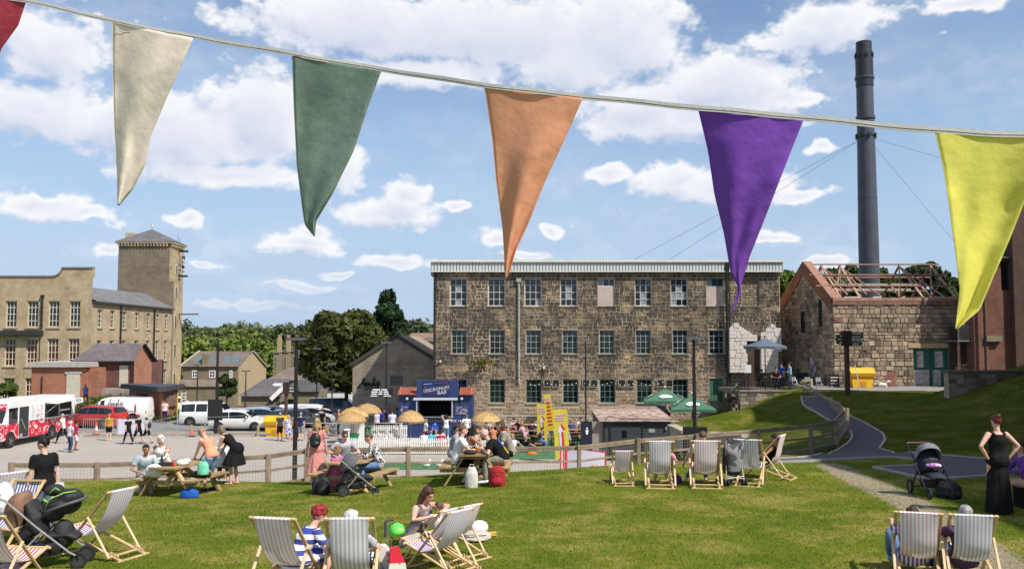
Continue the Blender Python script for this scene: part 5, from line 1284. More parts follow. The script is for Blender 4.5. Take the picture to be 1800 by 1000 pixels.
MB().tube([(-1.0,-1.75,.9),(-1.0,-1.75,1.25),(-1.0,-1.75,1.5)],[.06,.06,.03],8).build('bottle_print',mat('bottle_red',(.45,.06,.04),.6),av)
car('white hatchback with black roof pillars parked nearest, behind the bending women',422,64.5,R(-90),WHITE,'hatch',4.0,1.73,1.42)
car('boxy white off roader with dark windows',374,70,R(-90),(.74,.74,.72),'box',4.6,1.9,1.85)
car('white car end glimpsed just right of the brick hut',309,80,R(-60),(.74,.74,.72),'hatch',4.0,1.7,1.45)
car('silver blue car parked behind the white hatchback',462,67.5,R(-84),(.26,.32,.40),'hatch',4.1,1.75,1.42)
car('dark navy people carrier in the middle of the car park',478,72,R(-75),(.018,.024,.045),'suv',4.4,1.8,1.65)
car('small white van with lettering in the back row',430,77,R(-90),(.74,.74,.72),'van',4.1,1.7,1.65,name='parked_van',cat='van')
car('dark blue car in the row behind the white hatchback',415,73,R(-88),(.02,.03,.06),'estate',4.3,1.75,1.45)
car('blue car behind the standing couple',505,76,R(-60),(.04,.10,.25),'suv',4.3,1.8,1.6)
car('silver hatchback with angled windscreen beside the thick lamp post',538,70,R(-55),(.45,.46,.48),'hatch',4.1,1.75,1.45)
car('dark grey hatchback in front of the silver one',522,66,R(-50),(.045,.048,.052),'hatch',4.1,1.75,1.42)
car('pale silver car parked furthest right near the cyclist',565,76,R(-65),(.5,.52,.55),'hatch',4.1,1.75,1.45)
car('large white panel van at the back of the car park',545,79,R(-90),(.74,.75,.77),'van',5.2,1.9,1.9,name='parked_van',cat='van')
car('dark green blue van partly behind the cyclists',592,86,R(-90),(.03,.06,.09),'van',5.0,1.9,2.0,name='parked_van',cat='van')
car('dark car tail glimpsed right of the lettered van',263,74,R(-90),(.02,.03,.03),'hatch',3.6,1.7,1.4)
# ---- the pizza truck
TXs=-29.3
pt_=thing('pizza_truck','white and red patterned pizza truck with open serving hatch at far left','food truck',(TXs-1.1,57.1,0))
def ty(px):return-TXs*F0/(900-px)-57.1
def tz_(px,py):return CAMZ-(py-600)/F0*(57.1+ty(px))
twh=mat('truck_white',(.80,.79,.77),.4,.05,1,coat=.3)
def swirl_mat():
    m=bpy.data.materials.new('truck_swirls');m.use_nodes=True;N,L=m.node_tree.nodes,m.node_tree.links;b=N['Principled BSDF'];b.inputs['Roughness'].default_value=.4
    tc=N.new('ShaderNodeTexCoord')
    n=N.new('ShaderNodeTexNoise');n.inputs['Scale'].default_value=1.4;n.inputs['Detail'].default_value=1;L.new(tc.outputs['Object'],n.inputs['Vector'])
    mx0=N.new('ShaderNodeVectorMath');mx0.operation='MULTIPLY_ADD';mx0.inputs[1].default_value=(.5,.5,.5);L.new(n.outputs['Color'],mx0.inputs[0]);L.new(tc.outputs['Object'],mx0.inputs[2])
    def ring(scale,r0,r1):
        v=N.new('ShaderNodeTexVoronoi');v.inputs['Scale'].default_value=scale;L.new(mx0.outputs[0],v.inputs['Vector'])
        a=N.new('ShaderNodeMath');a.operation='COMPARE';a.inputs[1].default_value=(r0+r1)/2;a.inputs[2].default_value=(r1-r0)/2;L.new(v.outputs['Distance'],a.inputs[0]);return a.outputs[0]
    a=ring(2.6,.26,.36);c=ring(1.1,.40,.47)
    mm=N.new('ShaderNodeMath');mm.operation='MAXIMUM';L.new(a,mm.inputs[0]);L.new(c,mm.inputs[1])
    mx=N.new('ShaderNodeMix');mx.data_type='RGBA';mx.inputs[6].default_value=(.60,.020,.045,1);mx.inputs[7].default_value=(.80,.62,.64,1);L.new(mm.outputs[0],mx.inputs[0]);L.new(mx.outputs[2],b.inputs['Base Color']);return m
swm=swirl_mat()
y0,y1=ty(20),ty(136);H1=2.68;SX=1.1
b=MB();b.prism([(y0,.45),(y1,.45),(y1,H1-.05),(y1-.1,H1),(y0+.5,H1+.02),(y0+.25,H1-.12),(y0+.05,1.75),(y0-.35,1.45),(y0-.4,.45)],-SX,SX,'x');b.build('body',twh,pt_)
# cut-outs simulated by real recess boxes proud of the body
sd=MB()
def side(yy0,yy1,z0,z1,m,nm,off=.02,th=.02,parent=pt_):
    return MB().box(SX+off-th,SX+off,min(yy0,yy1),max(yy0,yy1),z0,z1).build(nm,m,parent)
side(ty(57),ty(136),.45,1.38,swm,'patterned_panel');side(y0-.36,ty(39),.45,1.38,swm,'patterned_panel')
MB().box(-SX,SX,y0-.42,y0-.395,.45,1.42).build('patterned_front',swm,pt_)
MB().box(-SX+.1,SX-.1,y0+.02,y0+.05,2.22,2.6).build('patterned_header',swm,pt_)
b=MB();b.add([(-SX+.12,y0-.33,1.47),(SX-.12,y0-.33,1.47),(SX-.12,y0+.03,2.2),(-SX+.12,y0+.03,2.2)],[(0,1,2,3)]);b.build('windscreen',G_CAR,pt_)
side(y0+.12,ty(37),1.3,2.3,G_CAR,'side_window',.015)
side(ty(40),ty(56),.5,2.3,mat('door_dark',(.03,.035,.04),.5),'doorway',.022);side(ty(41),ty(45),.5,.72,mat('step_grey',(.4,.4,.38)),'step',.05,.04)
MB().tube([(SX+.05,ty(42),1.6),(SX+.05,ty(50),.95)],.025,6).build('grab_rail',mat('lime',(.25,.65,.2),.5),pt_)
mb_=side(ty(58),ty(83),1.42,2.40,mat('menu_white',(.76,.78,.78),.6,.03),'menu_board',.05,.04)
tx=MB()
for r_ in range(9):
    for c_ in range(3):
        if c_==1 and 2<r_<8:continue
        ya=ty(58)+.12+c_*.52;tx.box(SX+.051,SX+.056,ya,ya+rnd(.2,.42),1.5+r_*.095,1.525+r_*.095)
tx.build('menu_lettering',mat('menu_grey',(.3,.32,.34)),mb_);MB().box(SX+.051,SX+.056,ty(67),ty(74),1.6,2.1).build('menu_print',spots('menu_pink',(.76,.78,.78),(.75,.35,.35),9,.5),mb_)
side(ty(84),ty(130),1.45,2.32,mat('hatch_dark',(.022,.014,.012),.8),'hatch_opening',.024)
b=MB();b.box(SX-.05,SX+.28,ty(84),ty(130),1.38,1.44);b.build('counter',mat('counter_steel',(.45,.45,.45),.3,metal=.6),pt_)
b=MB();b.add([(SX+.03,ty(84),2.36),(SX+.03,ty(128),2.36),(SX+.75,ty(128),2.42),(SX+.75,ty(84),2.30),(SX+.03,ty(84),2.39),(SX+.03,ty(128),2.39),(SX+.75,ty(128),2.45),(SX+.75,ty(84),2.33)],[(0,1,2,3),(7,6,5,4),(2,1,5,6),(3,2,6,7),(0,3,7,4)]);b.build('hatch_flap',twh,pt_)
MB().tube([(SX+.04,ty(85),1.7),(SX+.7,ty(88),2.30)],.02,6).build('flap_strut',chrome,pt_);side(ty(107),ty(109),1.45,2.32,mat('counter_steel',(.45,.45,.45)),'hatch_pillar',.05,.04)
s_=side(ty(112),ty(129),2.18,2.50,mat('sign_board',(.86,.86,.86),.6),'sign_board',.82,.03)
text_mesh('PIZZA',.27,mat('pizza_text',(.05,.14,.08),.6),'lettering',s_,(SX+.83,(ty(112)+ty(129))/2,2.34),(R(90),0,R(90)),.01)
side(ty(110),ty(127),1.7,1.82,wh,'name_strip',.035)
fb=MB()
for k in range(14):yy=ty(86)+k*(ty(130)-ty(86))/14;fb.add([(SX+.03,yy,2.3),(SX+.03,yy+.2,2.3),(SX+.03,yy+.1,2.16)],[(0,1,2)])
fb.build('pennant',mat('pennant_pink',(.7,.4,.3),.8),pt_,fix=False)
for yy in(ty(25),ty(97)):
    MB().lathe([(.5,-.02),(.5,.02)],20,Matrix.Translation((SX+.02,yy,.46))@Matrix.Rotation(R(90),4,'Y')).build('wheel_arch',black_paint,pt_);wheel(pt_,SX-.06,yy,.41,.25,1,chrome);wheel(pt_,-SX+.1,yy,.41,.25,-1)
MB().box(SX+.1,SX+.3,y0+.25,y0+.4,1.75,2.15).build('wing_mirror',black_paint,pt_);MB().box(-.4,.4,-1,0,H1,H1+.12).build('roof_vent',twh,pt_)
b=MB();b.box(-.9,-.5,y0-.46,y0-.42,.95,1.15);b.box(.5,.9,y0-.46,y0-.42,.95,1.15);b.build('headlight',mat('amber',(.8,.45,.1),.3),pt_)
# ---- barriers, cones, panel
galv=mat('galvanised',(.42,.43,.43),.45,.1,5,metal=.3)
def barrier(label,px,Y,rz=0):
    o=thing('crowd_barrier',label,'barrier',onpx(px,Y),rz,'steel crowd barriers');b=MB();b.tube([(-1.1,0,.15),(-1.1,0,1.1),(1.1,0,1.1),(1.1,0,.15),(-1.1,0,.15)],.022,6);b.build('frame',galv,o)
    for k in range(1,16):MB().tube([(-1.1+k*2.2/16,0,.15),(-1.1+k*2.2/16,0,1.1)],.011,5).build('bar',galv,o)
    for s in(-.8,.8):MB().tube([(s,-.3,0),(s,0,.15),(s,.3,0)],.018,5).build('foot',galv,o)
barrier('steel crowd barrier in front of the red car',175,60.5)
def cone_(label,px,Y,c1,h=.7):
    o=thing('traffic_cone',label,'traffic cone',onpx(px,Y),0,'traffic cones');b=MB();b.box(-.2,.2,-.2,.2,0,.04);b.build('base',mat('cone_base',(.1,.03,.02)),o)
    MB().lathe([(.17,.04),(.12,h*.33)],12).build('cone',mat('cone_orange',(.75,.12,.03),.6),o);MB().lathe([(.12,h*.33),(.075,h*.66)],12).build('band',mat('cone_white',(.75,.75,.75))if c1 else mat('cone_orange',(.75,.12,.03)),o);MB().lathe([(.075,h*.66),(.02,h)],12).build('tip',mat('cone_orange',(.75,.12,.03)),o)
cone_('red and white traffic cone behind the steel barrier',169,61.5,True,.8);cone_('orange cone left of the woman in the orange top',337,60,False,.55)
o=thing('folding_screen','pale lilac hoarding panel behind the walking family','panel',onpx(236,61),0);MB().box(-1.05,1.0,0,.05,.05,1.05).build('panel',mat('lilac_panel',(.62,.62,.74),.7,.08,2),o)
b=MB();b.box(-1.1,-1.05,-.2,.25,0,1.08);b.box(1.0,1.05,-.2,.25,0,1.08);b.build('frame',galv,o);MB().box(-.1,.75,-.012,-.001,.25,.8).build('print',spots('panel_print',(.62,.62,.74),(.75,.45,.4),3,.52),o)
o=thing('rope_fence','thin post and rope line across the yard entrance','rope',onpx(311,61),0)
MB().tube([(0,0,0),(0,0,1.35)],.03,6).build('post',galv,o);MB().tube([(-2.5,0,.8),(-1.2,0,1.0),(0,0,1.25),(2.2,0,1.18),(5,0,1.3)],.012,5).build('rope',galv,o)
o=thing('timber_rail','low timber rail lying along the yard edge','rail',onpx(310,59.5),0);MB().beam((-6,0,.12),(6,.6,.16),.1,.1).build('rail',mat('old_timber',(.30,.24,.17),.9,.2,3),o)
for px,lab in((453,'short pale timber bollard in front of the white hatchback'),(335,'short dark timber bollard left of the orange cone')):
    o=thing('bollard',lab,'bollard',onpx(px,60),0,'timber bollards');MB().beam((0,0,0),(.03,0,.75),.17,.15,bev=.02).build('post',mat('bollard_timber',(.40,.31,.20)if px>400 else(.2,.12,.08),.9,.2),o)
yel=mat('grit_yellow',(.75,.40,.012),.5,.1,2)
def grit_bin(label,px,Y,s=1.0,rz=0,z=None):
    p=onpx(px,Y)
    if z:p.z=z
    o=thing('grit_bin',label,'grit bin',p,rz,'yellow grit bins',s)
    b=MB();b.prism([(-.48,.0),(-.56,.62),(.56,.62),(.48,0)],-.35,.35,'y');b.build('bin',yel,o)
    MB().box(-.18,.18,-.37,-.34,.0,.34).build('forklift_slot',mat('grit_dark',(.45,.22,.01)),o)
    b=MB();b.prism([(-.42,.60),(-.48,.78),(-.2,1.02),(.25,1.05),(.45,.8),(.42,.60)],-.62,.62,'x');l=b.build('lid',yel,o)
    return o
grit_bin('yellow grit bin at the back of the yard beside the white hatchback',487,60.5,1.25);grit_bin('yellow grit bin against the barn wall behind the signpost',1512,58.3,1.25)
# ================================================================== KIOSK
KY=59.3;kx0,kx1=at(701,720,KY).x,at(831,720,KY).x;kk=thing('drinks_kiosk','dark blue drinks kiosk with red tiled wings and painted sign board','kiosk',(kx0,KY,0))
navy=mat('kiosk_navy',(.022,.045,.145),.5,.1,2);kw=kx1-kx0
def kx(px):return at(px,710,KY).x-kx0
def kz(py):return at(766,py,KY).z
MB().box(0,kx(737),0,2.4,0,kz(693)).build('left_wing',navy,kk);MB().box(kx(796),kw,0,2.4,0,kz(693)).build('right_wing',navy,kk);MB().box(kx(737),kx(796),1.8,2.4,0,kz(700)).build('rear_wall',mat('kiosk_dark',(.008,.010,.014),.8),kk)
MB().box(kx(737),kx(796),-.01,.1,0,kz(733)).build('counter_front',navy,kk);MB().box(kx(736),kx(797),-.28,.2,kz(733),kz(731.4)).build('counter_top',mat('counter_steel',(.45,.45,.45)),kk)
MB().box(kx(733),kx(806.5),-.22,.12,kz(697.5),kz(667.5)).build('sign_board',navy,kk);MB().box(kx(737),kx(796),.1,1.8,kz(699),kz(697)).build('soffit',mat('kiosk_dark',(.008,.010,.014)),kk)
sgn=MB().box(kx(744),kx(790),-.26,-.22,kz(695),kz(669.5)).build('sign',mat('sign_navy',(.014,.028,.12),.5,.15),kk)
swt=mat('sign_chalk',(.60,.66,.72),.7,.1,8);srd=mat('sign_red',(.35,.06,.10),.7)
text_mesh('UNCKONLIKI',.30,swt,'lettering',sgn,(kx(767),-.27,kz(683.5)),(R(90),R(-9),0),.01,sx=.92,shear=.2);text_mesh('BAR',.34,swt,'lettering',sgn,(kx(777),-.27,kz(689.5)),(R(90),R(-8),0),.01,sx=1.0,shear=.2)
b=MB()
for(x0,z0,x1,z1)in((747,690,772,692),(784,692,788,678),(746,676,748,689),(765,673,787,671.5),(766,672,770,675),(770,675,787,673)):b.beam((kx(x0),-.268,kz(z0)),(kx(x1),-.268,kz(z1)),.02,.06,up=(0,1,0))
b.build('red_flourish',srd,sgn);text_mesh('~~~',.3,swt,'flourish',sgn,(kx(752),-.27,kz(674)),(R(90),R(-5),0),.01)
b=MB();b.prism([(-.75,kz(702)),(-.75,kz(701)),(.0,kz(697.5)),(.0,kz(699))],kx(728),kx(805),'x');b.build('awning',mat('awning_grey',(.36,.37,.42),.8,.05),kk)
for px in(734.5,796):MB().box(kx(px)-.04,kx(px)+.04,-.70,-.62,kz(733),kz(701)).build('awning_post',mat('post_grey',(.40,.42,.45)),kk)
tilem=mat('pantile',(.36,.105,.06),.8,.2,6,rand=.2)
for(a,c)in((699,732.8),(806.8,833)):
    x0,x1=kx(a),kx(c);n=int((x1-x0)/.11);bb=MB().add([(x0,-.25,kz(693.5)),(x1,-.25,kz(693.5)),(x1,1.2,kz(683)),(x0,1.2,kz(683))],[(0,1,2,3)]);ro=bb.build('wing_roof',tilem,kk,fix=False)
    for k in range(n):MB().beam((x0+(k+.5)*(x1-x0)/n,-.26,kz(693.5)+.02),(x0+(k+.5)*(x1-x0)/n,1.2,kz(683)+.02),.07,.05).build('tile_roll',tilem,ro)
for px in(716,812):l=MB().box(kx(px)-.07,kx(px)+.07,-.16,-.02,kz(702),kz(697.5)).build('wall_lamp',mat('lamp_white',(.8,.8,.78),.4),kk)
for(a,c)in((704,718),(800,822)):MB().box(kx(a),kx(c),-.04,-.005,kz(728),kz(714)).build('menu_poster',spots('menu_poster',(.04,.05,.13),(.28,.24,.34),7,.52),kk)
text_mesh('SINCE 18',.20,wh,'lettering',kk,(kx(798),-.03,kz(739.5)),(R(90),0,0),.01,sx=1.25);text_mesh('COCKTAILS',.20,mat('sign_green',(.3,.42,.4)),'lettering',kk,(kx(762),-.03,kz(739.5)),(R(90),0,0),.01)
bt=MB()
for k in range(16):bt.lathe([(.035,0),(.035,.2),(.012,.26),(.012,.32)],6,o=(kx(742)+k*.13,1.6,kz(722)+(k%2)*.5))
tag(bt.build('bottle',mat('bottle_dark',(.05,.08,.06),.2),kk),kind='stuff')
# ---- thatched parasols
thm=bpy.data.materials.get('thatch')or mat('thatch',(.62,.43,.20),.95,.3,14,.9,40,col2=(.40,.24,.095),rand=.25)
def thatch_parasol(px,ptop,prim,pw,Y,label):
    g=onpx(px,Y);o=thing('thatched_parasol',label,'parasol',g,0,'thatched straw parasols');zt=at(px,ptop,Y).z-g.z;zr=at(px,prim,Y).z-g.z;r=pw/2*Y/F0
    MB().tube([(0,0,0),(0,0,zt-.1)],.03,8).build('pole',mat('parasol_pole',(.35,.30,.22)),o)
    MB().lathe([(r,zr),(r*.98,zr+.05),(r*.82,zr+(zt-zr)*.45),(r*.5,zr+(zt-zr)*.8),(r*.2,zt-.04),(.02,zt)],26).build('thatch_core',thm,o,smooth=True)
    rng=random.Random(int(px));s=MB();n=900
    for k in range(n):
        a=rng.uniform(0,6.283);f=rng.random()**.7;p0=(r*(f+.03),);rr=r*f
        z_=lambda q:np.interp(q/r,[0,.2,.5,.82,.98,1.04],[zt,zt-.04,zr+(zt-zr)*.8,zr+(zt-zr)*.45,zr+.05,zr-.12]);l=.22;r2=min(rr+l,r*1.05);w=.012
        ca,sa=math.cos(a),math.sin(a);a2=a+rng.uniform(-.06,.06);h=rng.uniform(.01,.03);drop=rng.uniform(.0,.10)if r2>r else 0
        s.add([(ca*rr-sa*w,sa*rr+ca*w,z_(rr)+h),(ca*rr+sa*w,sa*rr-ca*w,z_(rr)+h),(math.cos(a2)*r2,math.sin(a2)*r2,z_(r2)+h-drop)],[(0,1,2)])
    tag(s.build('straw',thm,o,fix=False),kind='stuff')
thatch_parasol(645,709,724,50,57.5,'furthest straw parasol of the overlapping three');thatch_parasol(621,715,731,52,56,'middle straw parasol of the overlapping three');thatch_parasol(617,723,739,52,53.8,'nearest straw parasol of the overlapping three')
thatch_parasol(722,721,739,49,53.5,'straw parasol standing in front of the kiosk left wing');thatch_parasol(854,723,739,52,55,'straw parasol in front of the mill wall right of the kiosk')
# ---- picket fences
pk=mat('picket_white',(.80,.79,.76),.6,.05)
def picket_fence(label,xa,xb,Y,h=.92,post=True):
    a=onpx(xa,Y);b_=onpx(xb,Y);o=thing('picket_fence',label,'fence',a,0,'white picket fences');w=b_.x-a.x;n=int(w/.118)
    me=MB().prism([(-.036,.06),(.036,.06),(.036,h-.05),(0,h),(-.036,h-.05)],0,.02,'y').mesh('picket',pk)
    for k in range(n):newobj('picket',me,o,((k+.5)*w/n,0,rnd(-.01,.01)),(0,rnd(-.012,.012),0))
    for z in(.25,.68):MB().box(0,w,.021,.05,z,z+.06).build('rail',pk,o)
    for k in range(int(w/2.2)+1):MB().box(min(k*2.2,w-.08),min(k*2.2,w-.08)+.08,.05,.13,0,h+.08).build('post',pk,o)
picket_fence('white picket fence along the front of the lounge, left stretch',608,785,50.5);picket_fence('white picket fence along the front of the lounge, right stretch behind the seated friends',786,862,50.5)
picket_fence('white picket fence at the back of the putting area, left of the kiosk',643,716,58.3)
o=thing('picket_post','single tall white gate post at the left end of the front picket fence','post',onpx(610,50.3),0);MB().box(-.11,.11,-.1,.1,0,1.35).build('post',pk,o);MB().box(-.15,.15,-.14,.14,1.35,1.42).build('cap',pk,o)
grn=mat('tub_green',(.015,.24,.10),.5)
for px,Y,lab in((618,54,'green round tub behind the front picket fence, left one'),(640,58,'green round tub further back, right one')):
    o=thing('tub',lab,'tub',onpx(px,Y),0,'green tubs');MB().lathe([(.36,0),(.42,.7),(.46,.72),(.46,.78),(.40,.78)],18).build('body',grn,o,smooth=True);MB().lathe([(.39,.70),(.0,.72)],18).build('soil',mat('soil',(.05,.04,.03)),o)
o=thing('white_screen','white draped screen between the straw parasols and green tubs','screen',onpx(626,57),0);MB().box(-.9,.5,0,.05,0,1.2).build('sheet',pk,o)
for px in(680,770,792,870):
    o=thing('ornament_duck',{680:'white duck ornament on the green strip below the middle of the fence',770:'white duck ornament on the green strip, left of the pair',792:'white duck ornament on the green strip, right of the pair',870:'white duck ornament by the bald man'}[px],'ornament',onpx(px-20,45.2),0,'white duck ornaments')
    b=MB();b.ell((0,0,.16),(.17,.1,.12));b.tube([(.1,0,.2),(.14,0,.36)],.05,6);b.ell((.15,0,.4),(.07,.05,.06));b.build('body',pk,o,smooth='all')
b=MB();o=thing('hand_rail','thin grey railing along the foot of the mill wall','railing',(at(840,700,63).x,63,0));w=at(1035,700,63).x-at(840,700,63).x
b.tube([(0,0,1.1),(w,0,1.1)],.03,6);b.tube([(0,0,.55),(w,0,.55)],.02,6);b.build('rail',galv,o)
for k in range(6):MB().tube([(k*w/5,0,0),(k*w/5,0,1.1)],.03,6).build('post',galv,o)
o=thing('scaffold_rail','pale scaffold tube rail from the car park to the straw parasols','railing',onpx(535,58),0);b=MB();b.tube([(0,0,1.05),(6.2,0,1.05)],.03,6);b.build('rail',galv,o)
for k in range(4):MB().tube([(k*2.0,0,0),(k*2.0,0,1.05)],.03,6).build('post',galv,o)
# ---- toilet block
tb=thing('toilet_block','dark grey cabin with brown plank roof and an open navy door','cabin',(4.75,48,0));tw_=3.55
dgy=mat('cabin_grey',(.040,.050,.060),.6,.12,1.5);MB().box(0,tw_,0,6,0,2.05).build('body',dgy,tb)
tzf,tzr=at(1120,738.5,48).z,at(1075,713.5,54).z
for k in range(16):
    xa=-.18+k*(tw_+.36)/16
for k in range(14):
    y=-.2+k*6.4/14;z=tzf-.02+(tzr-tzf)*k/14;MB().beam((-.2,y+.22,z),(tw_+.2,y+.22,z),.44,.05).build('roof_plank',mat('plank_brown',(.42,.31,.25),.9,.45,3,rand=.3),tb)
MB().prism([(-.05,2.0),(6.2,2.0),(6.2,tzr-.04),(-.05,tzf-.04)],-.05,.02,'x').build('side_fascia',dgy,tb)
d_=MB().box(.45,2.05,-.03,-.0,.0,1.82).build('front_door',mat('cabin_grey2',(.034,.044,.054),.6),tb);b=MB();b.box(.38,.45,-.08,0,0,1.9);b.box(2.05,2.12,-.08,0,0,1.9);b.box(.45,2.05,-.08,0,1.83,1.9);b.build('door_frame',mat('cabin_dark',(.02,.024,.03)),tb)
MB().box(1.0,1.25,-.045,-.031,1.2,1.55).build('vision_panel',G_DARK,d_);MB().box(2.4,2.72,-.02,-.001,1.45,1.65).build('vent',galv,tb);MB().tube([(3.3,-.05,1.6),(3.3,-.05,1.75)],.05,8).build('lamp',galv,tb)
MB().tube([(.1,-.06,1.0),(.1,-.06,2.1),(.3,-.12,2.3),(.9,-.12,2.16),(3.2,-.12,2.14),(4.6,0,2.17),(5.3,.1,2.1)],.02,6).build('cable',black_paint,tb)
MB().box(-.55,-.0,.15,.22,0,2.0).build('door_jamb',mat('jamb_pink',(.30,.25,.24),.8),tb)
d_=MB().box(-1.15,-.55,.1,.16,.02,2.02).build('open_door',mat('door_navy',(.012,.016,.035),.5),tb)
b=MB();b.ell((-.82,.085,1.66),(.05,.012,.05));b.prism([(-.9,1.58),(-.74,1.58),(-.78,1.34),(-.86,1.34)],.075,.09,'y');b.build('man_symbol',wh,d_)
MB().box(.02,.05,1.0,1.8,1.3,1.7).build('side_window',wh,tb)
# black box, timber planters on the bank
o=thing('speaker_box','matt black box at the foot of the lamp post beside the bank','box',onpx(1225,43),0);MB().box(-.55,.5,0,.5,0,at(1225,751,43).z-o.location.z).build('case',black_paint,o);MB().box(-.5,.45,-.02,-.001,.1,1.2).build('grille',mat('grille_grey',(.03,.03,.03)),o)
tmb=mat('sleeper_wood',(.42,.36,.28),.9,.2,3,.3)
for(lab,p,q)in(('long pale sleeper edging left of the black box',((1181,744,47),(1206,755,45)),0),('long pale sleeper edging right of the black box',((1247,757,45),(1310,762,43)),0)):
    a,b_=at(*p[0]),at(*p[1]);o=thing('sleeper',lab,'timber sleeper',a,0);MB().beam((0,0,-.1),b_-a+Vector((0,0,-.1)),.5,.12).build('top_board',tmb,o);MB().beam((0,-.2,-.7),b_-a+Vector((0,-.2,-.7)),.12,1.1).build('side_board',tmb,o)
# ---- green parasols, black cover, grey parasol
pg=mat('parasol_green',(.075,.20,.125),.75,.08,2,trans=.2)
def square_parasol(px,pap,prim,pw,Y,label,m,logo=True,z=None,pole=black_paint,rot=R(45)*0+R(38),group=None,n=4,zr2=None):
    g=onpx(px,Y)
    if z is not None:g.z=z
    o=thing('parasol',label,'parasol',g,rot,group);za,zr=at(px,pap,Y).z-g.z,at(px,prim,Y).z-g.z;r=pw/2*Y/F0*(1.0 if n>4 else 1.02)
    P=[Vector((math.cos(2*math.pi*k/n)*r,math.sin(2*math.pi*k/n)*r,zr))for k in range(n)];ap=Vector((0,0,za))
    c=MB();mids=[]
    for k in range(n):
        a,b_=P[k],P[(k+1)%n];m_=(a+b_)/2+Vector((0,0,.04));m_*=.985;m_.z=zr+.03
        am_,bm_=a.lerp(ap,.5)-Vector((0,0,.03)),b_.lerp(ap,.5)-Vector((0,0,.03));mm=m_.lerp(ap,.5)-Vector((0,0,.06))
        i=len(c.v);c.add([a,m_,b_,am_,mm,bm_,ap],[(0,1,4,3),(1,2,5,4),(3,4,6),(4,5,6)]);c.add([a,m_,b_,a-Vector((0,0,.16)),m_-Vector((0,0,.16)),b_-Vector((0,0,.16))],[(0,3,4,1),(1,4,5,2)])
        rb_=MB().tube([a-Vector((0,0,.03)),ap-Vector((0,0,.12))],.015,5).build('rib',pole,o)
        if logo:
            nm=((b_-a).cross(ap-a)).normalized();ct=m_.lerp(ap,.30)+nm*.05;ux=(b_-a).normalized();uy=nm.cross(ux)
            q=MB();pts=[ct+ux*(math.cos(t)*.42)+uy*(math.sin(t)*.20+(.05 if abs(math.cos(t))<.5 else 0))for t in[2*math.pi*j/18 for j in range(18)]];q.add(pts,[tuple(range(18))]);lg=q.build('logo',wh,o,fix=False)
            q=MB()
            for j in range(5):q.add([ct+nm*.006+ux*(-.3+j*.13)+uy*-.06,ct+nm*.006+ux*(-.22+j*.13)+uy*-.06,ct+nm*.006+ux*(-.22+j*.13)+uy*.07,ct+nm*.006+ux*(-.3+j*.13)+uy*.07],[(0,1,2,3)])
            q.build('logo_lettering',pg,lg,fix=False)
    c.build('canopy',m,o,fix=False);MB().tube([(0,0,0),(0,0,za+.1)],.035,8).build('pole',pole,o);MB().ell((0,0,za+.1),(.06,.06,.06)).build('finial',wh if logo else pole,o)
    return o
square_parasol(1170,683,703,104,58.5,'green square parasol with white oval badges, left one further back',pg,group='green pub parasols');square_parasol(1217,694,717,106,56,'green square parasol with white oval badges, right one in front',pg,group='green pub parasols')
square_parasol(1346,594,609,78,60,'grey blue parasol on the terrace against the white ruin',mat('parasol_slate',(.13,.16,.21),.8,.05,trans=.15),False,3.05,rot=R(10),n=8)
o=thing('covered_grill','black curved cover beneath the left green parasol','cover',onpx(1148,55),0);b=MB();b.prism([(-1.1,0),(-1.1,2.0),(-.7,2.35),(.7,2.35),(1.05,1.9),(1.05,0)],0,1.6,'y');b.build('cover',mat('vinyl_black',(.02,.02,.035),.35),o)
# ---- yellow totems
yb=mat('totem_yellow',(.62,.50,.03),.6,.08,2);rd=mat('totem_red',(.55,.03,.03),.6);lil=mat('totem_lilac',(.62,.62,.80),.6);pk_=mat('totem_pink',(.62,.38,.58),.6)
def totem(px,Y,pb,ptp,pw,label,lean=0,arrow=True,depth=.22,rz=0):
    g=onpx(px,Y);o=thing('totem_sign',label,'sign',g,rz,'yellow totem signs');H_=at(px,ptp,Y).z-at(px,pb,Y).z;z0=max(0.02,at(px,pb,Y).z-g.z);w=pw/2*Y/F0
    M_=Matrix.Translation((0,0,z0))@Matrix.Rotation(R(lean),4,'Y')
    b=MB().box(-w,w,0,depth,0,H_,M_).build('board',yb,o)
    if z0>.1:MB().box(-w*.6,w*.6,.1,.2,0,z0+.1).build('stand',galv,o)
    b=MB()
    tr_=random.Random(int(px))
    for r_ in range(3):
        x=-w*(.75-.15*(r_==2))
        while x<w*.55:lw=w*tr_.uniform(.18,.34);b.box(x,x+lw,-.02,-.004,H_*(.765+.055*r_)+tr_.uniform(0,.012)*H_,H_*(.805+.055*r_),M_);x+=lw*1.25
    b.build('painted_title',pk_,o)
    if arrow:
        MB().prism([(-w*.08,H_*.02),(w*.45,H_*.02),(w*.3,H_*.58),(w*.62,H_*.60),(w*.05,H_*.73),(-w*.1,H_*.6)],-.012,-.003,'y',M_).build('arrow_shadow',rd,o)
        MB().prism([(-w*.25,H_*.02),(w*.0,H_*.02),(w*.0,H_*.56),(w*.35,H_*.54),(-w*.12,H_*.70),(-w*.62,H_*.52),(-w*.28,H_*.56)],-.022,-.013,'y',M_).build('arrow',lil,o)
    else:
        b=MB()
        for k in range(7):b.box(-w*.6,w*.6,-.02,-.004,H_*(.14+k*.1),H_*(.19+k*.1),M_)
        b.build('painted_letters',rd,o)
totem(954,55,779,711,17,'narrow yellow arrow totem, left of three',-1.5);totem(969,58,756,693,13,'leaning yellow lettered totem, tallest and furthest of three',-7,False);totem(989,47,806,720,25,'wide yellow arrow totem with striped foot, nearest of three',-3)
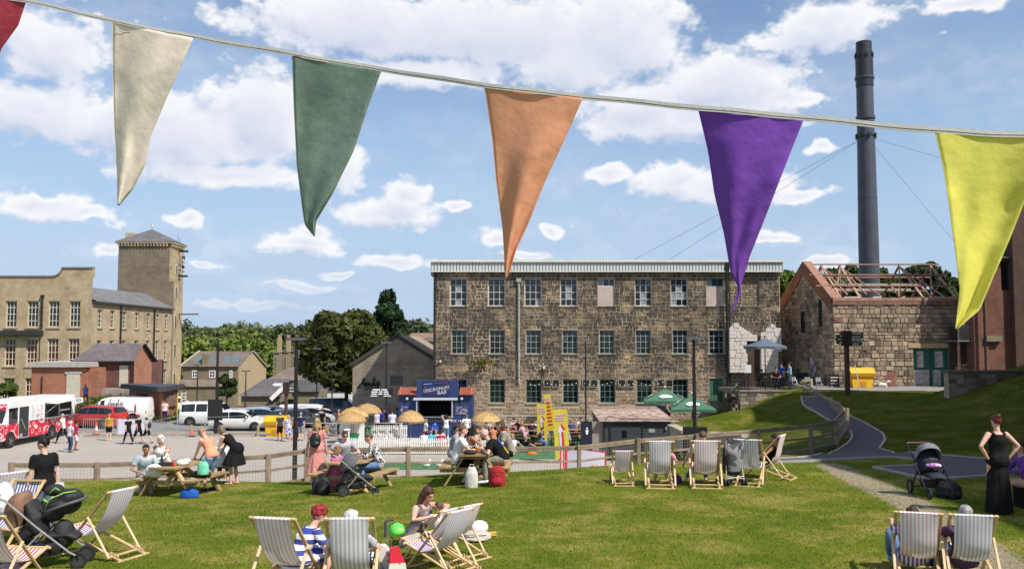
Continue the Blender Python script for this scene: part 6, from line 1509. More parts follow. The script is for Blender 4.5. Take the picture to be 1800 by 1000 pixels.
# banner on the yard in front of the cabin
o=thing('banner','white banner with red ends and an orange motif behind the lawn fence','banner',onpx(1030,41.5),0);hgt=at(1030,792,41.5).z-o.location.z
b=MB();n=16;vs=[(-.85+1.7*k/n,-.12*math.sin(k/n*3),z)for k in range(n+1)for z in(.05,hgt+.08*math.cos(k/n*3.1-.3))];b.add(vs,[(2*k,2*k+2,2*k+3,2*k+1)for k in range(n)]);b.build('sheet',mat('banner_white',(.70,.68,.80),.7,.05,trans=.2),o)
b=MB();b.box(-.98,-.85,-.02,.02,0,hgt+.05);b.box(.84,.92,-.02,.02,0,hgt-.02);b.beam((-.9,0,hgt+.03),(.88,0,hgt-.03),.05,.05);b.beam((-.9,0,.03),(.88,0,.03),.05,.05);b.build('red_frame',rd,o)
b=MB();b.ell((.33,-.14,.42),(.17,.03,.12));b.tube([(.2,-.15,.35),(.12,-.15,.5),(.2,-.15,.62)],.03,5);b.tube([(.46,-.15,.35),(.54,-.15,.5),(.46,-.15,.6)],.03,5);b.ell((.33,-.14,.58),(.1,.03,.09));b.build('orange_motif',mat('motif_orange',(.70,.22,.03),.7),o)
b=MB();b.box(-1.15,-.98,-.06,.3,0,hgt+.1);b.build('striped_foot',stripes('red_white',(.75,.72,.72),(.55,.03,.05),.12,0,trans=0),o)
# pub benches by the mill
bw=mat('bench_wood',(.40,.22,.10),.8,.2,3,.2)
for i,(px,Y)in enumerate(((940,60.5),(1000,60.5),(1022,57),(955,56.5),(900,56),(1005,55))):
    o=thing('beer_table',['folding beer table by the mill railing behind the left totem','folding beer table by the mill railing behind the right totems','folding beer table just left of the open navy door','folding beer table beside the narrow totem','folding beer table among the people on the turf','folding beer table behind the widest totem'][i],'table',onpx(px,Y),0,'beer tables on the turf')
    for k in range(3):MB().box(-.9,.9,-.25+k*.17,-.25+k*.17+.16,.72,.76).build('plank',bw,o)
    for s in(-.7,.7):b=MB();b.beam((s,-.22,0),(s,.2,.72),.04,.04);b.beam((s,.22,0),(s,-.2,.72),.04,.04);b.build('leg',black_paint,o)
    for yb_ in(-.75,.6):q=MB().box(-.9,.9,yb_,yb_+.24,.42,.46).build('seat',bw,o);b=MB();b.box(-.7,-.66,yb_+.1,yb_+.14,0,.42);b.box(.66,.7,yb_+.1,yb_+.14,0,.42);b.build('seat_leg',black_paint,q)
# ---- terrace railing, stair rail, chairs, easel, boards
o=thing('terrace_railing','black vertical bar railing on the terrace wall','railing',(tx0,57.7,3.15));w=tx1-tx0-.15
b=MB();b.box(0,w,-.02,.02,.95,1.0);b.box(0,w,-.02,.02,.08,.12);b.build('rail',black_paint,o)
me=MB().box(-.012,.012,-.012,.012,0,.98).mesh('bar',black_paint)
for k in range(int(w/.11)):newobj('bar',me,o,(k*.11+.02,0,0))
o=thing('stair_railing','black stair railing descending left from the terrace','railing',(0,0,0));a,b_=at(1318,656,58),at(1270,708,58);lo=Vector((0,0,-1.0));b=MB();b.beam(a,b_,.05,.06);b.beam(a+lo,b_+lo,.05,.06);b.build('rail',black_paint,o)
for k in range(24):p=a.lerp(b_,k/23);newobj('bar',me,o,p+lo)
st=thing('stair_stringer','dark stone stair flight below the stair railing','stairs',(0,0,0))
for k in range(9):p=a.lerp(b_,k/9)+lo*1.1;MB().box(p.x-.25,p.x+.05,57.6,59.2,0,p.z).build('step',tstone,st)
alu=mat('aluminium',(.45,.47,.50),.35,.1,3,metal=.4)
for i,(px,Y,rz)in enumerate(((1397,59.5,.3),(1420,59,-.2),(1440,58.6,.1))):
    o=thing('folding_chair',['folded pale chair on the terrace, left','open pale folding chair on the terrace, middle','pale folding chair leaning beside the barn corner'][i],'chair',Vector((onpx(px,Y).x,Y,3.0)),rz,'terrace folding chairs')
    b=MB();b.tube([(-.2,-.25,0),(-.15,.18,.9)],.014,5);b.tube([(.2,-.25,0),(.15,.18,.9)],.014,5);b.tube([(-.2,.25,0),(-.2,-.2,.45)],.014,5);b.tube([(.2,.25,0),(.2,-.2,.45)],.014,5);b.build('frame',alu,o);MB().box(-.2,.2,-.22,.2,.43,.46).build('seat',alu,o);MB().box(-.16,.16,.12,.17,.62,.9).build('backrest',alu,o)
o=thing('black_table','black table and stacked chairs in the shade of the barn gable','table',Vector((onpx(1412,62).x,62,3.0)),0);MB().box(-.9,.9,-.4,.4,.72,.78).build('top',black_paint,o);b=MB();[b.box(x,x+.05,y,y+.05,0,.72)for x in(-.8,.75)for y in(-.35,.3)];b.build('leg_frame',black_paint,o);MB().box(-.6,.3,-.2,.2,.78,1.1).build('stack',black_paint,o)
o=thing('chalk_board','black chalk menu board leaning left of the signpost','menu board',Vector((onpx(1467,58.8).x,58.8,2.92)),0);MB().box(-.32,.32,0,.05,0,1.15).build('board',black_paint,o);b=MB();rr2=random.Random(2)
for k in range(5):
    x=-.24
    while x<.2:w=rr2.uniform(.05,.14);b.box(x,min(x+w,.26),-.01,-.002,1.0-k*.2-(.06 if k<2 else .03),1.0-k*.2);x+=w+.03
b.build('chalk_writing',wh,o)
p=Vector((onpx(1517,55.6).x,55.6,2.9));o=thing('seesaw_sculpture','leaning white plank on a small rusty tripod in front of the yellow bin','sculpture',p,0)
MB().beam((-.12,0,.15),(-.42,.1,1.9),.12,.05).build('plank',pk,o);MB().tube([(-.45,.1,1.8),(-.62,.1,2.3)],.03,6).build('rod',rust,o);b=MB();[b.tube([(-.1,0,.3),q],.025,5)for q in((-.4,-.2,0),(.5,.2,-.0),(.1,-.3,0))];b.build('tripod',rust,o)
o=thing('bracket_plant','dark wrought iron bracket with trailing yellow green plant on the mill wall','plant',at(842,640,63.9),0);b=MB();b.tube([(-.5,-.02,-.1),(0,-.7,.1),(.5,-.7,.12)],.03,5);b.tube([(-.3,-.02,-.6),(.1,-.7,.05)],.025,5);b.tube([(-.4,-.3,.1),(.5,-.6,.3)],.02,5);b.build('bracket',black_paint,o)
rng=np.random.default_rng(3);P=rng.normal(size=(260,3))*np.array([.45,.2,.12])+np.array([.1,-.5,.12]);newobj('foliage',leaves_mesh('foliage',P,rng.normal(size=(260,3)),.09,leaf_mat('leaf_plant',(.14,.16,.02)),rng),o)
# lawn dog ornament by the barn wall
o=thing('dog_statue','pale dog shaped figure at the foot of the barn wall','sculpture',Vector((onpx(1548,58.9).x,58.9,2.9)),0);b=MB();b.tube([(-.45,0,.5),(-.1,0,.55),(.35,0,.52)],[.13,.14,.12],8);[b.tube([(x,y,.5),(x+.03,y,0)],.04,6)for x in(-.4,.35)for y in(-.07,.07)];b.tube([(.35,0,.55),(.5,0,.75),(.72,0,.72)],[.09,.08,.05],8);b.tube([(-.45,0,.55),(-.6,0,.8)],.025,5);b.build('body',spots('dog_patch',(.62,.60,.55),(.2,.18,.16),3,.55),o,smooth='all')
# ================================================================== PEOPLE
REMESH=[]
skins={'light':(.62,.36,.26),'pink':(.68,.40,.31),'tan':(.42,.22,.13),'dark':(.16,.085,.055)}
def V(*a):return Vector(a)
def ik(a,c,l1,l2,pole):
    d=c-a;L_=d.length;mx_l=(l1+l2)*.998
    if L_>mx_l:c=a+d*(mx_l/L_);d=c-a;L_=mx_l
    L_=max(L_,abs(l1-l2)+.01);x=(l1*l1-l2*l2+L_*L_)/(2*L_);h=math.sqrt(max(0,l1*l1-x*x));n=d.normalized();p=pole-n*pole.dot(n)
    if p.length<1e-4:p=Vector((0,1,0))
    return a+n*x+p.normalized()*h,c
def capsule(b,pts,rs,n=10,flat=None):
    """rounded limb through pts; flat=(axis vector, factor) squashes the section"""
    P=[Vector(p)for p in pts];d0=(P[0]-P[1]).normalized();d1=(P[-1]-P[-2]).normalized()
    q=[P[0]+d0*rs[0]*.85,P[0]+d0*rs[0]*.5]+P+[P[-1]+d1*rs[-1]*.5,P[-1]+d1*rs[-1]*.85]
    r=[rs[0]*.35,rs[0]*.82]+list(rs)+[rs[-1]*.82,rs[-1]*.35]
    b.tube(q,r,n)
def rings(b,secs,n=16):
    """closed loft of elliptical sections: (centre, x axis vector, y axis vector)"""
    vs=[];fs=[]
    for(c,ux,uy)in secs:
        for k in range(n):t=2*math.pi*k/n;vs.append(Vector(c)+ux*math.cos(t)+uy*math.sin(t))
    for i in range(len(secs)-1):
        for k in range(n):a=i*n+k;c=i*n+(k+1)%n;fs.append((a,c,c+n,a+n))
    fs+=[tuple(range(n-1,-1,-1)),tuple(range((len(secs)-1)*n,len(secs)*n))];b.add(vs,fs)
def finish(b,name,m,parent,vox,smooth=3,root=False):
    o=b.build(name,m,parent,smooth='all');REMESH.append((o,vox,smooth));return o
class Pose:
    def __init__(s,hip=(0,0,.93),lean=3,side=0,twist=0,hp=0,hy=0,hr=0,hl=None,hrn=None,fl=(-.1,.0,.0),fr=(.1,.0,.0),kl=(0,1,0),kr=(0,1,0),el=(-.5,-1,-.3),er=(.5,-1,-.3),curve=0):
        s.__dict__.update(locals())
STAND=dict();
def POSE(kind,**k):
    base={
     'stand':dict(hip=(0,0,.93),lean=3,fl=(-.11,.02,0),fr=(.11,-.02,0),hl=(-.25,.06,.80),hrn=(.25,.06,.80)),
     'walk':dict(hip=(0,0,.91),lean=5,fl=(-.08,.34,.0),fr=(.09,-.36,.04),hl=(-.26,-.14,.86),hrn=(.26,.26,.90)),
     'bench':dict(hip=(0,-.02,.56),lean=14,curve=.3,fl=(-.12,.40,0),fr=(.13,.36,0),hl=(-.12,.44,.80),hrn=(.12,.44,.80),el=(-.9,-.3,-.6),er=(.9,-.3,-.6)),
     'deck':dict(hip=(0,.08,.38),lean=-32,fl=(-.14,.82,0),fr=(.14,.80,0),hl=(-.20,.22,.52),hrn=(.20,.22,.52),hp=22,el=(-1,-.3,-.4),er=(1,-.3,-.4)),
     'ground':dict(hip=(0,0,.12),lean=-8,fl=(-.2,.62,0),fr=(.18,.66,0),hl=(-.12,.40,.36),hrn=(.14,.42,.36),kl=(0,0,1),kr=(0,0,1),el=(-1,-.3,-.4),er=(1,-.3,-.4)),
     'cross':dict(hip=(0,0,.12),lean=10,fl=(.16,.34,.02),fr=(-.16,.38,.02),hl=(-.14,.32,.26),hrn=(.14,.32,.26),kl=(-1,.3,.4),kr=(1,.3,.4)),
     'kneel':dict(hip=(0,-.10,.24),lean=12,fl=(-.11,-.28,.04),fr=(.11,-.28,.04),kl=(0,1,-.5),kr=(0,1,-.5),hl=(-.1,.42,.62),hrn=(.1,.42,.60)),
     'bend':dict(hip=(0,-.08,.90),lean=62,curve=.2,fl=(-.12,.05,0),fr=(.12,.0,0),hl=(-.12,.60,.80),hrn=(.12,.60,.80),hp=10)}[kind].copy()
    base.update(k);return Pose(**base)
def person(label,loc,rz,pose,h=1.70,skin='light',hair=(.05,.03,.02),hairkind='short',top=None,bottom=None,shoe=None,lod=1,female=False,sleeves='short',legs='long',dress=None,headwear=None,group=None,extras=None,name='person',build=1.0,glasses=False,hemz=None,chest=None):
    """lod 0 near (fingers, face), 1 middle, 2 far"""
    s_=h/1.70;vox=(.013,.019,.030)[lod];sk=mat('skin_'+skin,skins[skin],.55,.06,8,.1,60,spec=.35)
    p=pose;hip=V(*p.hip)
    Rm=Matrix.Rotation(R(p.twist),3,'Z')@Matrix.Rotation(R(-p.lean),3,'X')@Matrix.Rotation(R(p.side),3,'Y')
    up,rt,fw=Rm@V(0,0,1),Rm@V(1,0,0),Rm@V(0,1,0)
    hw,sw=(.098,.160)if female else(.092,.185)
    sw*=(.5+build*.5);cv=p.curve
    def sp(t):return hip+up*t+fw*(cv*(t*t)*.5)
    neck=sp(.50);tdir=(sp(.5)-sp(.4)).normalized()
    sh={-1:sp(.455)-rt*sw,1:sp(.455)+rt*sw};hj={-1:hip-rt*hw-up*.02,1:hip+rt*hw-up*.02}
    hand={-1:V(*p.hl),1:V(*p.hrn)};foot={-1:V(*p.fl)+V(0,0,.085),1:V(*p.fr)+V(0,0,.085)}
    el,kn={},{}
    for q in(-1,1):
        el[q],hand[q]=ik(sh[q],hand[q],.285,.255,V(*(p.el if q<0 else p.er)));kn[q],foot[q]=ik(hj[q],foot[q],.43,.41,V(*(p.kl if q<0 else p.kr)))
    Hm=Matrix.Rotation(R(p.twist+p.hy),3,'Z')@Matrix.Rotation(R(-(p.lean*.35+p.hp)),3,'X')@Matrix.Rotation(R(p.hr),3,'Y')
    hu,hf,hx=Hm@V(0,0,1),Hm@V(0,1,0),Hm@V(1,0,0);hc=neck+tdir*.055+hu*.125+hf*.022
    nn=(14,10,8)[lod];bw=build
    def torso(b,off=0,t0=-.06,t1=.50,flare=0,chestk=1.0):
        prof=[(-.08,.115,.085),(-.04,.158,.108),(.03,.166,.115),(.12,.148,.102),(.20,.138,.098),(.30,.155,.112),(.38,.168,.116),(.44,.165,.105),(.475,.125,.085),(.505,.07,.06)]
        if female:prof=[(-.08,.12,.09),(-.04,.165,.115),(.03,.168,.115),(.12,.138,.098),(.20,.125,.092),(.30,.138,.112),(.36,.148,.125),(.43,.148,.098),(.475,.110,.075),(.505,.055,.052)]
        T=[q[0]for q in prof];A=[q[1]for q in prof];B=[q[2]for q in prof];sec=[]
        for i in range(13):
            t=t0+(t1-t0)*i/12;k=flare*max(0,1-i/5.);w=bw if t<.42 else(bw+1)/2
            sec.append((sp(t)+fw*.0,rt*(np.interp(t,T,A)*w+off+k),fw*(np.interp(t,T,B)*w+off+k)))
        rings(b,sec)
    b=MB();torso(b)
    capsule(b,[sp(.44),neck+tdir*.02,hc-hu*.05-hf*.005],[.065,.052,.05],nn)
    b.ell(hc+hu*.012-hf*.012,(.077,.095,.100),Hm,14,9);b.ell(hc-hu*.055+hf*.028,(.054,.062,.062),Hm,12,7)
    if lod<2:
        b.ell(hc-hu*.018+hf*.098,(.013,.020,.026),Hm,8,5);b.ell(hc-hu*.028+hf*.108,(.016,.014,.012),Hm,8,5)
        for q in(-1,1):b.ell(hc-hu*.01+hx*q*.078-hf*.01,(.012,.024,.032),Hm,8,5)
        b.ell(hc+hu*.022+hf*.075,(.055,.018,.012),Hm,10,5);b.ell(hc-hu*.058+hf*.088,(.026,.012,.010),Hm,8,5)
    for q in(-1,1):
        capsule(b,[sh[q],sh[q].lerp(el[q],.5),el[q],el[q].lerp(hand[q],.35),hand[q]],[.050*bw,.043*bw,.036,.037,.025],nn)
        capsule(b,[hj[q],hj[q].lerp(kn[q],.45),kn[q],kn[q].lerp(foot[q],.35),foot[q]],[.092*bw,.078*bw,.053,.055,.036],nn)
        hd=(hand[q]-el[q]).normalized();hs=hd.cross(V(0,0,1));hs=(hs if hs.length>.1 else rt).normalized();hn=hs.cross(hd)
        pl=Matrix((hs,hd,hn)).transposed()
        b.ell(hand[q]+hd*.045,(.040,.052,.020),pl,10,6)
        if lod==0:
            for k,(ox,ln)in enumerate(((-.030,.060),(-.010,.072),(.010,.068),(.028,.052))):
                r0=hand[q]+hd*.075+hs*ox;r1=r0+hd*ln*.55-hn*.012;r2=r1+hd*ln*.35-hn*.030;capsule(b,[r0,r1,r2],[.0105,.0095,.008],7)
            t0=hand[q]+hd*.02+hs*(-q*.030);t1=t0+hd*.030+hs*(-q*.028);capsule(b,[t0,t1,t1+hd*.028-hn*.006],[.013,.011,.009],7)
        else:b.ell(hand[q]+hd*.095-hn*.012,(.034,.036,.017),pl,9,5)
        fd=V(0,1,0);fd=(Matrix.Rotation(R(p.twist*.5),3,'Z')@fd);ank=foot[q]
        toe=ank+fd*.15-V(0,0,.055);capsule(b,[ank-V(0,0,.045)-fd*.03,ank+fd*.06-V(0,0,.05),toe],[.034,.036,.026],8)
    body=b.build(name,sk,None,smooth='all');body.location=loc;body.rotation_euler=(0,0,rz);body.scale=(s_,s_,s_);REMESH.append((body,vox,4));tag(body,label,'person',group)
    def straps(b):
        for q in(-1,1):b.tube([sp(.43)+fw*.10+rt*q*.085,sp(.485)+fw*.055+rt*q*.10,sp(.505)-fw*.01+rt*q*.10,sp(.47)-fw*.085+rt*q*.095,sp(.42)-fw*.105+rt*q*.085],.020,8)
    def garment(nm,m):return lambda b:finish(b,nm,m,body,vox,3)
    # lower wear
    lg=legs
    if bottom is not None:
        b=MB();torso(b,.012,-.09,.12)
        for q in(-1,1):
            if lg=='long':pts,rs=[hj[q],hj[q].lerp(kn[q],.45),kn[q],kn[q].lerp(foot[q],.4),kn[q].lerp(foot[q],.94)],[.106*bw,.094*bw,.072,.068,.056]
            elif lg=='shorts':pts,rs=[hj[q],hj[q].lerp(kn[q],.45),hj[q].lerp(kn[q],.86)],[.108*bw,.100*bw,.086]
            else:pts,rs=[hj[q],hj[q].lerp(kn[q],.45),kn[q],kn[q].lerp(foot[q],.12)],[.108*bw,.098*bw,.082,.076]
            b.tube(pts,rs,nn)
        garment({'long':'trousers','shorts':'shorts','knee':'shorts'}[lg],bottom)(b)
    if top is not None:
        b=MB();torso(b,.018,-.07 if hemz is None else hemz,.485 if sleeves!='none' else .468,flare=.008)
        if sleeves!='none':
            for q in(-1,1):
                f={'short':.62,'long':1.0,'cap':.32}[sleeves]
                if sleeves=='long':b.tube([sh[q]-(el[q]-sh[q]).normalized()*.02,sh[q].lerp(el[q],.5),el[q],hand[q]],[.064*bw,.058*bw,.050,.038],nn)
                else:b.tube([sh[q]-(el[q]-sh[q]).normalized()*.062,sh[q]-(el[q]-sh[q]).normalized()*.03,sh[q],sh[q].lerp(el[q],f*.5),sh[q].lerp(el[q],f)],[.038*bw,.062*bw,.073*bw,.069*bw,.067*bw],nn)
            b.ell(sp(.44),(sw+.045,.09,.086),Rm,14,8)
        straps(b)if sleeves=='none' else None
        garment('top',top)(b)
    if dress is not None:
        dm,hem=dress[0],dress[1];flare=dress[2]if len(dress)>2 else .30;b=MB();torso(b,.017,-.06,.485 if sleeves!='none' else .462);b.ell(hip,(.208,.190,.18),Rm,14,8)
        if sleeves in('short','cap','long'):
            for q in(-1,1):b.tube([sh[q]-(el[q]-sh[q]).normalized()*.03,sh[q].lerp(el[q],.35),sh[q].lerp(el[q],.7 if sleeves=='short' else .35)]+([el[q],hand[q]]if sleeves=='long' else[]),[.062,.066,.064]+([.05,.04]if sleeves=='long' else[]),nn)
            b.ell(sp(.432),(sw+.03,.082,.076),Rm,14,8)
        seated=p.hip[2]<.75;nk=40
        if not seated:
            m0=(foot[-1]+foot[1])/2;secs=[]
            for i in range(9):
                t=i/8;c=(hip+up*.06).lerp(V(m0.x,m0.y,hem),t);rr=.15+(flare-.15)*t**.8;secs.append((c,rr,t))
            vs,fs=[],[]
            for(c,rr,t)in secs:
                for k in range(nk):a=2*math.pi*k/nk;w=rr*(1+.09*t*math.sin(a*7+1)+.04*t*math.sin(a*13));vs.append(c+V(math.cos(a)*w,math.sin(a)*w*.85,0))
            for i in range(8):
                for k in range(nk):a=i*nk+k;c=i*nk+(k+1)%nk;fs.append((a,c,c+nk,a+nk))
            fs+=[tuple(range(nk-1,-1,-1)),tuple(range(8*nk,9*nk))];b.add(vs,fs)
        else:
            for q in(-1,1):b.tube([hj[q],hj[q].lerp(kn[q],.5),kn[q]]+([kn[q].lerp(foot[q],dress[1]*1.0)]if dress[1]>0 else[]),[.12,.115,.095]+([.10]if dress[1]>0 else[]),nn)
            m_=(kn[-1]+kn[1])/2;b.tube([hip,hip.lerp(m_,.9)],[.12,.09],nn)
            if p.hip[2]<.6:b.ell(hip-V(0,0,.03),(.21,.2,max(.08,p.hip[2]*.8)),None,14,8)
        straps(b)if sleeves=='none' else None
        garment('dress',dm)(b)
    if shoe is not None:
        for q in(-1,1):
            b=MB();fd=Matrix.Rotation(R(p.twist*.5),3,'Z')@V(0,1,0);ank=foot[q];capsule(b,[ank-V(0,0,.03)-fd*.035,ank+fd*.07-V(0,0,.045),ank+fd*.16-V(0,0,.052)],[.045,.044,.036],8);garment('shoe',shoe)(b)
    # hair
    hm=mat('hair_%d_%d_%d'%tuple(int(c*999)for c in hair),hair,.5,.45,22,.7,70,spec=.4);b=MB()
    if hairkind!='bald':
        b.ell(hc+hu*.030-hf*.024,(.087,.100,.098),Hm,14,9)
        if hairkind=='short':b.ell(hc+hu*.06+hf*.035,(.068,.055,.045),Hm,10,6)
        if hairkind in('bob','long','verylong'):
            for q in(-1,1):b.ell(hc+hx*q*.066-hu*.035-hf*.03,(.032,.060,.095),Hm,10,7)
            b.ell(hc+hu*.058+hf*.036,(.070,.052,.045),Hm,10,6);b.ell(hc-hu*.045-hf*.060,(.080,.045,.09),Hm,10,7)
        if hairkind in('long','verylong'):
            L_=.20 if hairkind=='long' else .32
            capsule(b,[hc-hf*.055-hu*.03,hc-hf*.07-hu*.13,hc-fw*.085-hu*.06-up*L_*.9],[.080,.083,.045],12)
            for q in(-1,1):capsule(b,[hc+hx*q*.07-hf*.03,hc+hx*q*.085-hf*.04-hu*.13,hc+rt*q*.095-fw*.05-up*L_],[.036,.042,.022],8)
        if hairkind=='bun':b.ell(hc+hu*.095-hf*.085,(.052,.050,.046),Hm,10,7);b.ell(hc+hu*.055+hf*.04,(.066,.045,.04),Hm,10,6)
        if hairkind=='pony':b.ell(hc+hu*.058+hf*.036,(.068,.050,.042),Hm,10,6);capsule(b,[hc+hu*.03-hf*.11,hc-hu*.06-hf*.15,hc-hu*.2-hf*.13],[.028,.034,.014],8)
        if hairkind=='curly':
            rg=random.Random(int(loc[0]*97)+5)
            for _ in range(60):
                d=V(rg.gauss(0,1),rg.gauss(0,1)-.5,rg.gauss(0,1)+.5).normalized();b.ell(hc+hu*.02+Hm@V(d.x*.085,d.y*.098,d.z*.098),(.026,.026,.026),None,6,4)
        finish(b,'hair',hm,body,min(vox,.016),2 if hairkind!='curly' else 1)
    if lod==0 or(lod==1 and glasses is not None):
        dk=mat('eye_dark',(.02,.015,.012),.3)
        for q in(-1,1):
            eb_=MB();eb_.ell(hc+hu*.005+hf*.083+hx*q*.031,(.013,.008,.007),Hm,8,5);eb_.build('eye',dk,body,smooth='all')
            eb_=MB();eb_.ell(hc+hu*.030+hf*.086+hx*q*.032,(.018,.006,.004),Hm,8,4);eb_.build('eyebrow',hm,body,smooth='all')
        MB().ell(hc-hu*.057+hf*.094,(.021,.006,.006),Hm,8,4).build('mouth',mat('lips',(.38,.12,.10),.5),body,smooth='all')
    if glasses:
        g=MB()
        for q in(-1,1):g.ell(hc+hu*.004+hf*.096+hx*q*.033,(.029,.008,.020),Hm,10,6);g.tube([hc+hu*.008+hf*.09+hx*q*.06,hc+hu*.004-hf*.01+hx*q*.088],.004,5)
        g.tube([hc+hu*.008+hf*.104-hx*.01,hc+hu*.008+hf*.104+hx*.01],.004,5);g.build('sunglasses',mat('lens_black',(.01,.01,.012),.1,spec=.8),body,smooth='all')
    if headwear=='cap':
        b=MB();b.ell(hc+hu*.055-hf*.012,(.094,.108,.075),Hm,14,8);b.ell(hc+hu*.045+hf*.12,(.07,.075,.012),Hm,12,5);b.build('cap',extras,body,smooth='all')
    if headwear=='sunhat':
        b=MB();b.ell(hc+hu*.07-hf*.012,(.096,.108,.080),Hm,14,8);b.ell(hc+hu*.055,(.19,.20,.016),Hm,18,5);b.build('sun_hat',extras,body,smooth='all')
    body['_j']=0
    person.last=dict(hc=hc,hand=hand,neck=neck,sh=sh,hip=hip,up=up,fw=fw,rt=rt,kn=kn,Hm=Hm,sp=sp,s=s_)
    return body
def cloth(name,c,**k):return mat('cloth_'+name,c,.9,.10,5,.35,14,spec=.15,sheen=0,**k)
def bake_remesh():
    for o,vox,sm_ in REMESH:
        m=o.modifiers.new('r','REMESH');m.mode='VOXEL';m.voxel_size=vox;m.use_smooth_shade=True
        s=o.modifiers.new('s','SMOOTH');s.iterations=sm_;s.factor=.5
    dg=bpy.context.evaluated_depsgraph_get()
    for o,vox,_ in REMESH:
        me=bpy.data.meshes.new_from_object(o.evaluated_get(dg));mt=o.data.materials[0];me.name=o.name
        if o.name.split('.')[0]in('hair','top','dress','trousers','shorts','sack','pocket','basket','hanging_bag','bag_on_top','draped_cover','seat','brown_carrycot','car_seat','bag','cloth'):
            nv=len(me.vertices);P=np.empty(nv*3,np.float32);Nn=np.empty(nv*3,np.float32);me.vertices.foreach_get('co',P);me.vertices.foreach_get('normal',Nn);P=P.reshape(-1,3);Nn=Nn.reshape(-1,3)
            rg=np.random.default_rng(len(P));hair_=o.name.startswith('hair');K=(34,8)if hair_ else(15,9);q=P+.03*np.sin(P[:,[1,2,0]]*13+rg.random(3)*6)
            f=np.zeros(nv)
            for j in range(5):
                k=rg.normal(size=3)*np.array([K[0],K[0],K[1]]);f+=(1-2*np.abs(np.sin(q@k+rg.random()*6.28)))/5
            P=P+Nn*(f*(.010 if hair_ else .0085))[:,None];me.vertices.foreach_set('co',P.astype(np.float32).ravel());me.update()
        me.materials.clear();me.materials.append(mt);n=len(me.polygons);me.polygons.foreach_set('material_index',[0]*n);me.polygons.foreach_set('use_smooth',[True]*n)
        o['_k']=1;o.data=me;o.modifiers.clear()
        for k in('_k','_j'):
            if k in o:del o[k]
    REMESH.clear()
black_c=cloth('black',(.012,.012,.013));white_c=cloth('white',(.72,.72,.72));navy_c=cloth('navy',(.02,.03,.10));jean_c=cloth('jean',(.12,.20,.36));jeand_c=cloth('jean_dark',(.035,.05,.10))
grey_c=cloth('grey',(.30,.31,.33));red_c=cloth('red',(.48,.03,.04));khaki_c=cloth('khaki',(.24,.25,.19));shoe_w=mat('shoe_white',(.7,.7,.7),.6);shoe_b=mat('shoe_black',(.02,.02,.02),.6)
hB,hD,hL,hG,hR_=(.045,.025,.016),(.012,.009,.008),(.42,.26,.11),(.38,.37,.35),(.30,.012,.02)
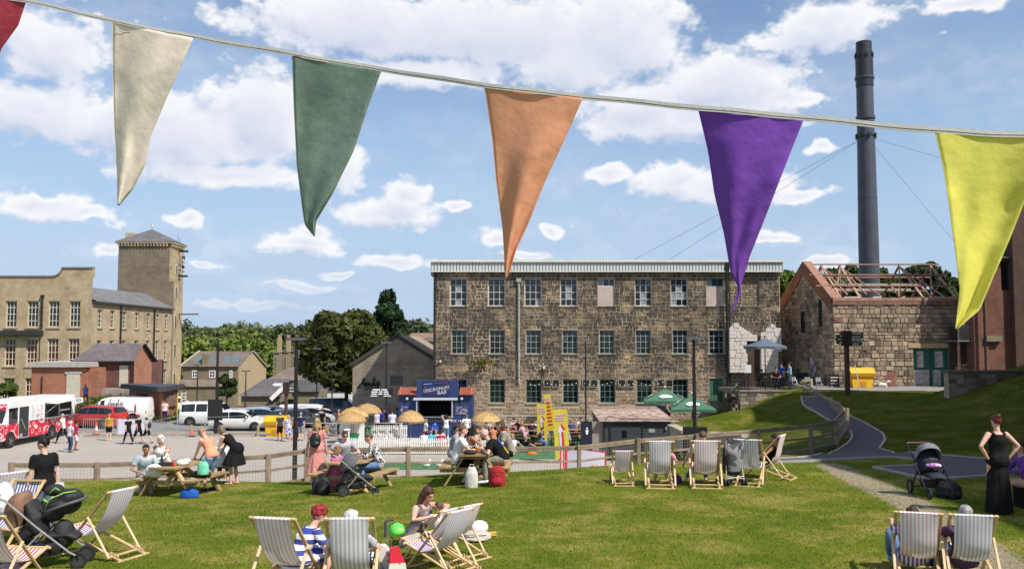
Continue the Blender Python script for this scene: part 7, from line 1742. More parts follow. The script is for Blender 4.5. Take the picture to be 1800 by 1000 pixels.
# ================================================================== DECKCHAIRS
wood=mat('deck_wood',(.62,.42,.215),.6,.14,3,.2,30);wood2=mat('deck_wood_pale',(.66,.50,.30),.6,.12,3,.2,30)
def S2(name,ca,cb):return stripes(name,ca,cb,.052,0,back=((.86,.82,.86),.62),trans=.22)
red_s,blue_s,navy_s,purp_s=S2('canvas_red',(.52,.035,.055),(.86,.84,.83)),S2('canvas_blue',(.07,.085,.32),(.82,.82,.84)),S2('canvas_navy',(.02,.03,.10),(.82,.82,.84)),S2('canvas_purple',(.22,.06,.32),(.82,.80,.82))
brightblue=stripes('canvas_open_blue',(.06,.08,.30),(.82,.82,.84),.052,0,back=((.8,.78,.8),.12),trans=.2)
def deckchair(label,loc,rz,canvas,w=.53,sc=1.0,occupied=False,group='wooden deckchairs on the lawn',roll=0,wd=None):
    wd=wd or wood
    o=thing('deckchair',label,'deckchair',loc,rz,group,sc);hw=w/2
    A0,A1=V(0,.46,.02),V(0,-.42,.97);B0,B1=V(0,.50,.40),V(0,-.66,.02);pv=A0.lerp(A1,.62)
    for s in(-1,1):
        MB().beam(A0+V(s*hw,0,0),A1+(A1-A0).normalized()*.02+V(s*hw,0,0),.028,.048,up=(1,0,0),bev=.006).build('long_rail',wd,o)
        x=s*(hw-.034);MB().beam(B0+(B0-B1).normalized()*.03+V(x,0,0),B1+V(x,0,0),.028,.045,up=(1,0,0),bev=.006).build('base_rail',wd,o)
        x=s*(hw+.032);MB().beam(pv+V(x,0,0),V(x,-.50,.055),.024,.038,up=(1,0,0),bev=.005).build('prop',wood2,o)
    for nm,p,r in(('top_bar',A1,.017),('front_bar',B0,.016),('floor_bar',A0+V(0,0,.0),.014),('rear_bar',B1,.015),('prop_bar',V(0,-.50,.075),.014)):
        MB().beam(p-V(hw+.03,0,0),p+V(hw+.03,0,0),r*2,r*2,bev=.006).build(nm,wd,o)
    for s in(-1,1):
        nb=MB()
        for k in range(3):q=B1.lerp(B0,.06+k*.05);nb.beam(q+V(s*(hw-.034),0,.02),q+V(s*(hw-.034),.0,.055),.028,.025)
        nb.build('notch_block',wood2,o)
    sg=.07 if occupied else .0
    C_=[V(0,-.42,.992),V(0,-.452,.975),V(0,-.44,.94),V(0,-.36-sg*.3,.76-sg*.4),V(0,-.24-sg,.56-sg),V(0,-.08-sg,.40-sg),V(0,.10,.315-sg),V(0,.28,.32-sg*.6),V(0,.44,.37),V(0,.515,.41),V(0,.52,.385)]
    # smooth the sling, 14 columns wide
    pts=[]
    for i in range(len(C_)-1):
        p0,p1,p2,p3=C_[max(0,i-1)],C_[i],C_[i+1],C_[min(len(C_)-1,i+2)]
        for k in range(4):t=k/4;pts.append(.5*((2*p1)+(p2-p0)*t+(2*p0-5*p1+4*p2-p3)*t*t+(3*p1-p0-3*p2+p3)*t**3))
    pts.append(C_[-1]);nc=12;vs=[];cw=hw-.045;n=len(pts)
    for i,p in enumerate(pts):
        t=i/(n-1);b_=math.sin(math.pi*min(1,max(0,(t-.15)/.75)))
        for k in range(nc+1):
            u=k/nc*2-1;sag=(1-u*u)*b_*(.045 if occupied else .016);vs.append((u*cw*(1-.05*b_),p.y-sag*.9,p.z-sag*.8+rnd(-.0012,.0012)))
    fs=[(i*(nc+1)+k,i*(nc+1)+k+1,(i+1)*(nc+1)+k+1,(i+1)*(nc+1)+k)for i in range(n-1)for k in range(nc)]
    m_=MB().add(vs,fs).build('canvas',canvas,o,smooth='all',fix=False)
    return o
def sit(label,ch,**k):
    """someone sitting in deckchair ch"""
    off=k.pop('off',(0,0));rz=ch.rotation_euler.z;p=ch.location+Matrix.Rotation(rz,3,'Z')@Vector((off[0],-.10+off[1],-.02-(.13 if ch in(c6,c7)else 0)));return person(label,p,rz,k.pop('pose',None)or POSE('deck'),**k)
def gl(px,Y):return onpx(px,Y)
# foreground row
c1=deckchair('red striped deckchair seen from behind, beside the red haired woman',gl(505,11.4),R(-12),red_s,.55,1.0)
c2=deckchair('navy striped deckchair seen from behind, holding a white haired person',gl(621,11.4),R(2),navy_s,.55,1.0,True)
c3=deckchair('purple striped deckchair turned sideways in the middle foreground',gl(774,12.7),R(52),purp_s,.60,.87)
c4=deckchair('deckchair furthest right of the three around the kneeling woman',gl(800,13.6),R(48),red_s,.54,.78)
c5=deckchair('deckchair beside the kneeling woman partly hidden by the purple striped one',gl(757,13.2),R(56),navy_s,.5,.78)
c6=deckchair('red topped deckchair at the lower right with raised jeans knees',gl(1612,12.3),R(-18),red_s,.60,.9,True)
c7=deckchair('navy topped deckchair at the lower right with a grey haired sitter',gl(1702,12.2),R(-14),navy_s,.60,.9,True)
c8=deckchair('pale deckchair standing sideways on the left of the lawn',gl(172,13.6),R(70),purp_s,.55,1.0)
c9=deckchair('blue and white striped deckchair at the left behind the pram',gl(14,14.4),R(170),brightblue,.55,1.0)
c10=deckchair('red topped deckchair cut by the left edge of the lawn',gl(4,11.6),R(-6),red_s,.55,1.0)
c11=deckchair('deckchair tilted at the far left edge behind the blue striped one',gl(-8,16.0),R(60),purp_s,.55,1.05)
# back row on the right
c12=deckchair('small red striped empty deckchair by the fence, leftmost of the back row',gl(1092,20.9),R(1),red_s,.55,.78,group='deckchairs in the back row')
c13=deckchair('navy striped deckchair in the back row with a person in a pink top',gl(1159,20.6),R(-6),navy_s,.56,1.03,True,group='deckchairs in the back row')
c14=deckchair('red striped deckchair in the back row between the pink top sitter and the buggy',gl(1239,20.4),R(-8),red_s,.58,1.03,True,group='deckchairs in the back row')
c15=deckchair('white backed deckchair just right of the grey buggy',gl(1320,20.6),R(-22),navy_s,.54,1.03,group='deckchairs in the back row')
c16=deckchair('deckchair seen from the side with a dark haired sunbather, rightmost of the back row',gl(1343,21.6),R(58),red_s,.54,1.03,True,group='deckchairs in the back row')
# ================================================================== PICNIC TABLES
pw_=mat('picnic_wood',(.36,.245,.115),.8,.22,3,.4,25,rand=.16);pl2=mat('picnic_wood_new',(.60,.40,.20),.8,.16,3,.3,25,rand=.12)
def picnic_table(label,loc,rz,L_=1.7):
    o=thing('picnic_table',label,'picnic table',loc,rz,'wooden picnic tables');hl=L_/2
    for k in range(5):MB().box(-hl,hl,-.36+k*.146,-.36+k*.146+.138,.715,.755).build('top_plank',pw_,o)
    for s in(-1,1):
        for k in range(2):y=s*(.62+k*.145);MB().box(-hl,hl,y-.068,y+.068,.425,.465).build('seat_plank',pw_,o)
        x=s*(hl-.22)
        for q in(-1,1):MB().beam((x,q*.24,.715),(x,q*.72,0),.045,.12,up=(1,0,0)).build('leg',pl2 if q*s>0 else pw_,o)
        MB().box(x+.025,x+.068,-.84,.84,.31,.42).build('cross_beam',pw_,o);MB().box(x+.025,x+.068,-.34,.34,.62,.712).build('top_batten',pw_,o)
    MB().beam((-hl+.2,0,.37),(0,0,.70),.06,.09).build('brace',pl2,o);MB().beam((hl-.2,0,.37),(0,0,.70),.06,.09).build('brace',pl2,o)
    return o
t1=picnic_table('picnic table on the left piled with bags and drinks',gl(318,22.9),R(78));t2=picnic_table('middle picnic table beside the grey pram',gl(622,22.6),R(72));t3=picnic_table('picnic table between the white shirt man and black shirt man',gl(838,22.4),R(88))
# ================================================================== PLACING PEOPLE
F=0;
stripe_bw=stripes('stripe_dress',(.035,.06,.30),(.80,.80,.82),.13,2,trans=0);floral=spots('floral',(.74,.72,.68),(.25,.13,.09),16,.60)
person('woman in a black t shirt with dark hair in a bun, standing at far left',gl(74,15.0),R(62),POSE('stand',hl=(-.24,.10,.86),hrn=(.25,.02,.82),hy=18,lean=2),1.64,'pink',hD,'bun',top=black_c,bottom=cloth('jean_grey',(.16,.20,.27)),shoe=shoe_b,lod=0,female=True,hemz=-.10,build=1.12)
o=thing('tote_bag','white tote bag hanging at the side of the black t shirt woman','bag',gl(92,15.1)+V(0,0,.55),0);b=MB();b.prism([(-.16,0),(.16,0),(.14,.36),(-.14,.36)],-.05,.05,'y');b.build('bag',white_c,o);MB().tube([(-.08,0,.36),(-.06,0,.62),(.06,0,.62),(.08,0,.36)],.008,5).build('handle',white_c,o)
# red haired woman beside the first deckchair, on a low seat
rh=gl(527,11.7)
person('red haired woman in a blue and white striped dress, chin on hand',rh+V(0,0,-.06),R(-52),POSE('bench',hip=(0,-.05,.36),lean=20,curve=.5,hl=(-.03,.28,.80),hrn=(.10,.40,.48),hp=8,hy=-12,el=(-.3,.2,-1),er=(1,-.2,-.5)),1.62,'pink',hR_,'curly',dress=(stripe_bw,0.0),sleeves='short',shoe=shoe_b,lod=0,female=True,build=1.1)
o=thing('low_stool','low folding stool under the red haired woman','stool',rh,R(-52));MB().box(-.2,.2,-.25,.15,.20,.24).build('seat',wood,o);b=MB();[b.tube([(x,-.22,0),(x,.12,.2)],.014,6)or b.tube([(x,.12,0),(x,-.22,.2)],.014,6)for x in(-.18,.18)];b.build('leg_frame',wood,o)
sit('white haired person slumped in the navy striped foreground deckchair',c2,h=1.66,skin='pink',hair=(.75,.74,.72),hairkind='curly',top=cloth('lilac',(.5,.48,.58)),bottom=grey_c,shoe=shoe_w,lod=1,off=(0,.0))
kw_=gl(742,14.2)
person('kneeling woman with long auburn hair in a grey patterned top',kw_,R(-128),POSE('kneel',lean=18,hl=(-.10,.34,.56),hrn=(.16,.30,.50),hp=18,el=(-1,-.2,.1),er=(1,-.1,-.4),hip=(0,-.12,.17),fl=(-.14,-.32,.03),fr=(.14,-.32,.03)),1.68,'light',(.075,.022,.016),'long',dress=(spots('grey_floral',(.16,.15,.17),(.42,.26,.26),9,.62),0),sleeves='none',lod=0,female=True,build=1.12)
person('curly haired small child in a white top being dressed',gl(770,14.1),R(38),POSE('kneel',lean=4,hip=(0,-.1,.26),hl=(-.2,.34,.60),hrn=(.2,.30,.60)),1.12,'pink',(.17,.10,.05),'curly',top=white_c,bottom=navy_c,shoe=shoe_w,lod=0,build=1.25,hemz=-.12)
sit('person with raised jeans knees lounging in the lower right deckchair',c6,pose=POSE('deck',fl=(-.22,.62,.18),fr=(-.02,.66,.30),kl=(-.3,.3,1),kr=(-.1,.3,1),hl=(-.22,.42,.80),hrn=(.1,.38,.6)),h=1.7,skin='light',hair=hB,hairkind='short',top=purp_s,bottom=jean_c,shoe=mat('shoe_teal',(.1,.35,.45),.6),lod=0,off=(-.06,.02))
sit('grey haired person with folded arms in the lower right navy deckchair',c7,pose=POSE('deck',lean=-26,fl=(-.3,.70,.1),fr=(-.1,.72,.1),hl=(-.16,.34,.68),hrn=(.06,.36,.66)),h=1.72,skin='light',hair=hG,hairkind='short',top=cloth('plum',(.10,.05,.12)),bottom=jeand_c,shoe=shoe_b,lod=0,off=(-.05,.03),glasses=True)
person('woman with red hair in a long black sleeveless dress, hands on hips, at the right',gl(1757,16.4),R(4),POSE('stand',hl=(-.20,-.02,.98),hrn=(.20,-.02,.98),el=(-1,-.35,.2),er=(1,-.35,.2),lean=0),1.72,'pink',(.16,.028,.018),'bun',dress=(black_c,.03,.23),sleeves='none',lod=0,female=True,build=1.02)
person('person in a purple top sitting at the right edge in the shade',gl(1812,16.9),R(82),POSE('bench',hip=(0,0,.46),lean=10,fl=(-.1,.55,.0),fr=(.1,.48,.0),hl=(-.1,.45,.68),hrn=(.1,.45,.66)),1.7,'light',hB,'short',top=cloth('purple',(.16,.06,.32)),bottom=None,shoe=shoe_w,sleeves='long',lod=1)
o=thing('bench_box','dark low seat under the purple top person at the right edge','seat',gl(1826,16.9),0);MB().box(-.3,.3,-.3,.3,0,.38).build('seat',black_c,o)
# left picnic group
person('moustached man in a pale patterned shirt crouching at the left of the picnic table',gl(252,23.0)+V(0,0,-.05),R(-150),POSE('bench',hip=(0,0,.50),lean=18,hl=(-.12,.38,.62),hrn=(.12,.36,.60),hp=-6,hy=8),1.75,'tan',hD,'short',top=spots('shirt_pale',(.45,.52,.55),(.30,.38,.42),7,.5),bottom=grey_c,shoe=shoe_b,lod=0)
l_=person.last;
person('person wrapped in white floral cloth and headscarf seated behind the table',gl(287,23.8),R(160),POSE('bench',hip=(0,0,.60),lean=8),1.72,'tan',(.70,.68,.62),'bob',dress=(floral,.4),sleeves='long',lod=1,female=True,build=1.35,headwear='sunhat' if False else None)
o=thing('white_bundle','large rounded white bag resting on the left end of the bench','bag',gl(272,22.4)+V(0,0,.47),0);b=MB();b.ell((0,0,.16),(.25,.2,.17));b.build('bag',white_c,o,smooth='all')
person('woman with blonde curls in an orange top and denim skirt leaning over the table',gl(369,23.4),R(62),POSE('bend',lean=27,hip=(0,-.06,.90),hl=(-.10,.46,.84),hrn=(.12,.44,.82),hp=30,el=(-.6,-1,0),er=(.6,-1,0)),1.68,'pink',(.40,.25,.12),'curly',top=cloth('orange',(.80,.32,.19)),bottom=cloth('denim_skirt',(.16,.26,.42)),legs='knee',shoe=shoe_b,sleeves='none',lod=0,female=True,build=1.12)
person('woman in a short black dress bending forward beside the orange top woman',gl(412,24.6),R(78),POSE('bend',lean=44,hip=(0,-.06,.92),hl=(-.1,.52,.72),hrn=(.1,.50,.70),hp=6),1.74,'pink',(.22,.17,.12),'bob',dress=(black_c,.50,.33),sleeves='none',lod=0,female=True)
person('person in a white cap half hidden behind the two bending women',gl(389,25.0),R(10),POSE('bench',hip=(0,0,.5),lean=10),1.6,'pink',hB,'short',top=white_c,bottom=black_c,lod=1,headwear='cap',extras=white_c)
# middle table
person('woman in a long dusty pink dress with a small black backpack',gl(556,24.2),R(6),POSE('stand',hl=(-.26,.0,.84),hrn=(.26,.04,.84),lean=1),1.70,'pink',(.42,.27,.13),'long',dress=(cloth('dusty_pink',(.62,.26,.235)),.22,.30),sleeves='short',shoe=shoe_w,lod=0,female=True)
o=thing('backpack','small black drawstring backpack on the pink dress woman','backpack',gl(556,24.2)+V(.0,-.20,1.02),0);b=MB();b.ell((0,0,.16),(.15,.09,.19));b.ell((0,-.03,.06),(.14,.09,.1));b.build('sack',black_paint,o,smooth='all');b=MB();[b.tube([(s*.06,.02,.3),(s*.10,.05,.42),(s*.08,.12,.48)],.008,5)for s in(-1,1)];b.build('strap',black_paint,o)
person('girl with light brown hair in a bright pink dress on the bench',gl(588,22.3)+V(0,0,.0),R(-40),POSE('bench',hip=(0,0,.56),lean=4,hl=(-.1,.4,.7),hrn=(.1,.4,.7)),1.42,'pink',(.27,.16,.07),'long',dress=(cloth('hot_pink',(.72,.14,.38)),0.1),sleeves='short',shoe=shoe_w,lod=0,female=True,build=1.15)
person('man in sunglasses and grey t shirt smiling toward the lawn',gl(604,24.0),R(-165),POSE('bench',hip=(0,0,.58),lean=16,hl=(-.2,.42,.80),hrn=(.22,.34,.80),hy=6),1.78,'pink',hB,'short',top=cloth('tgrey',(.42,.43,.46)),bottom=navy_c,lod=0,glasses=True)
person('man in a black and white patterned long sleeved shirt and jeans',gl(668,22.9),R(96),POSE('bench',hip=(0,0,.56),lean=20,hl=(-.12,.46,.82),hrn=(.12,.46,.80),hp=8),1.76,'pink',(.13,.08,.05),'short',top=spots('mono_pattern',(.60,.60,.60),(.03,.03,.035),22,.5),bottom=cloth('jean_light',(.15,.26,.46)),shoe=shoe_w,sleeves='long',lod=0)
# third table
person('man in a white t shirt and black shorts at the right hand table',gl(803,22.1),R(-82),POSE('bench',hip=(0,0,.56),lean=8,hl=(-.14,.5,.80),hrn=(.14,.46,.80),fl=(-.1,.30,0),fr=(.12,.12,0),hp=-4),1.80,'pink',(.14,.08,.045),'short',top=white_c,bottom=black_c,legs='shorts',shoe=mat('sandal',(.05,.04,.04)),lod=0,build=1.08,hemz=-.10)
person('dark haired woman resting her chin on her hands beside the white t shirt man',gl(818,23.2),R(-84),POSE('bench',hip=(0,0,.58),lean=18,hl=(-.02,.34,1.06),hrn=(.04,.34,1.04),el=(-.4,.6,-1),er=(.4,.6,-1)),1.70,'tan',hD,'long',top=cloth('brown_top',(.25,.12,.08)),bottom=black_c,sleeves='none',lod=0,female=True)
person('woman with a brown ponytail behind the white t shirt man',gl(795,23.6),R(-90),POSE('bench',hip=(0,0,.58),lean=8),1.68,'pink',hB,'pony',top=grey_c,bottom=jeand_c,lod=1,female=True)
person('bald bearded man in a black t shirt with blue and yellow print',gl(885,21.9),R(92),POSE('bench',hip=(0,0,.56),lean=30,curve=.7,hl=(-.14,.46,.78),hrn=(.14,.42,.78),hp=14),1.80,'pink',hB,'bald',top=black_c,bottom=khaki_c,legs='long',shoe=shoe_w,lod=0,build=1.15)
l=person.last;beard=MB();beard.ell(l['hc']-l['Hm']@V(0,-.045,.075),(.056,.058,.048),l['Hm'],10,7);bm_=[q for q in C.objects if q.name.startswith('person')][-1];beard.build('beard',mat('beard_brown',(.05,.03,.02),.8),bm_,smooth='all')
pr=MB();c0=l['sp'](.42)-l['fw']*.155;c1_=l['sp'](.22)-l['fw']*.145;c2_=l['sp'](.04)-l['fw']*.150;pr.beam(c0,c1_,.26,.02,up=l['fw']);pb=pr.build('blue_print',cloth('print_blue',(.03,.16,.50)),bm_);MB().beam(c1_.lerp(c2_,.1),c2_,.20,.022,up=l['fw']).build('yellow_print',cloth('print_yellow',(.60,.50,.05)),bm_)
person('brown haired person in a grey top behind the bald man',gl(899,23.2),R(98),POSE('bench',hip=(0,0,.57),lean=20,hl=(-.1,.42,.8),hrn=(.1,.42,.8)),1.76,'pink',(.09,.05,.03),'bob',top=cloth('taupe',(.30,.27,.23)),bottom=black_c,lod=1)
# back row of deckchairs
sit('grey haired person in a pink top in the back row deckchair',c13,h=1.62,skin='pink',hair=hG,hairkind='bob',top=cloth('pink',(.78,.36,.44)),bottom=cloth('pale_trousers',(.6,.58,.54)),lod=1,off=(.08,.06),female=True)
sit('brown haired man in a white t shirt leaning left in the back row deckchair',c14,pose=POSE('deck',lean=-18,fl=(-.32,.66,0),fr=(.1,.7,0),hl=(-.38,.3,.42),hrn=(.2,.3,.5)),h=1.80,skin='pink',hair=(.13,.07,.04),hairkind='short',top=white_c,bottom=jean_c,lod=1,off=(-.04,.02))
sit('dark haired tanned woman in a dark bikini top in the rightmost back deckchair',c16,h=1.66,skin='tan',hair=hD,hairkind='pony',top=black_c,sleeves='none',bottom=black_c,legs='shorts',lod=1,female=True)
# ================================================================== LAWN OBJECTS
def wheel2(parent,c,r,w,ax,rimc=None,cols=None):
    """small buggy wheel; ax = axle direction"""
    z=Vector(ax).normalized();M_=Matrix.Translation(c)@z.to_track_quat('Z','Y').to_matrix().to_4x4();o=thing_part('wheel',parent,(0,0,0))
    MB().lathe([(r*.72,-w/2),(r*.94,-w/2),(r,-w/4),(r,w/4),(r*.94,w/2),(r*.72,w/2),(r*.70,0)],22,M_).build('tyre',tyre_m,o,smooth=True)
    b=MB();b.lathe([(r*.74,-w*.3),(r*.66,-w*.3),(r*.66,w*.3),(r*.74,w*.3)],18,M_);b.lathe([(r*.2,-w*.4),(r*.2,w*.4)],10,M_)
    for k in range(6):a=k*math.pi/3;b.beam(M_@V(0,0,0),M_@V(math.cos(a)*r*.7,math.sin(a)*r*.7,0),w*.3,w*.3)
    b.build('rim',rimc or mat('rim_dark',(.05,.05,.055),.4),o);return o
def pram(label,loc,rz,fab,frame_m,big=.15,small=.10,sc=1.0,hood=True,hoodm=None,open_=False):
    o=thing('pram',label,'pram',loc,rz,'prams and buggies on the lawn',sc);w=.27
    for s in(-1,1):
        MB().tube([(s*w,-.60,1.02),(s*w,-.50,.98),(s*w,-.10,.62),(s*w,.36,.24),(s*w,.44,.2)],.016,8).build('frame_tube',frame_m,o,smooth=True)
        MB().tube([(s*w,-.36,big),(s*w,.0,.55)],.015,8).build('rear_strut',frame_m,o,smooth=True)
        wheel2(o,(s*(w+.03),-.38,big),big,.05,(1,0,0));wheel2(o,(s*(w-.05),.46,small),small,.04,(1,0,0));MB().tube([(s*(w-.05),.46,small),(s*(w-.02),.44,small+.12)],.02,6).build('fork',black_paint,o)
    MB().tube([(-w,-.60,1.02),(-w*.8,-.64,1.03),(w*.8,-.64,1.03),(w,-.60,1.02)],.020,8).build('handle',mat('handle_brown',(.12,.06,.035),.6),o,smooth=True);MB().tube([(-w,-.38,big),(w,-.38,big)],.012,6).build('axle',frame_m,o)
    b=MB();rings(b,[(V(0,-.30,.40),V(.20,0,0),V(0,.14,.05)),(V(0,-.20,.50),V(.22,0,0),V(0,.22,.02)),(V(0,-.16,.70),V(.23,0,0),V(0,.14,.06)),(V(0,-.26,.92),V(.20,0,0),V(0,.06,.05))]);finish(b,'seat',fab,o,.02)
    b=MB();rings(b,[(V(0,.0,.44),V(.18,0,0),V(0,.0,.07)),(V(0,.28,.46),V(.18,0,0),V(0,.03,.06)),(V(0,.42,.40),V(.15,0,0),V(0,.03,.04))]);finish(b,'footrest',fab,o,.02)
    if hood:
        b=MB();hm_=hoodm or fab;n=7;vs=[]
        for i in range(n):
            a=R(-20+150*i/(n-1));
            for k in range(9):t=math.pi*k/8;rr=.34;x=-math.cos(t)*.25;e=math.sin(t)**.7;vs.append((x,-.14-math.cos(a)*rr*e*.95+(.02 if i%2 else 0),.74+math.sin(a)*rr*e*1.0+.02*(i%2)))
        fs=[(i*9+k,i*9+k+1,(i+1)*9+k+1,(i+1)*9+k)for i in range(n-1)for k in range(8)];b.add(vs,fs);b.build('hood',hm_,o,smooth='all',fix=False)
    b=MB();rings(b,[(V(0,-.05,.17),V(.17,0,0),V(0,.24,.02)),(V(0,-.06,.28),V(.21,0,0),V(0,.30,.02)),(V(0,-.06,.34),V(.21,0,0),V(0,.30,.04))]);finish(b,'basket',mat('basket_black',(.015,.015,.018),.8,.2,8),o,.02)
    return o
pf=mat('pram_black',(.018,.018,.020),.7,.2,6,.3,30);silver=mat('pram_silver',(.55,.52,.48),.25,.06,5,metal=.7)
pb_=pram('large black pram with a brown hood lining and lime trimmed bag, left foreground',gl(84,12.9),R(-80),pf,silver,.165,.12,.98,hood=False)
bl=MB();rings(bl,[(V(0,-.42,.58),V(.20,0,0),V(0,.10,.02)),(V(0,-.40,.80),V(.24,0,0),V(0,.17,.05)),(V(0,-.40,.98),V(.22,0,0),V(0,.16,.05)),(V(0,-.38,1.06),V(.15,0,0),V(0,.10,.03))]);finish(bl,'brown_carrycot',mat('carrycot_brown',(.22,.12,.075),.8,.2,5),pb_,.02)
cs=MB();cs.ell((0,.18,.86),(.21,.26,.14));cs.ell((0,.26,.98),(.18,.20,.12));cs.ell((0,.05,.74),(.17,.16,.12));finish(cs,'car_seat',pf,pb_,.02);cr_=MB();cr_.tube([(-.215,.0,.80),(-.22,.34,.92),(-.12,.46,.95),(.12,.46,.95),(.22,.34,.92),(.215,.0,.80)],.022,8);cr_.build('seat_rim',mat('seat_grey',(.10,.10,.11),.5),pb_,smooth='all')
lm_=mat('lime_trim',(.30,.65,.08),.6);lt2=MB();lt2.tube([(.21,.0,.84),(.225,.06,.98),(.19,.24,1.06),(.12,.38,1.07)],.007,5);lt2.tube([(.17,.04,1.05),(.16,.12,1.13),(.18,.18,1.09)],.007,5);lt2.tube([(.22,-.02,.98),(.21,.03,.94)],.013,5);lt2.build('lime_trim',lm_,pb_,smooth='all')
bk=MB();bk.ell((0,.06,1.07),(.15,.14,.09));finish(bk,'bag_on_top',pf,pb_,.018);hb=MB();hb.ell((0,.20,.45),(.17,.16,.22));finish(hb,'hanging_bag',pf,pb_,.02)
o=thing('muslin_cloth','white cloth draped over the handle end of the black pram','cloth',pb_.location+V(-.62,-.05,.80),0);b=MB();b.ell((0,0,.12),(.14,.16,.26));finish(b,'cloth',white_c,o,.02)
hg=mat('hood_grey',(.10,.10,.115),.8,.3,3,.5,14);pram('grey hooded pram beside the middle picnic table',gl(627,21.3),R(-72),mat('pram_charcoal',(.02,.02,.024),.8,.2,6),silver,.15,.095,.88,hoodm=hg)
bg=thing('buggy','folding buggy with grey draped cover and white wheels in the back row','buggy',gl(1287,20.3),R(4),'prams and buggies on the lawn')
for s in(-1,1):
    MB().tube([(s*.20,-.22,.10),(s*.17,-.14,.50),(s*.19,-.22,.98),(s*.22,-.34,1.04)],.012,8).build('rear_tube',mat('buggy_white',(.62,.60,.56),.4),bg,smooth=True);MB().tube([(s*.20,.30,.10),(s*.17,.0,.50),(s*.18,-.16,.85)],.012,8).build('front_tube',mat('buggy_white',(.62,.60,.56)),bg,smooth=True)
    for y in(-.22,.30):
        for d in(-.035,.035):wheel2(bg,(s*.20+d,y,.085),.085,.03,(1,0,0),mat('buggy_white',(.62,.60,.56)))
    MB().tube([(s*.22,-.34,1.04),(s*.23,-.44,1.05)],.018,6).build('grip',black_paint,bg)
b=MB();rings(b,[(V(0,-.02,.25),V(.20,0,0),V(0,.16,.02)),(V(0,-.04,.5),V(.23,0,0),V(0,.22,.02)),(V(0,-.08,.78),V(.22,0,0),V(0,.2,.03)),(V(0,-.12,.96),V(.15,0,0),V(0,.12,.03))]);finish(b,'seat',pf,bg,.02)
b=MB();rings(b,[(V(0,-.19,.32),V(.13,0,0),V(0,.06,.02)),(V(.01,-.21,.55),V(.18,0,0),V(0,.07,.02)),(V(0,-.22,.78),V(.19,0,0),V(0,.08,.03)),(V(0,-.18,.93),V(.16,0,0),V(0,.08,.03))]);finish(b,'draped_cover',spots('cover_grey',(.26,.26,.27),(.08,.08,.09),3.5,.48),bg,.015)
b=MB();b.tube([(-.2,-.22,.16),(.2,-.22,.22)],.01,5);b.tube([(.2,-.22,.16),(-.2,-.22,.22)],.01,5);b.build('cross_brace',mat('buggy_white',(.62,.60,.56)),bg)
pd=pram('dark navy pushchair in the shade right of the gravel trail',gl(1638,18.4),R(176),mat('pram_navy',(.012,.014,.026),.7,.2,6),black_paint,.15,.12,.96,hoodm=mat('hood_pale',(.20,.20,.22),.8,.3,4));
o=thing('blanket','pink patterned blanket on the dark pushchair seat','blanket',pd.location+V(0,-.12,.62),0);b=MB();b.ell((0,0,0),(.17,.12,.05));finish(b,'blanket',spots('pink_pattern',(.35,.12,.35),(.65,.45,.6),14,.5),o,.02)
seam_d=mat('zip_dark',(.04,.03,.03),.6)
def bag(label,loc,m,r=(.18,.12,.22),name='bag',rz=0,strap=True,pocket=True):
    o=thing(name,label,name,loc,rz);b=MB();rings(b,[(V(0,0,.0),V(r[0]*.95,0,0),V(0,r[1],0)),(V(0,0,r[2]*.5),V(r[0]*1.05,0,0),V(0,r[1]*1.1,0)),(V(0,0,r[2]*1.4),V(r[0],0,0),V(0,r[1],0)),(V(0,0,r[2]*2),V(r[0]*.55,0,0),V(0,r[1]*.6,0))]);finish(b,'sack',m,o,.016)
    if pocket:b=MB();b.ell((0,-r[1]*1.0,r[2]*.55),(r[0]*.75,r[1]*.4,r[2]*.45));finish(b,'pocket',m,o,.016)
    if pocket:MB().tube([(r[0]*math.cos(t)*.9,-r[1]*1.08*abs(math.sin(t))-.004,r[2]*(.9+.75*math.sin(t)))for t in[math.pi*k/10 for k in range(11)]],.005,5).build('zip',seam_d,o)
    if strap:MB().tube([(-.05,0,r[2]*1.9),(-.04,0,r[2]*2.25),(.04,0,r[2]*2.25),(.05,0,r[2]*1.9)],.01,6).build('loop',m,o)
    return o
bag('red rucksack under the right hand picnic table',gl(874,21.4),cloth('ruck_red',(.36,.03,.035)),(.19,.14,.24),'rucksack');bag('white canvas bag under the right hand picnic table',gl(829,21.4),cloth('canvas_white',(.60,.58,.54)),(.15,.10,.24),'bag',pocket=False)
bag('black bags on the grass left of the grey pram',gl(569,21.8),pf,(.15,.12,.21));bag('black shoulder bag between grey pram and bench',gl(556,22.0),pf,(.11,.10,.20))
bag('blue carrier bag on the grass under the left picnic table',gl(333,22.1),cloth('bag_blue',(.02,.10,.42)),(.22,.12,.11),pocket=False);bag('green carrier bag held open over the left table bench',gl(356,22.4)+V(0,0,.52),cloth('bag_green',(.20,.62,.42)),(.14,.10,.16),'carrier_bag',pocket=False)
bag('purple bag beside the pink top sitter',gl(1189,20.7),cloth('bag_purple',(.10,.03,.16)),(.13,.1,.10),pocket=False);bag('dark rucksack beneath the right hand navy deckchair',gl(1712,13.3),pf,(.18,.14,.20));bag('dark bag heaped beside the dark pushchair',gl(1668,18.2),pf,(.24,.2,.16));bag('dark bag beside the white haired sitter',gl(658,11.7),pf,(.13,.11,.16))
bag('folded white towels and small things on the grass beyond the foreground chairs',gl(836,14.6),cloth('towel',(.52,.45,.40)),(.24,.18,.07),'towel',strap=False);bag('grey bag on the seat of the left picnic table',gl(352,22.6)+V(0,0,.46),pf,(.26,.15,.07),pocket=False)
bag('striped cushion lying under the left edge deckchair',gl(12,12.2),spots('cushion',(.35,.22,.30),(.6,.5,.5),10,.5),(.22,.16,.08),'cushion',strap=False,pocket=False)
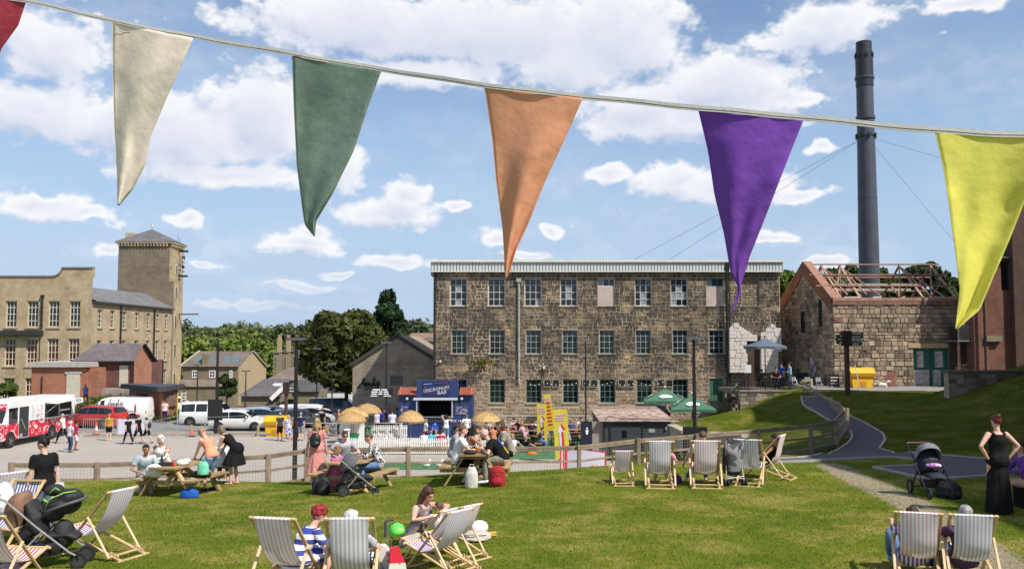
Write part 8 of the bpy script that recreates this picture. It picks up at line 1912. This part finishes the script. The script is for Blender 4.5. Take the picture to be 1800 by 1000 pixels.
o=thing('picnic_blanket','yellow and white things spilled beside the towels','toy',gl(848,14.7),.4);b=MB();b.tube([(-.2,0,.05),(.25,.05,.06)],.025,6);b.tube([(-.1,.1,.04),(.2,-.1,.05)],.02,6);b.build('toy',mat('toy_yellow',(.6,.35,.04)),o);MB().ell((0,.15,.14),(.16,.12,.12)).build('ball',white_c,o,smooth='all')
# table things
def tt(t,x,y):return t.matrix_basis@V(x,y,.755)
can=mat('can_red',(.55,.02,.03),.3)
def small(name,label,loc,b,m,cat=None):
    o=b.build(name,m,None,smooth=True);o.location=loc;tag(o,label,cat or name.replace('_',' '));return o
small('drink_can','red drinks can on the left picnic table',tt(t1,-.55,-.12),MB().lathe([(.03,0),(.034,.01),(.034,.11),(.028,.12)],14),can,'can')
small('water_bottle','dark bottle on the left picnic table nearest the headscarf',tt(t1,-.45,.26),MB().lathe([(.036,0),(.036,.16),(.02,.20),(.02,.24)],14),mat('bottle_navy',(.03,.035,.06),.3),'bottle')
small('lunch_bag','flat black lunch bag on the left picnic table',tt(t1,-.5,.12),MB().box(-.14,.14,-.09,.09,0,.09),pf,'bag');b=MB();b.ell((0,0,.06),(.16,.12,.08));b.ell((.1,.06,.1),(.1,.08,.06));small('paper_bag','crumpled white paper bag on the left picnic table',tt(t1,-.3,-.2),b,white_c,'bag')
beer=mat('beer',(.55,.22,.02),.1,spec=.7)
for i,(x,y)in enumerate(((-.45,-.05),(-.3,.05))):
    o=thing('beer_glass',['pint glass of amber beer on the right hand table, nearer the camera','pint glass of dark beer on the right hand table'][i],'glass',tt(t3,x,y),0);MB().lathe([(.030,0),(.042,.13)],14).build('beer',beer if i==0 else mat('beer_dark',(.12,.03,.01),.1),o);MB().lathe([(.043,.13),(.044,.155)],14).build('froth',mat('froth',(.8,.75,.6)),o);MB().lathe([(.033,-.0),(.046,.165)],14).build('rim_glass',mat('glass_clear',(.5,.5,.5),.05,trans=.6),o)if False else None
b=MB();b.ell((0,0,.05),(.17,.12,.06));small('hat','black hat lying on the right hand picnic table',tt(t3,-.75,.1),b,pf,'hat')
# scooter with helmet and patterned bags in the foreground
o=thing('child_scooter','childs scooter with grey T handle in the foreground','scooter',gl(680,12.0),R(20),None,.78);b=MB();b.tube([(0,0,.08),(0,.0,.98)],.016,8);b.tube([(.07,0,.3),(.07,0,.9)],.010,6);b.build('stem',chrome,o,smooth=True);MB().tube([(-.03,0,.72),(-.03,0,.98),(.10,0,1.0)],.026,8).build('grip',mat('grip_grey',(.05,.05,.055)),o,smooth=True);MB().box(-.06,.06,-.1,.5,.06,.09).build('deck',black_paint,o)
o=thing('bike_helmet','bright green bicycle helmet hung on the scooter handle','helmet',gl(693,12.05)+V(.03,0,.63),0);b=MB();b.lathe([(.112,-.03),(.114,.0),(.105,.045),(.078,.082),(.035,.102),(.002,.106)],18,Matrix.Diagonal((.92,1.18,1,1)));b.build('shell',spots('helmet',(.10,.62,.10),(.35,.7,.1),7,.62),o,smooth='all');b=MB();[b.beam((x,-.10+abs(x),.045),(x*.8,.0,.098),.016,.02)for x in(-.06,-.02,.02,.06)];b.build('vent',black_paint,o);MB().tube([(-.08,-.05,-.05),(0,-.06,-.15),(.08,-.05,-.05)],.006,5).build('strap',black_paint,o)
o=thing('tote_bag','white tote bag with small coloured prints hanging on the scooter','bag',gl(677,11.9)+V(0,-.05,.03),0);b=MB();b.prism([(-.16,0),(.14,0),(.08,.36),(.0,.46),(-.06,.46),(-.12,.34)],-.07,.07,'y');b.build('bag',spots('tote_print',(.70,.68,.62),(.35,.22,.25),20,.64),o)
o=thing('tote_bag','white tote bag with a bright red top band hanging on the scooter','bag',gl(694,11.85)+V(.02,-.12,.02),R(15));MB().prism([(-.13,0),(.17,0),(.12,.28),(-.08,.28)],-.06,.06,'y').build('bag',spots('tote_print',(.70,.68,.62),(.35,.22,.25)),o);MB().prism([(-.08,.28),(.12,.28),(.03,.48),(-.07,.46)],-.055,.055,'y').build('red_band',mat('band_red',(.70,.02,.05),.7),o)
# ================================================================== PEOPLE IN THE YARD AND BEYOND
def far(label,px,Y,rz,kind='stand',lod=2,z=None,**k):
    p=gl(px,Y)
    if z is not None:p.z=z
    pk__=k.pop('pose',{});return person(label,p,R(rz),POSE(kind,**pk__),lod=lod,**k)
far('man in a white shirt and dark trousers walking past the pizza truck',110,56,90,'walk',h=1.8,hair=hG,top=white_c,bottom=black_c,shoe=shoe_b)
far('white haired man in a pale shirt and blue trousers by the pizza truck',122,51.5,-30,h=1.70,hair=(.6,.6,.6),top=cloth('pale_blue',(.55,.56,.60)),bottom=cloth('blue_trouser',(.05,.07,.18)),shoe=shoe_b,pose=dict(hrn=(.24,.0,.98),er=(1,-.3,0)))
far('person in a red top and white shorts beside the white haired man',132,52.5,-40,h=1.64,hair=hD,skin='tan',top=cloth('crimson',(.45,.03,.10)),bottom=white_c,legs='shorts',shoe=shoe_b)
far('person in a mustard top and black shorts by the steel barrier',191,57.5,20,h=1.66,hair=hL,top=cloth('mustard',(.42,.23,.04)),bottom=black_c,legs='shorts',shoe=shoe_w)
far('teenager in black t shirt and trousers walking left, first of the walking family',225,55.5,60,'walk',h=1.66,hair=hB,top=black_c,bottom=black_c,shoe=shoe_b)
far('man in a red cap and black clothes, middle of the walking family',243,55.5,70,'walk',h=1.78,hair=hB,top=black_c,bottom=black_c,legs='knee',shoe=shoe_b,headwear='cap',extras=red_c)
o=far('boy in a grey t shirt with a dark backpack, last of the walking family',258,55.8,80,'walk',h=1.60,hair=hB,top=grey_c,bottom=black_c,legs='shorts',shoe=shoe_b);MB().ell((0,-.17,1.2),(.14,.10,.2)).build('backpack',pf,o,smooth='all')
far('person in a pale pink top and navy trousers beside the brick hut',289,70,10,h=1.72,hair=hB,top=cloth('pale_pink',(.72,.50,.47)),bottom=navy_c,shoe=shoe_b)
far('person in a purple hoodie climbing the grassy verge',150,74,60,'walk',h=1.7,hair=hB,hairkind='long',top=cloth('indigo',(.035,.03,.14)),sleeves='long',bottom=black_c,shoe=shoe_b)
far('person in a dark uniform with a red bag beside the yellow bin',492,57.5,30,h=1.72,hair=hG,top=cloth('charcoal',(.05,.05,.055)),bottom=black_c,legs='knee',shoe=shoe_b)
far('woman in a white and blue patterned dress standing by the signpost',506,57,10,h=1.62,hair=(.5,.4,.28),hairkind='bob',dress=(spots('blue_pattern',(.62,.62,.66),(.10,.10,.35),9,.52),.5,.26),female=True,shoe=shoe_w)
far('person in beige and dark trousers hidden by the thick lamp post',520,58.5,10,h=1.66,hair=hG,top=cloth('beige',(.55,.50,.44)),bottom=black_c)
far('man in a navy t shirt and grey shorts facing the cars',528,57.5,-5,h=1.74,hair=hG,skin='pink',top=navy_c,bottom=grey_c,legs='knee',shoe=shoe_b)
far('cyclist in black with a reddish hat standing by the bicycles',566,60,-40,h=1.80,hair=hB,top=black_c,bottom=black_c,headwear='sunhat',extras=cloth('rust_hat',(.28,.12,.08)),shoe=shoe_b)
for i,(px,Y,c,w)in enumerate(((607,61,(.06,.30,.42),'teal shirt'),(618,62,(.04,.05,.12),'navy top'),(630,63,(.55,.60,.80),'white blue shirt'),(637,61,(.38,.04,.05),'red top'),(596,60.5,(.70,.22,.10),'orange top'))):
    far('person in a %s in the crowd behind the parasols'%w,px,Y,40*i-60,h=1.7,hair=(hB,hD,hG,hB,hL)[i],top=cloth('crowd%d'%i,c),bottom=(black_c,jean_c,grey_c,navy_c,black_c)[i],lod=2)
for i,(px,Y,c,w,rz)in enumerate(((663,59.5,(.55,.50,.62),'lilac shirt',60),(670,60.5,(.03,.06,.45),'royal blue shirt',150),(689,59.2,(.60,.66,.85),'pale blue shirt seen from behind',0),(697,61,(.04,.12,.40),'deep blue shirt',-60),(677,61.5,(.02,.02,.03),'black shirt',100))):
    far('person in a %s drinking left of the kiosk'%w,px,Y,rz,h=1.76,hair=(hL,hB,hB,hD,hD)[i],top=cloth('bar%d'%i,c),bottom=(black_c,navy_c,black_c,jean_c,black_c)[i],lod=2)
far('woman in a white top and jeans raising a white phone at the kiosk',784,56.5,0,h=1.70,hair=hD,hairkind='long',top=white_c,sleeves='none',bottom=cloth('jean_pale',(.22,.32,.44)),female=True,pose=dict(hl=(-.14,.26,1.62),hrn=(.24,.22,1.40)),lod=1)
far('short haired man in a white t shirt waiting at the kiosk',820,56,-5,h=1.74,hair=(.2,.13,.09),top=white_c,bottom=black_c,pose=dict(hl=(-.3,.1,.95)),lod=1)
far('boy in a bright blue top near the kiosk counter',765,56.8,20,h=1.3,hair=hB,top=cloth('cobalt',(.03,.10,.55)),bottom=black_c)
far('child in a white top at the left of the kiosk counter',748,55.5,-60,h=1.5,hair=hL,top=white_c,bottom=navy_c)
for i,(px,Y,c,w,hr_)in enumerate(((746,51.6,(.7,.65,.6),'white top',hR_),(757,51.8,(.05,.42,.60),'turquoise top',hL),(768,52.4,(.65,.60,.6),'pale top',hL),(775,51.6,(.45,.03,.08),'crimson top',hB),(781,52.6,(.6,.45,.4),'peach top',hB),(838,52.5,(.55,.56,.6),'pale grey top',hL),(848,54,(.10,.08,.08),'brown top',hB))):
    far('seated person in a %s behind the front picket fence'%w,px,Y,(20,0,160,0,60,10,90)[i],'bench',h=1.5,hair=hr_,top=cloth('seat%d'%i,c),bottom=navy_c)
    s=thing('stool','low wooden seat under the %s person behind the picket fence'%w,'seat',gl(px,Y),0);MB().box(-.25,.25,-.22,.2,.38,.44).build('seat',bw,s);b=MB();b.box(-.22,-.18,-.2,.18,0,.38);b.box(.18,.22,-.2,.18,0,.38);b.build('leg_frame',black_paint,s)
for i,(px,Y,rz,kd,c,bt_,hr_,w)in enumerate(((882,55,170,'bench',(.48,.04,.05),grey_c,hG,'man in a white cap and red shirt'),(873,55.5,180,'bench',(.02,.02,.02),black_c,hD,'dark haired person in black'),(901,58.6,-150,'bench',(.50,.32,.36),red_c,hB,'man in a pinkish shirt and sunglasses'),(913,58.4,170,'bench',(.02,.02,.02),black_c,hL,'blonde woman in a black top'),(934,56.5,-20,'bench',(.03,.035,.035),black_c,hB,'man in a dark shirt seen from behind'),(897,54,-80,'ground',(.20,.52,.40),khaki_c,hL,'person in a mint top pointing right'),(903,51.8,30,'cross',(.72,.62,.66),navy_c,hG,'person in a pale pink top sitting on the turf'),(926,51.6,-60,'ground',(.02,.02,.02),black_c,hL,'woman in black sitting on the turf beside an orange bag'),(862,56.5,90,'bench',(.25,.15,.12),black_c,hB,'brown clad person under the right straw parasol'))):
    far(w+' by the mill',px,Y,rz,kd,h=1.72,hair=hr_,top=cloth('lounge%d'%i,c),bottom=bt_,skin='pink',lod=2,hairkind='short' if i not in(3,6,7)else 'bob',headwear='cap' if i==0 else None,extras=white_c)
    if kd=='bench':s=thing('low_bench','dark bench seat under the '+w,'seat',gl(px,Y),R(rz));MB().box(-.3,.3,-.25,.2,.38,.44).build('seat',bw,s);b=MB();b.box(-.26,-.2,-.2,.18,0,.38);b.box(.2,.26,-.2,.18,0,.38);b.build('leg_frame',black_paint,s)
bag('orange bag on the turf in front of the lounge group',gl(935,50.5),cloth('bag_orange',(.75,.18,.03)),(.28,.16,.08),pocket=False,strap=False)
for i,(px,Y,rz,c,hr_,w)in enumerate(((944,57.8,200,(.5,.5,.52),hB,'pale grey'),(985,58.6,170,(.35,.12,.1),hD,'brick red'),(1006,57.4,20,(.05,.08,.2),hL,'navy blue'),(1020,59.2,190,(.6,.55,.5),hB,'cream'),(890,57.2,150,(.25,.3,.2),hG,'olive'),(921,55.2,60,(.55,.3,.4),hL,'rose'),(948,52.4,-100,(.1,.1,.12),hB,'charcoal'),(868,53.4,20,(.5,.2,.1),hL,'rust'),(856,57,-30,(.6,.6,.65),hD,'whitish'),(1000,52.8,100,(.2,.35,.5),hB,'steel blue'))):
    far('person in a %s top seated at tables below the mill'%w,px,Y,rz,'bench',h=1.7,hair=hr_,top=cloth('more%d'%i,c),bottom=(jean_c,black_c)[i%2],skin=('pink','light','tan')[i%3])
    s=thing('low_bench','dark bench seat under the person in the %s top'%w,'seat',gl(px,Y),R(rz));MB().box(-.3,.3,-.25,.2,.38,.44).build('seat',bw,s);MB().box(-.26,.26,-.2,.18,0,.38).build('leg_frame',black_paint,s)
# lounge clutter: dark chairs, shade
for i,(px,Y)in enumerate(((948,53),(975,54.5),(992,53.5),(1012,53.8),(890,53),(915,54.5))):
    o=thing('garden_chair',['dark slatted garden chair right of the orange bag','dark garden chair behind the widest totem','dark garden chair in front of the beer tables, middle','dark garden chair nearest the open navy door','dark garden chair behind the mint top person','dark garden chair behind the orange bag group'][i],'chair',gl(px,Y),rnd(-1,1),'dark garden chairs');b=MB()
    [b.box(x,x+.04,y,y+.04,0,.45 if y>0 else .85)for x in(-.22,.18)for y in(-.2,.18)];b.build('leg_frame',black_paint,o);MB().box(-.22,.22,-.2,.22,.43,.47).build('seat',mat('chair_green',(.02,.05,.03)),o)
    for k in range(4):MB().box(-.18,.18,-.2,-.17,.55+k*.08,.60+k*.08).build('slat',mat('chair_green',(.02,.05,.03)),o)
# terrace people
far('seated man in black with arms folded at the terrace railing',1363,58.6,178,'bench',z=3.05,h=1.85,hair=hD,top=black_c,bottom=black_c,pose=dict(hip=(0,0,.62)),lod=1);far('person in a blue shirt on the terrace',1375,60.5,120,'stand',z=3.05,h=1.72,hair=hD,top=cloth('royal',(.03,.10,.50)),bottom=navy_c);far('person in a pale blue denim shirt standing on the terrace',1389,60,90,'stand',z=3.05,h=1.78,hair=hD,top=cloth('chambray',(.25,.40,.55)),sleeves='long',bottom=cloth('jean_mid',(.10,.18,.32)),pose=dict(hl=(-.1,.3,1.1)));far('person in black bending under the terrace parasol',1336,60.5,-60,'bench',z=3.05,h=1.7,hair=hD,top=black_c,bottom=black_c)
o=thing('white_menu_sign','small white sign on the terrace beside the ruined wall','sign',at(1315,655,58.5),0);MB().box(-.2,.2,0,.04,0,.5).build('board',white_c,o);MB().box(-.02,.02,.045,.08,-1.4,.3).build('stake',black_paint,o)
o=far('seller leaning at the hatch inside the pizza truck',93,59.3,-90,'stand',z=.55,h=1.6,hair=hD,skin='tan',top=cloth('maroon',(.12,.02,.02)),bottom=black_c);o.location.x=-29.75
# yard deckchairs and bicycles
for i,(px,Y,rz)in enumerate(((677,52.2,-78),(692,52.6,-70),(706,53.5,-60))):
    deckchair(['pale deckchair behind the front picket fence, left of three','pale deckchair behind the front picket fence, middle of three','navy deckchair behind the front picket fence, right of three'][i],gl(px,Y),R(rz),purp_s if i<2 else navy_s,.56,1.2,group='deckchairs behind the picket fence',wd=mat('deck_white',(.72,.70,.62),.6))
for i,(px,Y,rz)in enumerate(((586,58.8,80),(578,60.5,60),(598,60.2,100))):
    o=thing('bicycle',['bicycle leaning on the pale rail, nearest','bicycle behind the nearest one, beside the cyclist','third bicycle furthest right behind the rail'][i],'bicycle',gl(px,Y),R(rz),'bicycles by the rail')
    for y in(-.5,.52):
        w=thing_part('wheel',o,(0,y,.34));b=MB();M_=Matrix.Rotation(R(90),4,'Y');ring=[(0,math.cos(t)*.33,math.sin(t)*.33)for t in[2*math.pi*k/24 for k in range(25)]];b.tube(ring,.018,6);b.build('tyre',tyre_m,w);sp_b=MB();[sp_b.beam((0,0,0),(0,math.cos(t)*.32,math.sin(t)*.32),.005,.005)for t in[2*math.pi*k/12 for k in range(12)]];tag(sp_b.build('spoke',chrome,w),kind='stuff')
    b=MB();[b.tube(q,.017,6)for q in(((0,-.5,.34),(0,-.08,.32),(0,-.2,.82)),((0,-.5,.34),(0,-.18,.74)),((0,-.08,.32),(0,.38,.72)),((0,-.18,.74),(0,.38,.78)),((0,.52,.34),(0,.36,.90)))];b.build('frame',mat('bike_frame',(.03,.03,.035),.4),o);MB().tube([(-.25,.30,.98),(0,.36,.95),(.25,.30,.98)],.015,6).build('handlebar',black_paint,o);MB().ell((0,-.22,.86),(.07,.13,.04)).build('saddle',black_paint,o)
o=thing('wicker_basket','round wicker basket on the bicycle beside the cyclist','basket',gl(573,58.2)+V(0,0,.55),0);MB().lathe([(.16,0),(.24,.26),(.22,.26)],14).build('basket',thm,o)
# ================================================================== TIMBER FENCE WITH WIRE MESH
ft=mat('fence_timber',(.30,.225,.155),.9,.22,3,.4,25,rand=.15);fl_=[(20,812,26.5),(171,812,27),(330,806,27.2),(472,797,27.5),(540,787,27.8),(718,784,28),(886,784,28.5),(1018,782,29),(1122,770,30.5),(1225,762,31.3),(1333,753,32),(1425,745,33),(1470,737,35),(1489,717,38),(1477,706,44),(1456,697,49),(1435,684,52.5),(1412,667,55.5)]
fn=thing('timber_fence','post and rail timber fence with wire mesh curving from the lawn up to the terrace','fence',(0,0,0));FP=[at(a,b_,c)for a,b_,c in fl_]
for i,p in enumerate(FP):
    g=Z(p.x,p.y)-.2;MB().beam((p.x,p.y,g),(p.x,p.y,p.z),.15,.13,bev=.02).build('post',ft,fn)
wm=MB()
for i,(a,b_)in enumerate(zip(FP[:-1],FP[1:])):
    d=V(0,0,-.10);n_=(b_-a).cross(V(0,0,1)).normalized()*.09;MB().beam(a+d-n_,b_+d-n_,.05,.14).build('top_rail',ft,fn);MB().beam(a+V(0,0,-.50),b_+V(0,0,-.50),.045,.06).build('mid_rail',ft,fn)
    MB().beam(a+V(0,0,-.98)-n_,b_+V(0,0,-.98)-n_,.05,.15).build('bottom_rail',ft,fn)
    L_=(b_-a).length;n=int(L_/.09)
    for k in range(n):q=a.lerp(b_,k/n)-n_*.4;wm.beam(q+V(0,0,-.05),q+V(0,0,-.98),.005,.005)
    for k in range(10):wm.beam(a-n_*.4+V(0,0,-.06-k*.098),b_-n_*.4+V(0,0,-.06-k*.098),.004,.004)
tag(wm.build('wire_mesh',mat('mesh_wire',(.30,.28,.25),.6),fn,fix=False),kind='stuff')
o=thing('fence_gate_rail','pale timber hurdle at the top end of the curved fence','gate',at(1407,672,55.7),0);MB().beam((0,0,0),(.75,.3,.15),.05,.12).build('rail',ft,o);MB().beam((.78,.3,.22),(.80,.3,-1.05),.1,.1).build('post',mat('pale_post',(.55,.46,.33)),o)
# ================================================================== BUNTING
def cloth_m(name,c,tr=.40,tex=900):
    m=mat(name,c,.8,.05,14,.12,45,trans=tr,spec=.15);return m
bt=thing('bunting','string of coloured triangular cloth flags hanging across the sky','bunting',(0,0,0))
RP=[(-120,-22,2.62),(50,3,2.50),(198,37,2.40),(340,65,2.32),(514,95,2.20),(670,122,2.12),(852,150,1.98),(1025,170,1.90),(1228,190,1.80),(1413,207,1.73),(1645,229,1.65),(1815,238,1.60),(1990,246,1.55)]
def smooth_path(P,k=8):
    out=[]
    for i in range(len(P)-1):
        p0,p1,p2,p3=[np.array(P[min(max(j,0),len(P)-1)],float)for j in(i-1,i,i+1,i+2)]
        for t in np.linspace(0,1,k,endpoint=False):out.append(.5*(2*p1+(p2-p0)*t+(2*p0-5*p1+4*p2-p3)*t*t+(3*p1-p0-3*p2+p3)*t**3))
    out.append(np.array(P[-1],float));return out
rp=[at(*p)for p in smooth_path(RP,10)];tape=mat('tape_white',(.74,.70,.66),.8,.06,20,.05,100);seam=mat('tape_seam',(.10,.07,.08),.9,.3,30)
def ribbon(path,dz0,dz1,th,m,nm,yo=0):
    b=MB();vs=[];tw=[0.0016*math.sin(i*.7)for i in range(len(path))]
    for i,p in enumerate(path):
        for(z,y)in((dz0,-th),(dz1,-th),(dz1,th),(dz0,th)):vs.append(p+V(0,y+yo,z+tw[i]*.5))
    fs=[(i*4+k,i*4+(k+1)%4,(i+1)*4+(k+1)%4,(i+1)*4+k)for i in range(len(path)-1)for k in range(4)];b.add(vs,fs);return b.build(nm,m,bt)
ribbon(rp,-.0012,.0058,.0010,tape,'tape');ribbon(rp,-.0056,-.0022,.0010,tape,'tape_fold',.0005);ribbon(rp,-.0026,-.0008,.0005,seam,'seam')
FL=[('red',(.60,.09,.12),(-95,45,2.52),[(-95,-20),(-72,120),(-66,260)],[(47,0),(32,45),(3,85),(-30,180),(-60,270)],12),
 ('cream',(.96,.86,.75),(198,340,2.36),[(198,39),(199,140),(201,220),(206,300),(207,361)],[(340,68),(322,108),(292,175),(265,240),(255,290),(232,335),(209,362)],1),
 ('green',(.29,.38,.31),(514,670,2.15),[(514,97),(517,190),(522,290),(531,360),(536,395),(552,415)],[(671,124),(648,185),(622,265),(585,340),(556,388),(553,416)],2),
 ('orange',(.88,.47,.28),(852,1025,1.94),[(852,151),(866,245),(873,320),(884,400),(888,470),(889,490)],[(1025,172),(995,240),(958,320),(930,390),(907,440),(891,491)],3),
 ('purple',(.30,.11,.58),(1228,1413,1.76),[(1228,193),(1246,270),(1256,340),(1273,410),(1285,480),(1299,505),(1287,549)],[(1413,210),(1385,280),(1350,370),(1318,450),(1303,500),(1300,520),(1289,550)],4),
 ('yellow',(.90,.85,.20),(1645,1830,1.62),[(1644,231),(1660,300),(1670,370),(1681,450),(1688,510),(1680,577)],[(1832,241),(1805,345),(1775,420),(1745,490),(1722,545),(1682,579)],5)]
for(nm,col,(xa,xb,D_),Lc,Rc,sd)in FL:
    def crv(P,t):
        P=np.array(P,float);s=np.concatenate([[0],np.cumsum(np.hypot(*np.diff(P,axis=0).T))]);s/=s[-1];return np.interp(t,s,P[:,0]),np.interp(t,s,P[:,1])
    nr,nc=60,22;vs=[];rg=random.Random(sd);ph=[rg.uniform(0,6.28)for _ in range(8)]
    Da=np.interp(xa,[p[0]for p in RP],[p[2]for p in RP]);Db=np.interp(xb,[p[0]for p in RP],[p[2]for p in RP])
    for i in range(nr+1):
        t=i/nr;lx_,ly_=crv(Lc,t);rx_,ry_=crv(Rc,t)
        for k in range(nc+1):
            u=k/nc;px_,py_=lx_+(rx_-lx_)*u,ly_+(ry_-ly_)*u
            wgt=min(1,t*3)*(1-.35*t);f=wgt*(.014*math.sin(u*4.6+ph[0]+t*2.2)+.007*math.sin(u*9+ph[1]+t*5)+.010*math.sin(t*5+ph[2])*u+.03*t*t*math.sin(ph[3]))
            f+=.0030*noise.noise(Vector((u*3,t*5,sd*3.1)))+.0016*noise.noise(Vector((u*5+t*7,t*11,sd*1.7)))
            D2=Da+(Db-Da)*(min(u,1)*(1-t)+.5*t)+f+.001
            vs.append(at(px_,py_,D2))
    fs=[(i*(nc+1)+k,i*(nc+1)+k+1,(i+1)*(nc+1)+k+1,(i+1)*(nc+1)+k)for i in range(nr)for k in range(nc)]
    fo=MB().add(vs,fs).build('flag',cloth_m('flag_'+nm,col),bt,smooth='all',fix=False);fo['label']=nm+' triangular flag'
    so_=fo.modifiers.new('thickness','SOLIDIFY');so_.thickness=.0008;so_.offset=0
    # stitched hem along the left edge
    hem_=MB().tube([vs[i*(nc+1)]for i in range(0,nr+1,2)],.0010,5).build('hem',cloth_m('flag_'+nm,col),fo)
b=MB();a=at(514,102,2.17);b.tube([a,a+V(.006,-.002,.003),a+V(.02,0,0)],.0022,5);b.tube([a,a+V(.004,-.003,-.004)],.002,5);b.build('thread_knot',seam,bt)
b=MB();b.tube([at(199,62,2.36),at(207,60,2.355),at(213,62,2.355),at(218,58,2.355),at(228,58,2.355)],.0010,4);b.build('loose_thread',seam,bt)
bake_remesh()
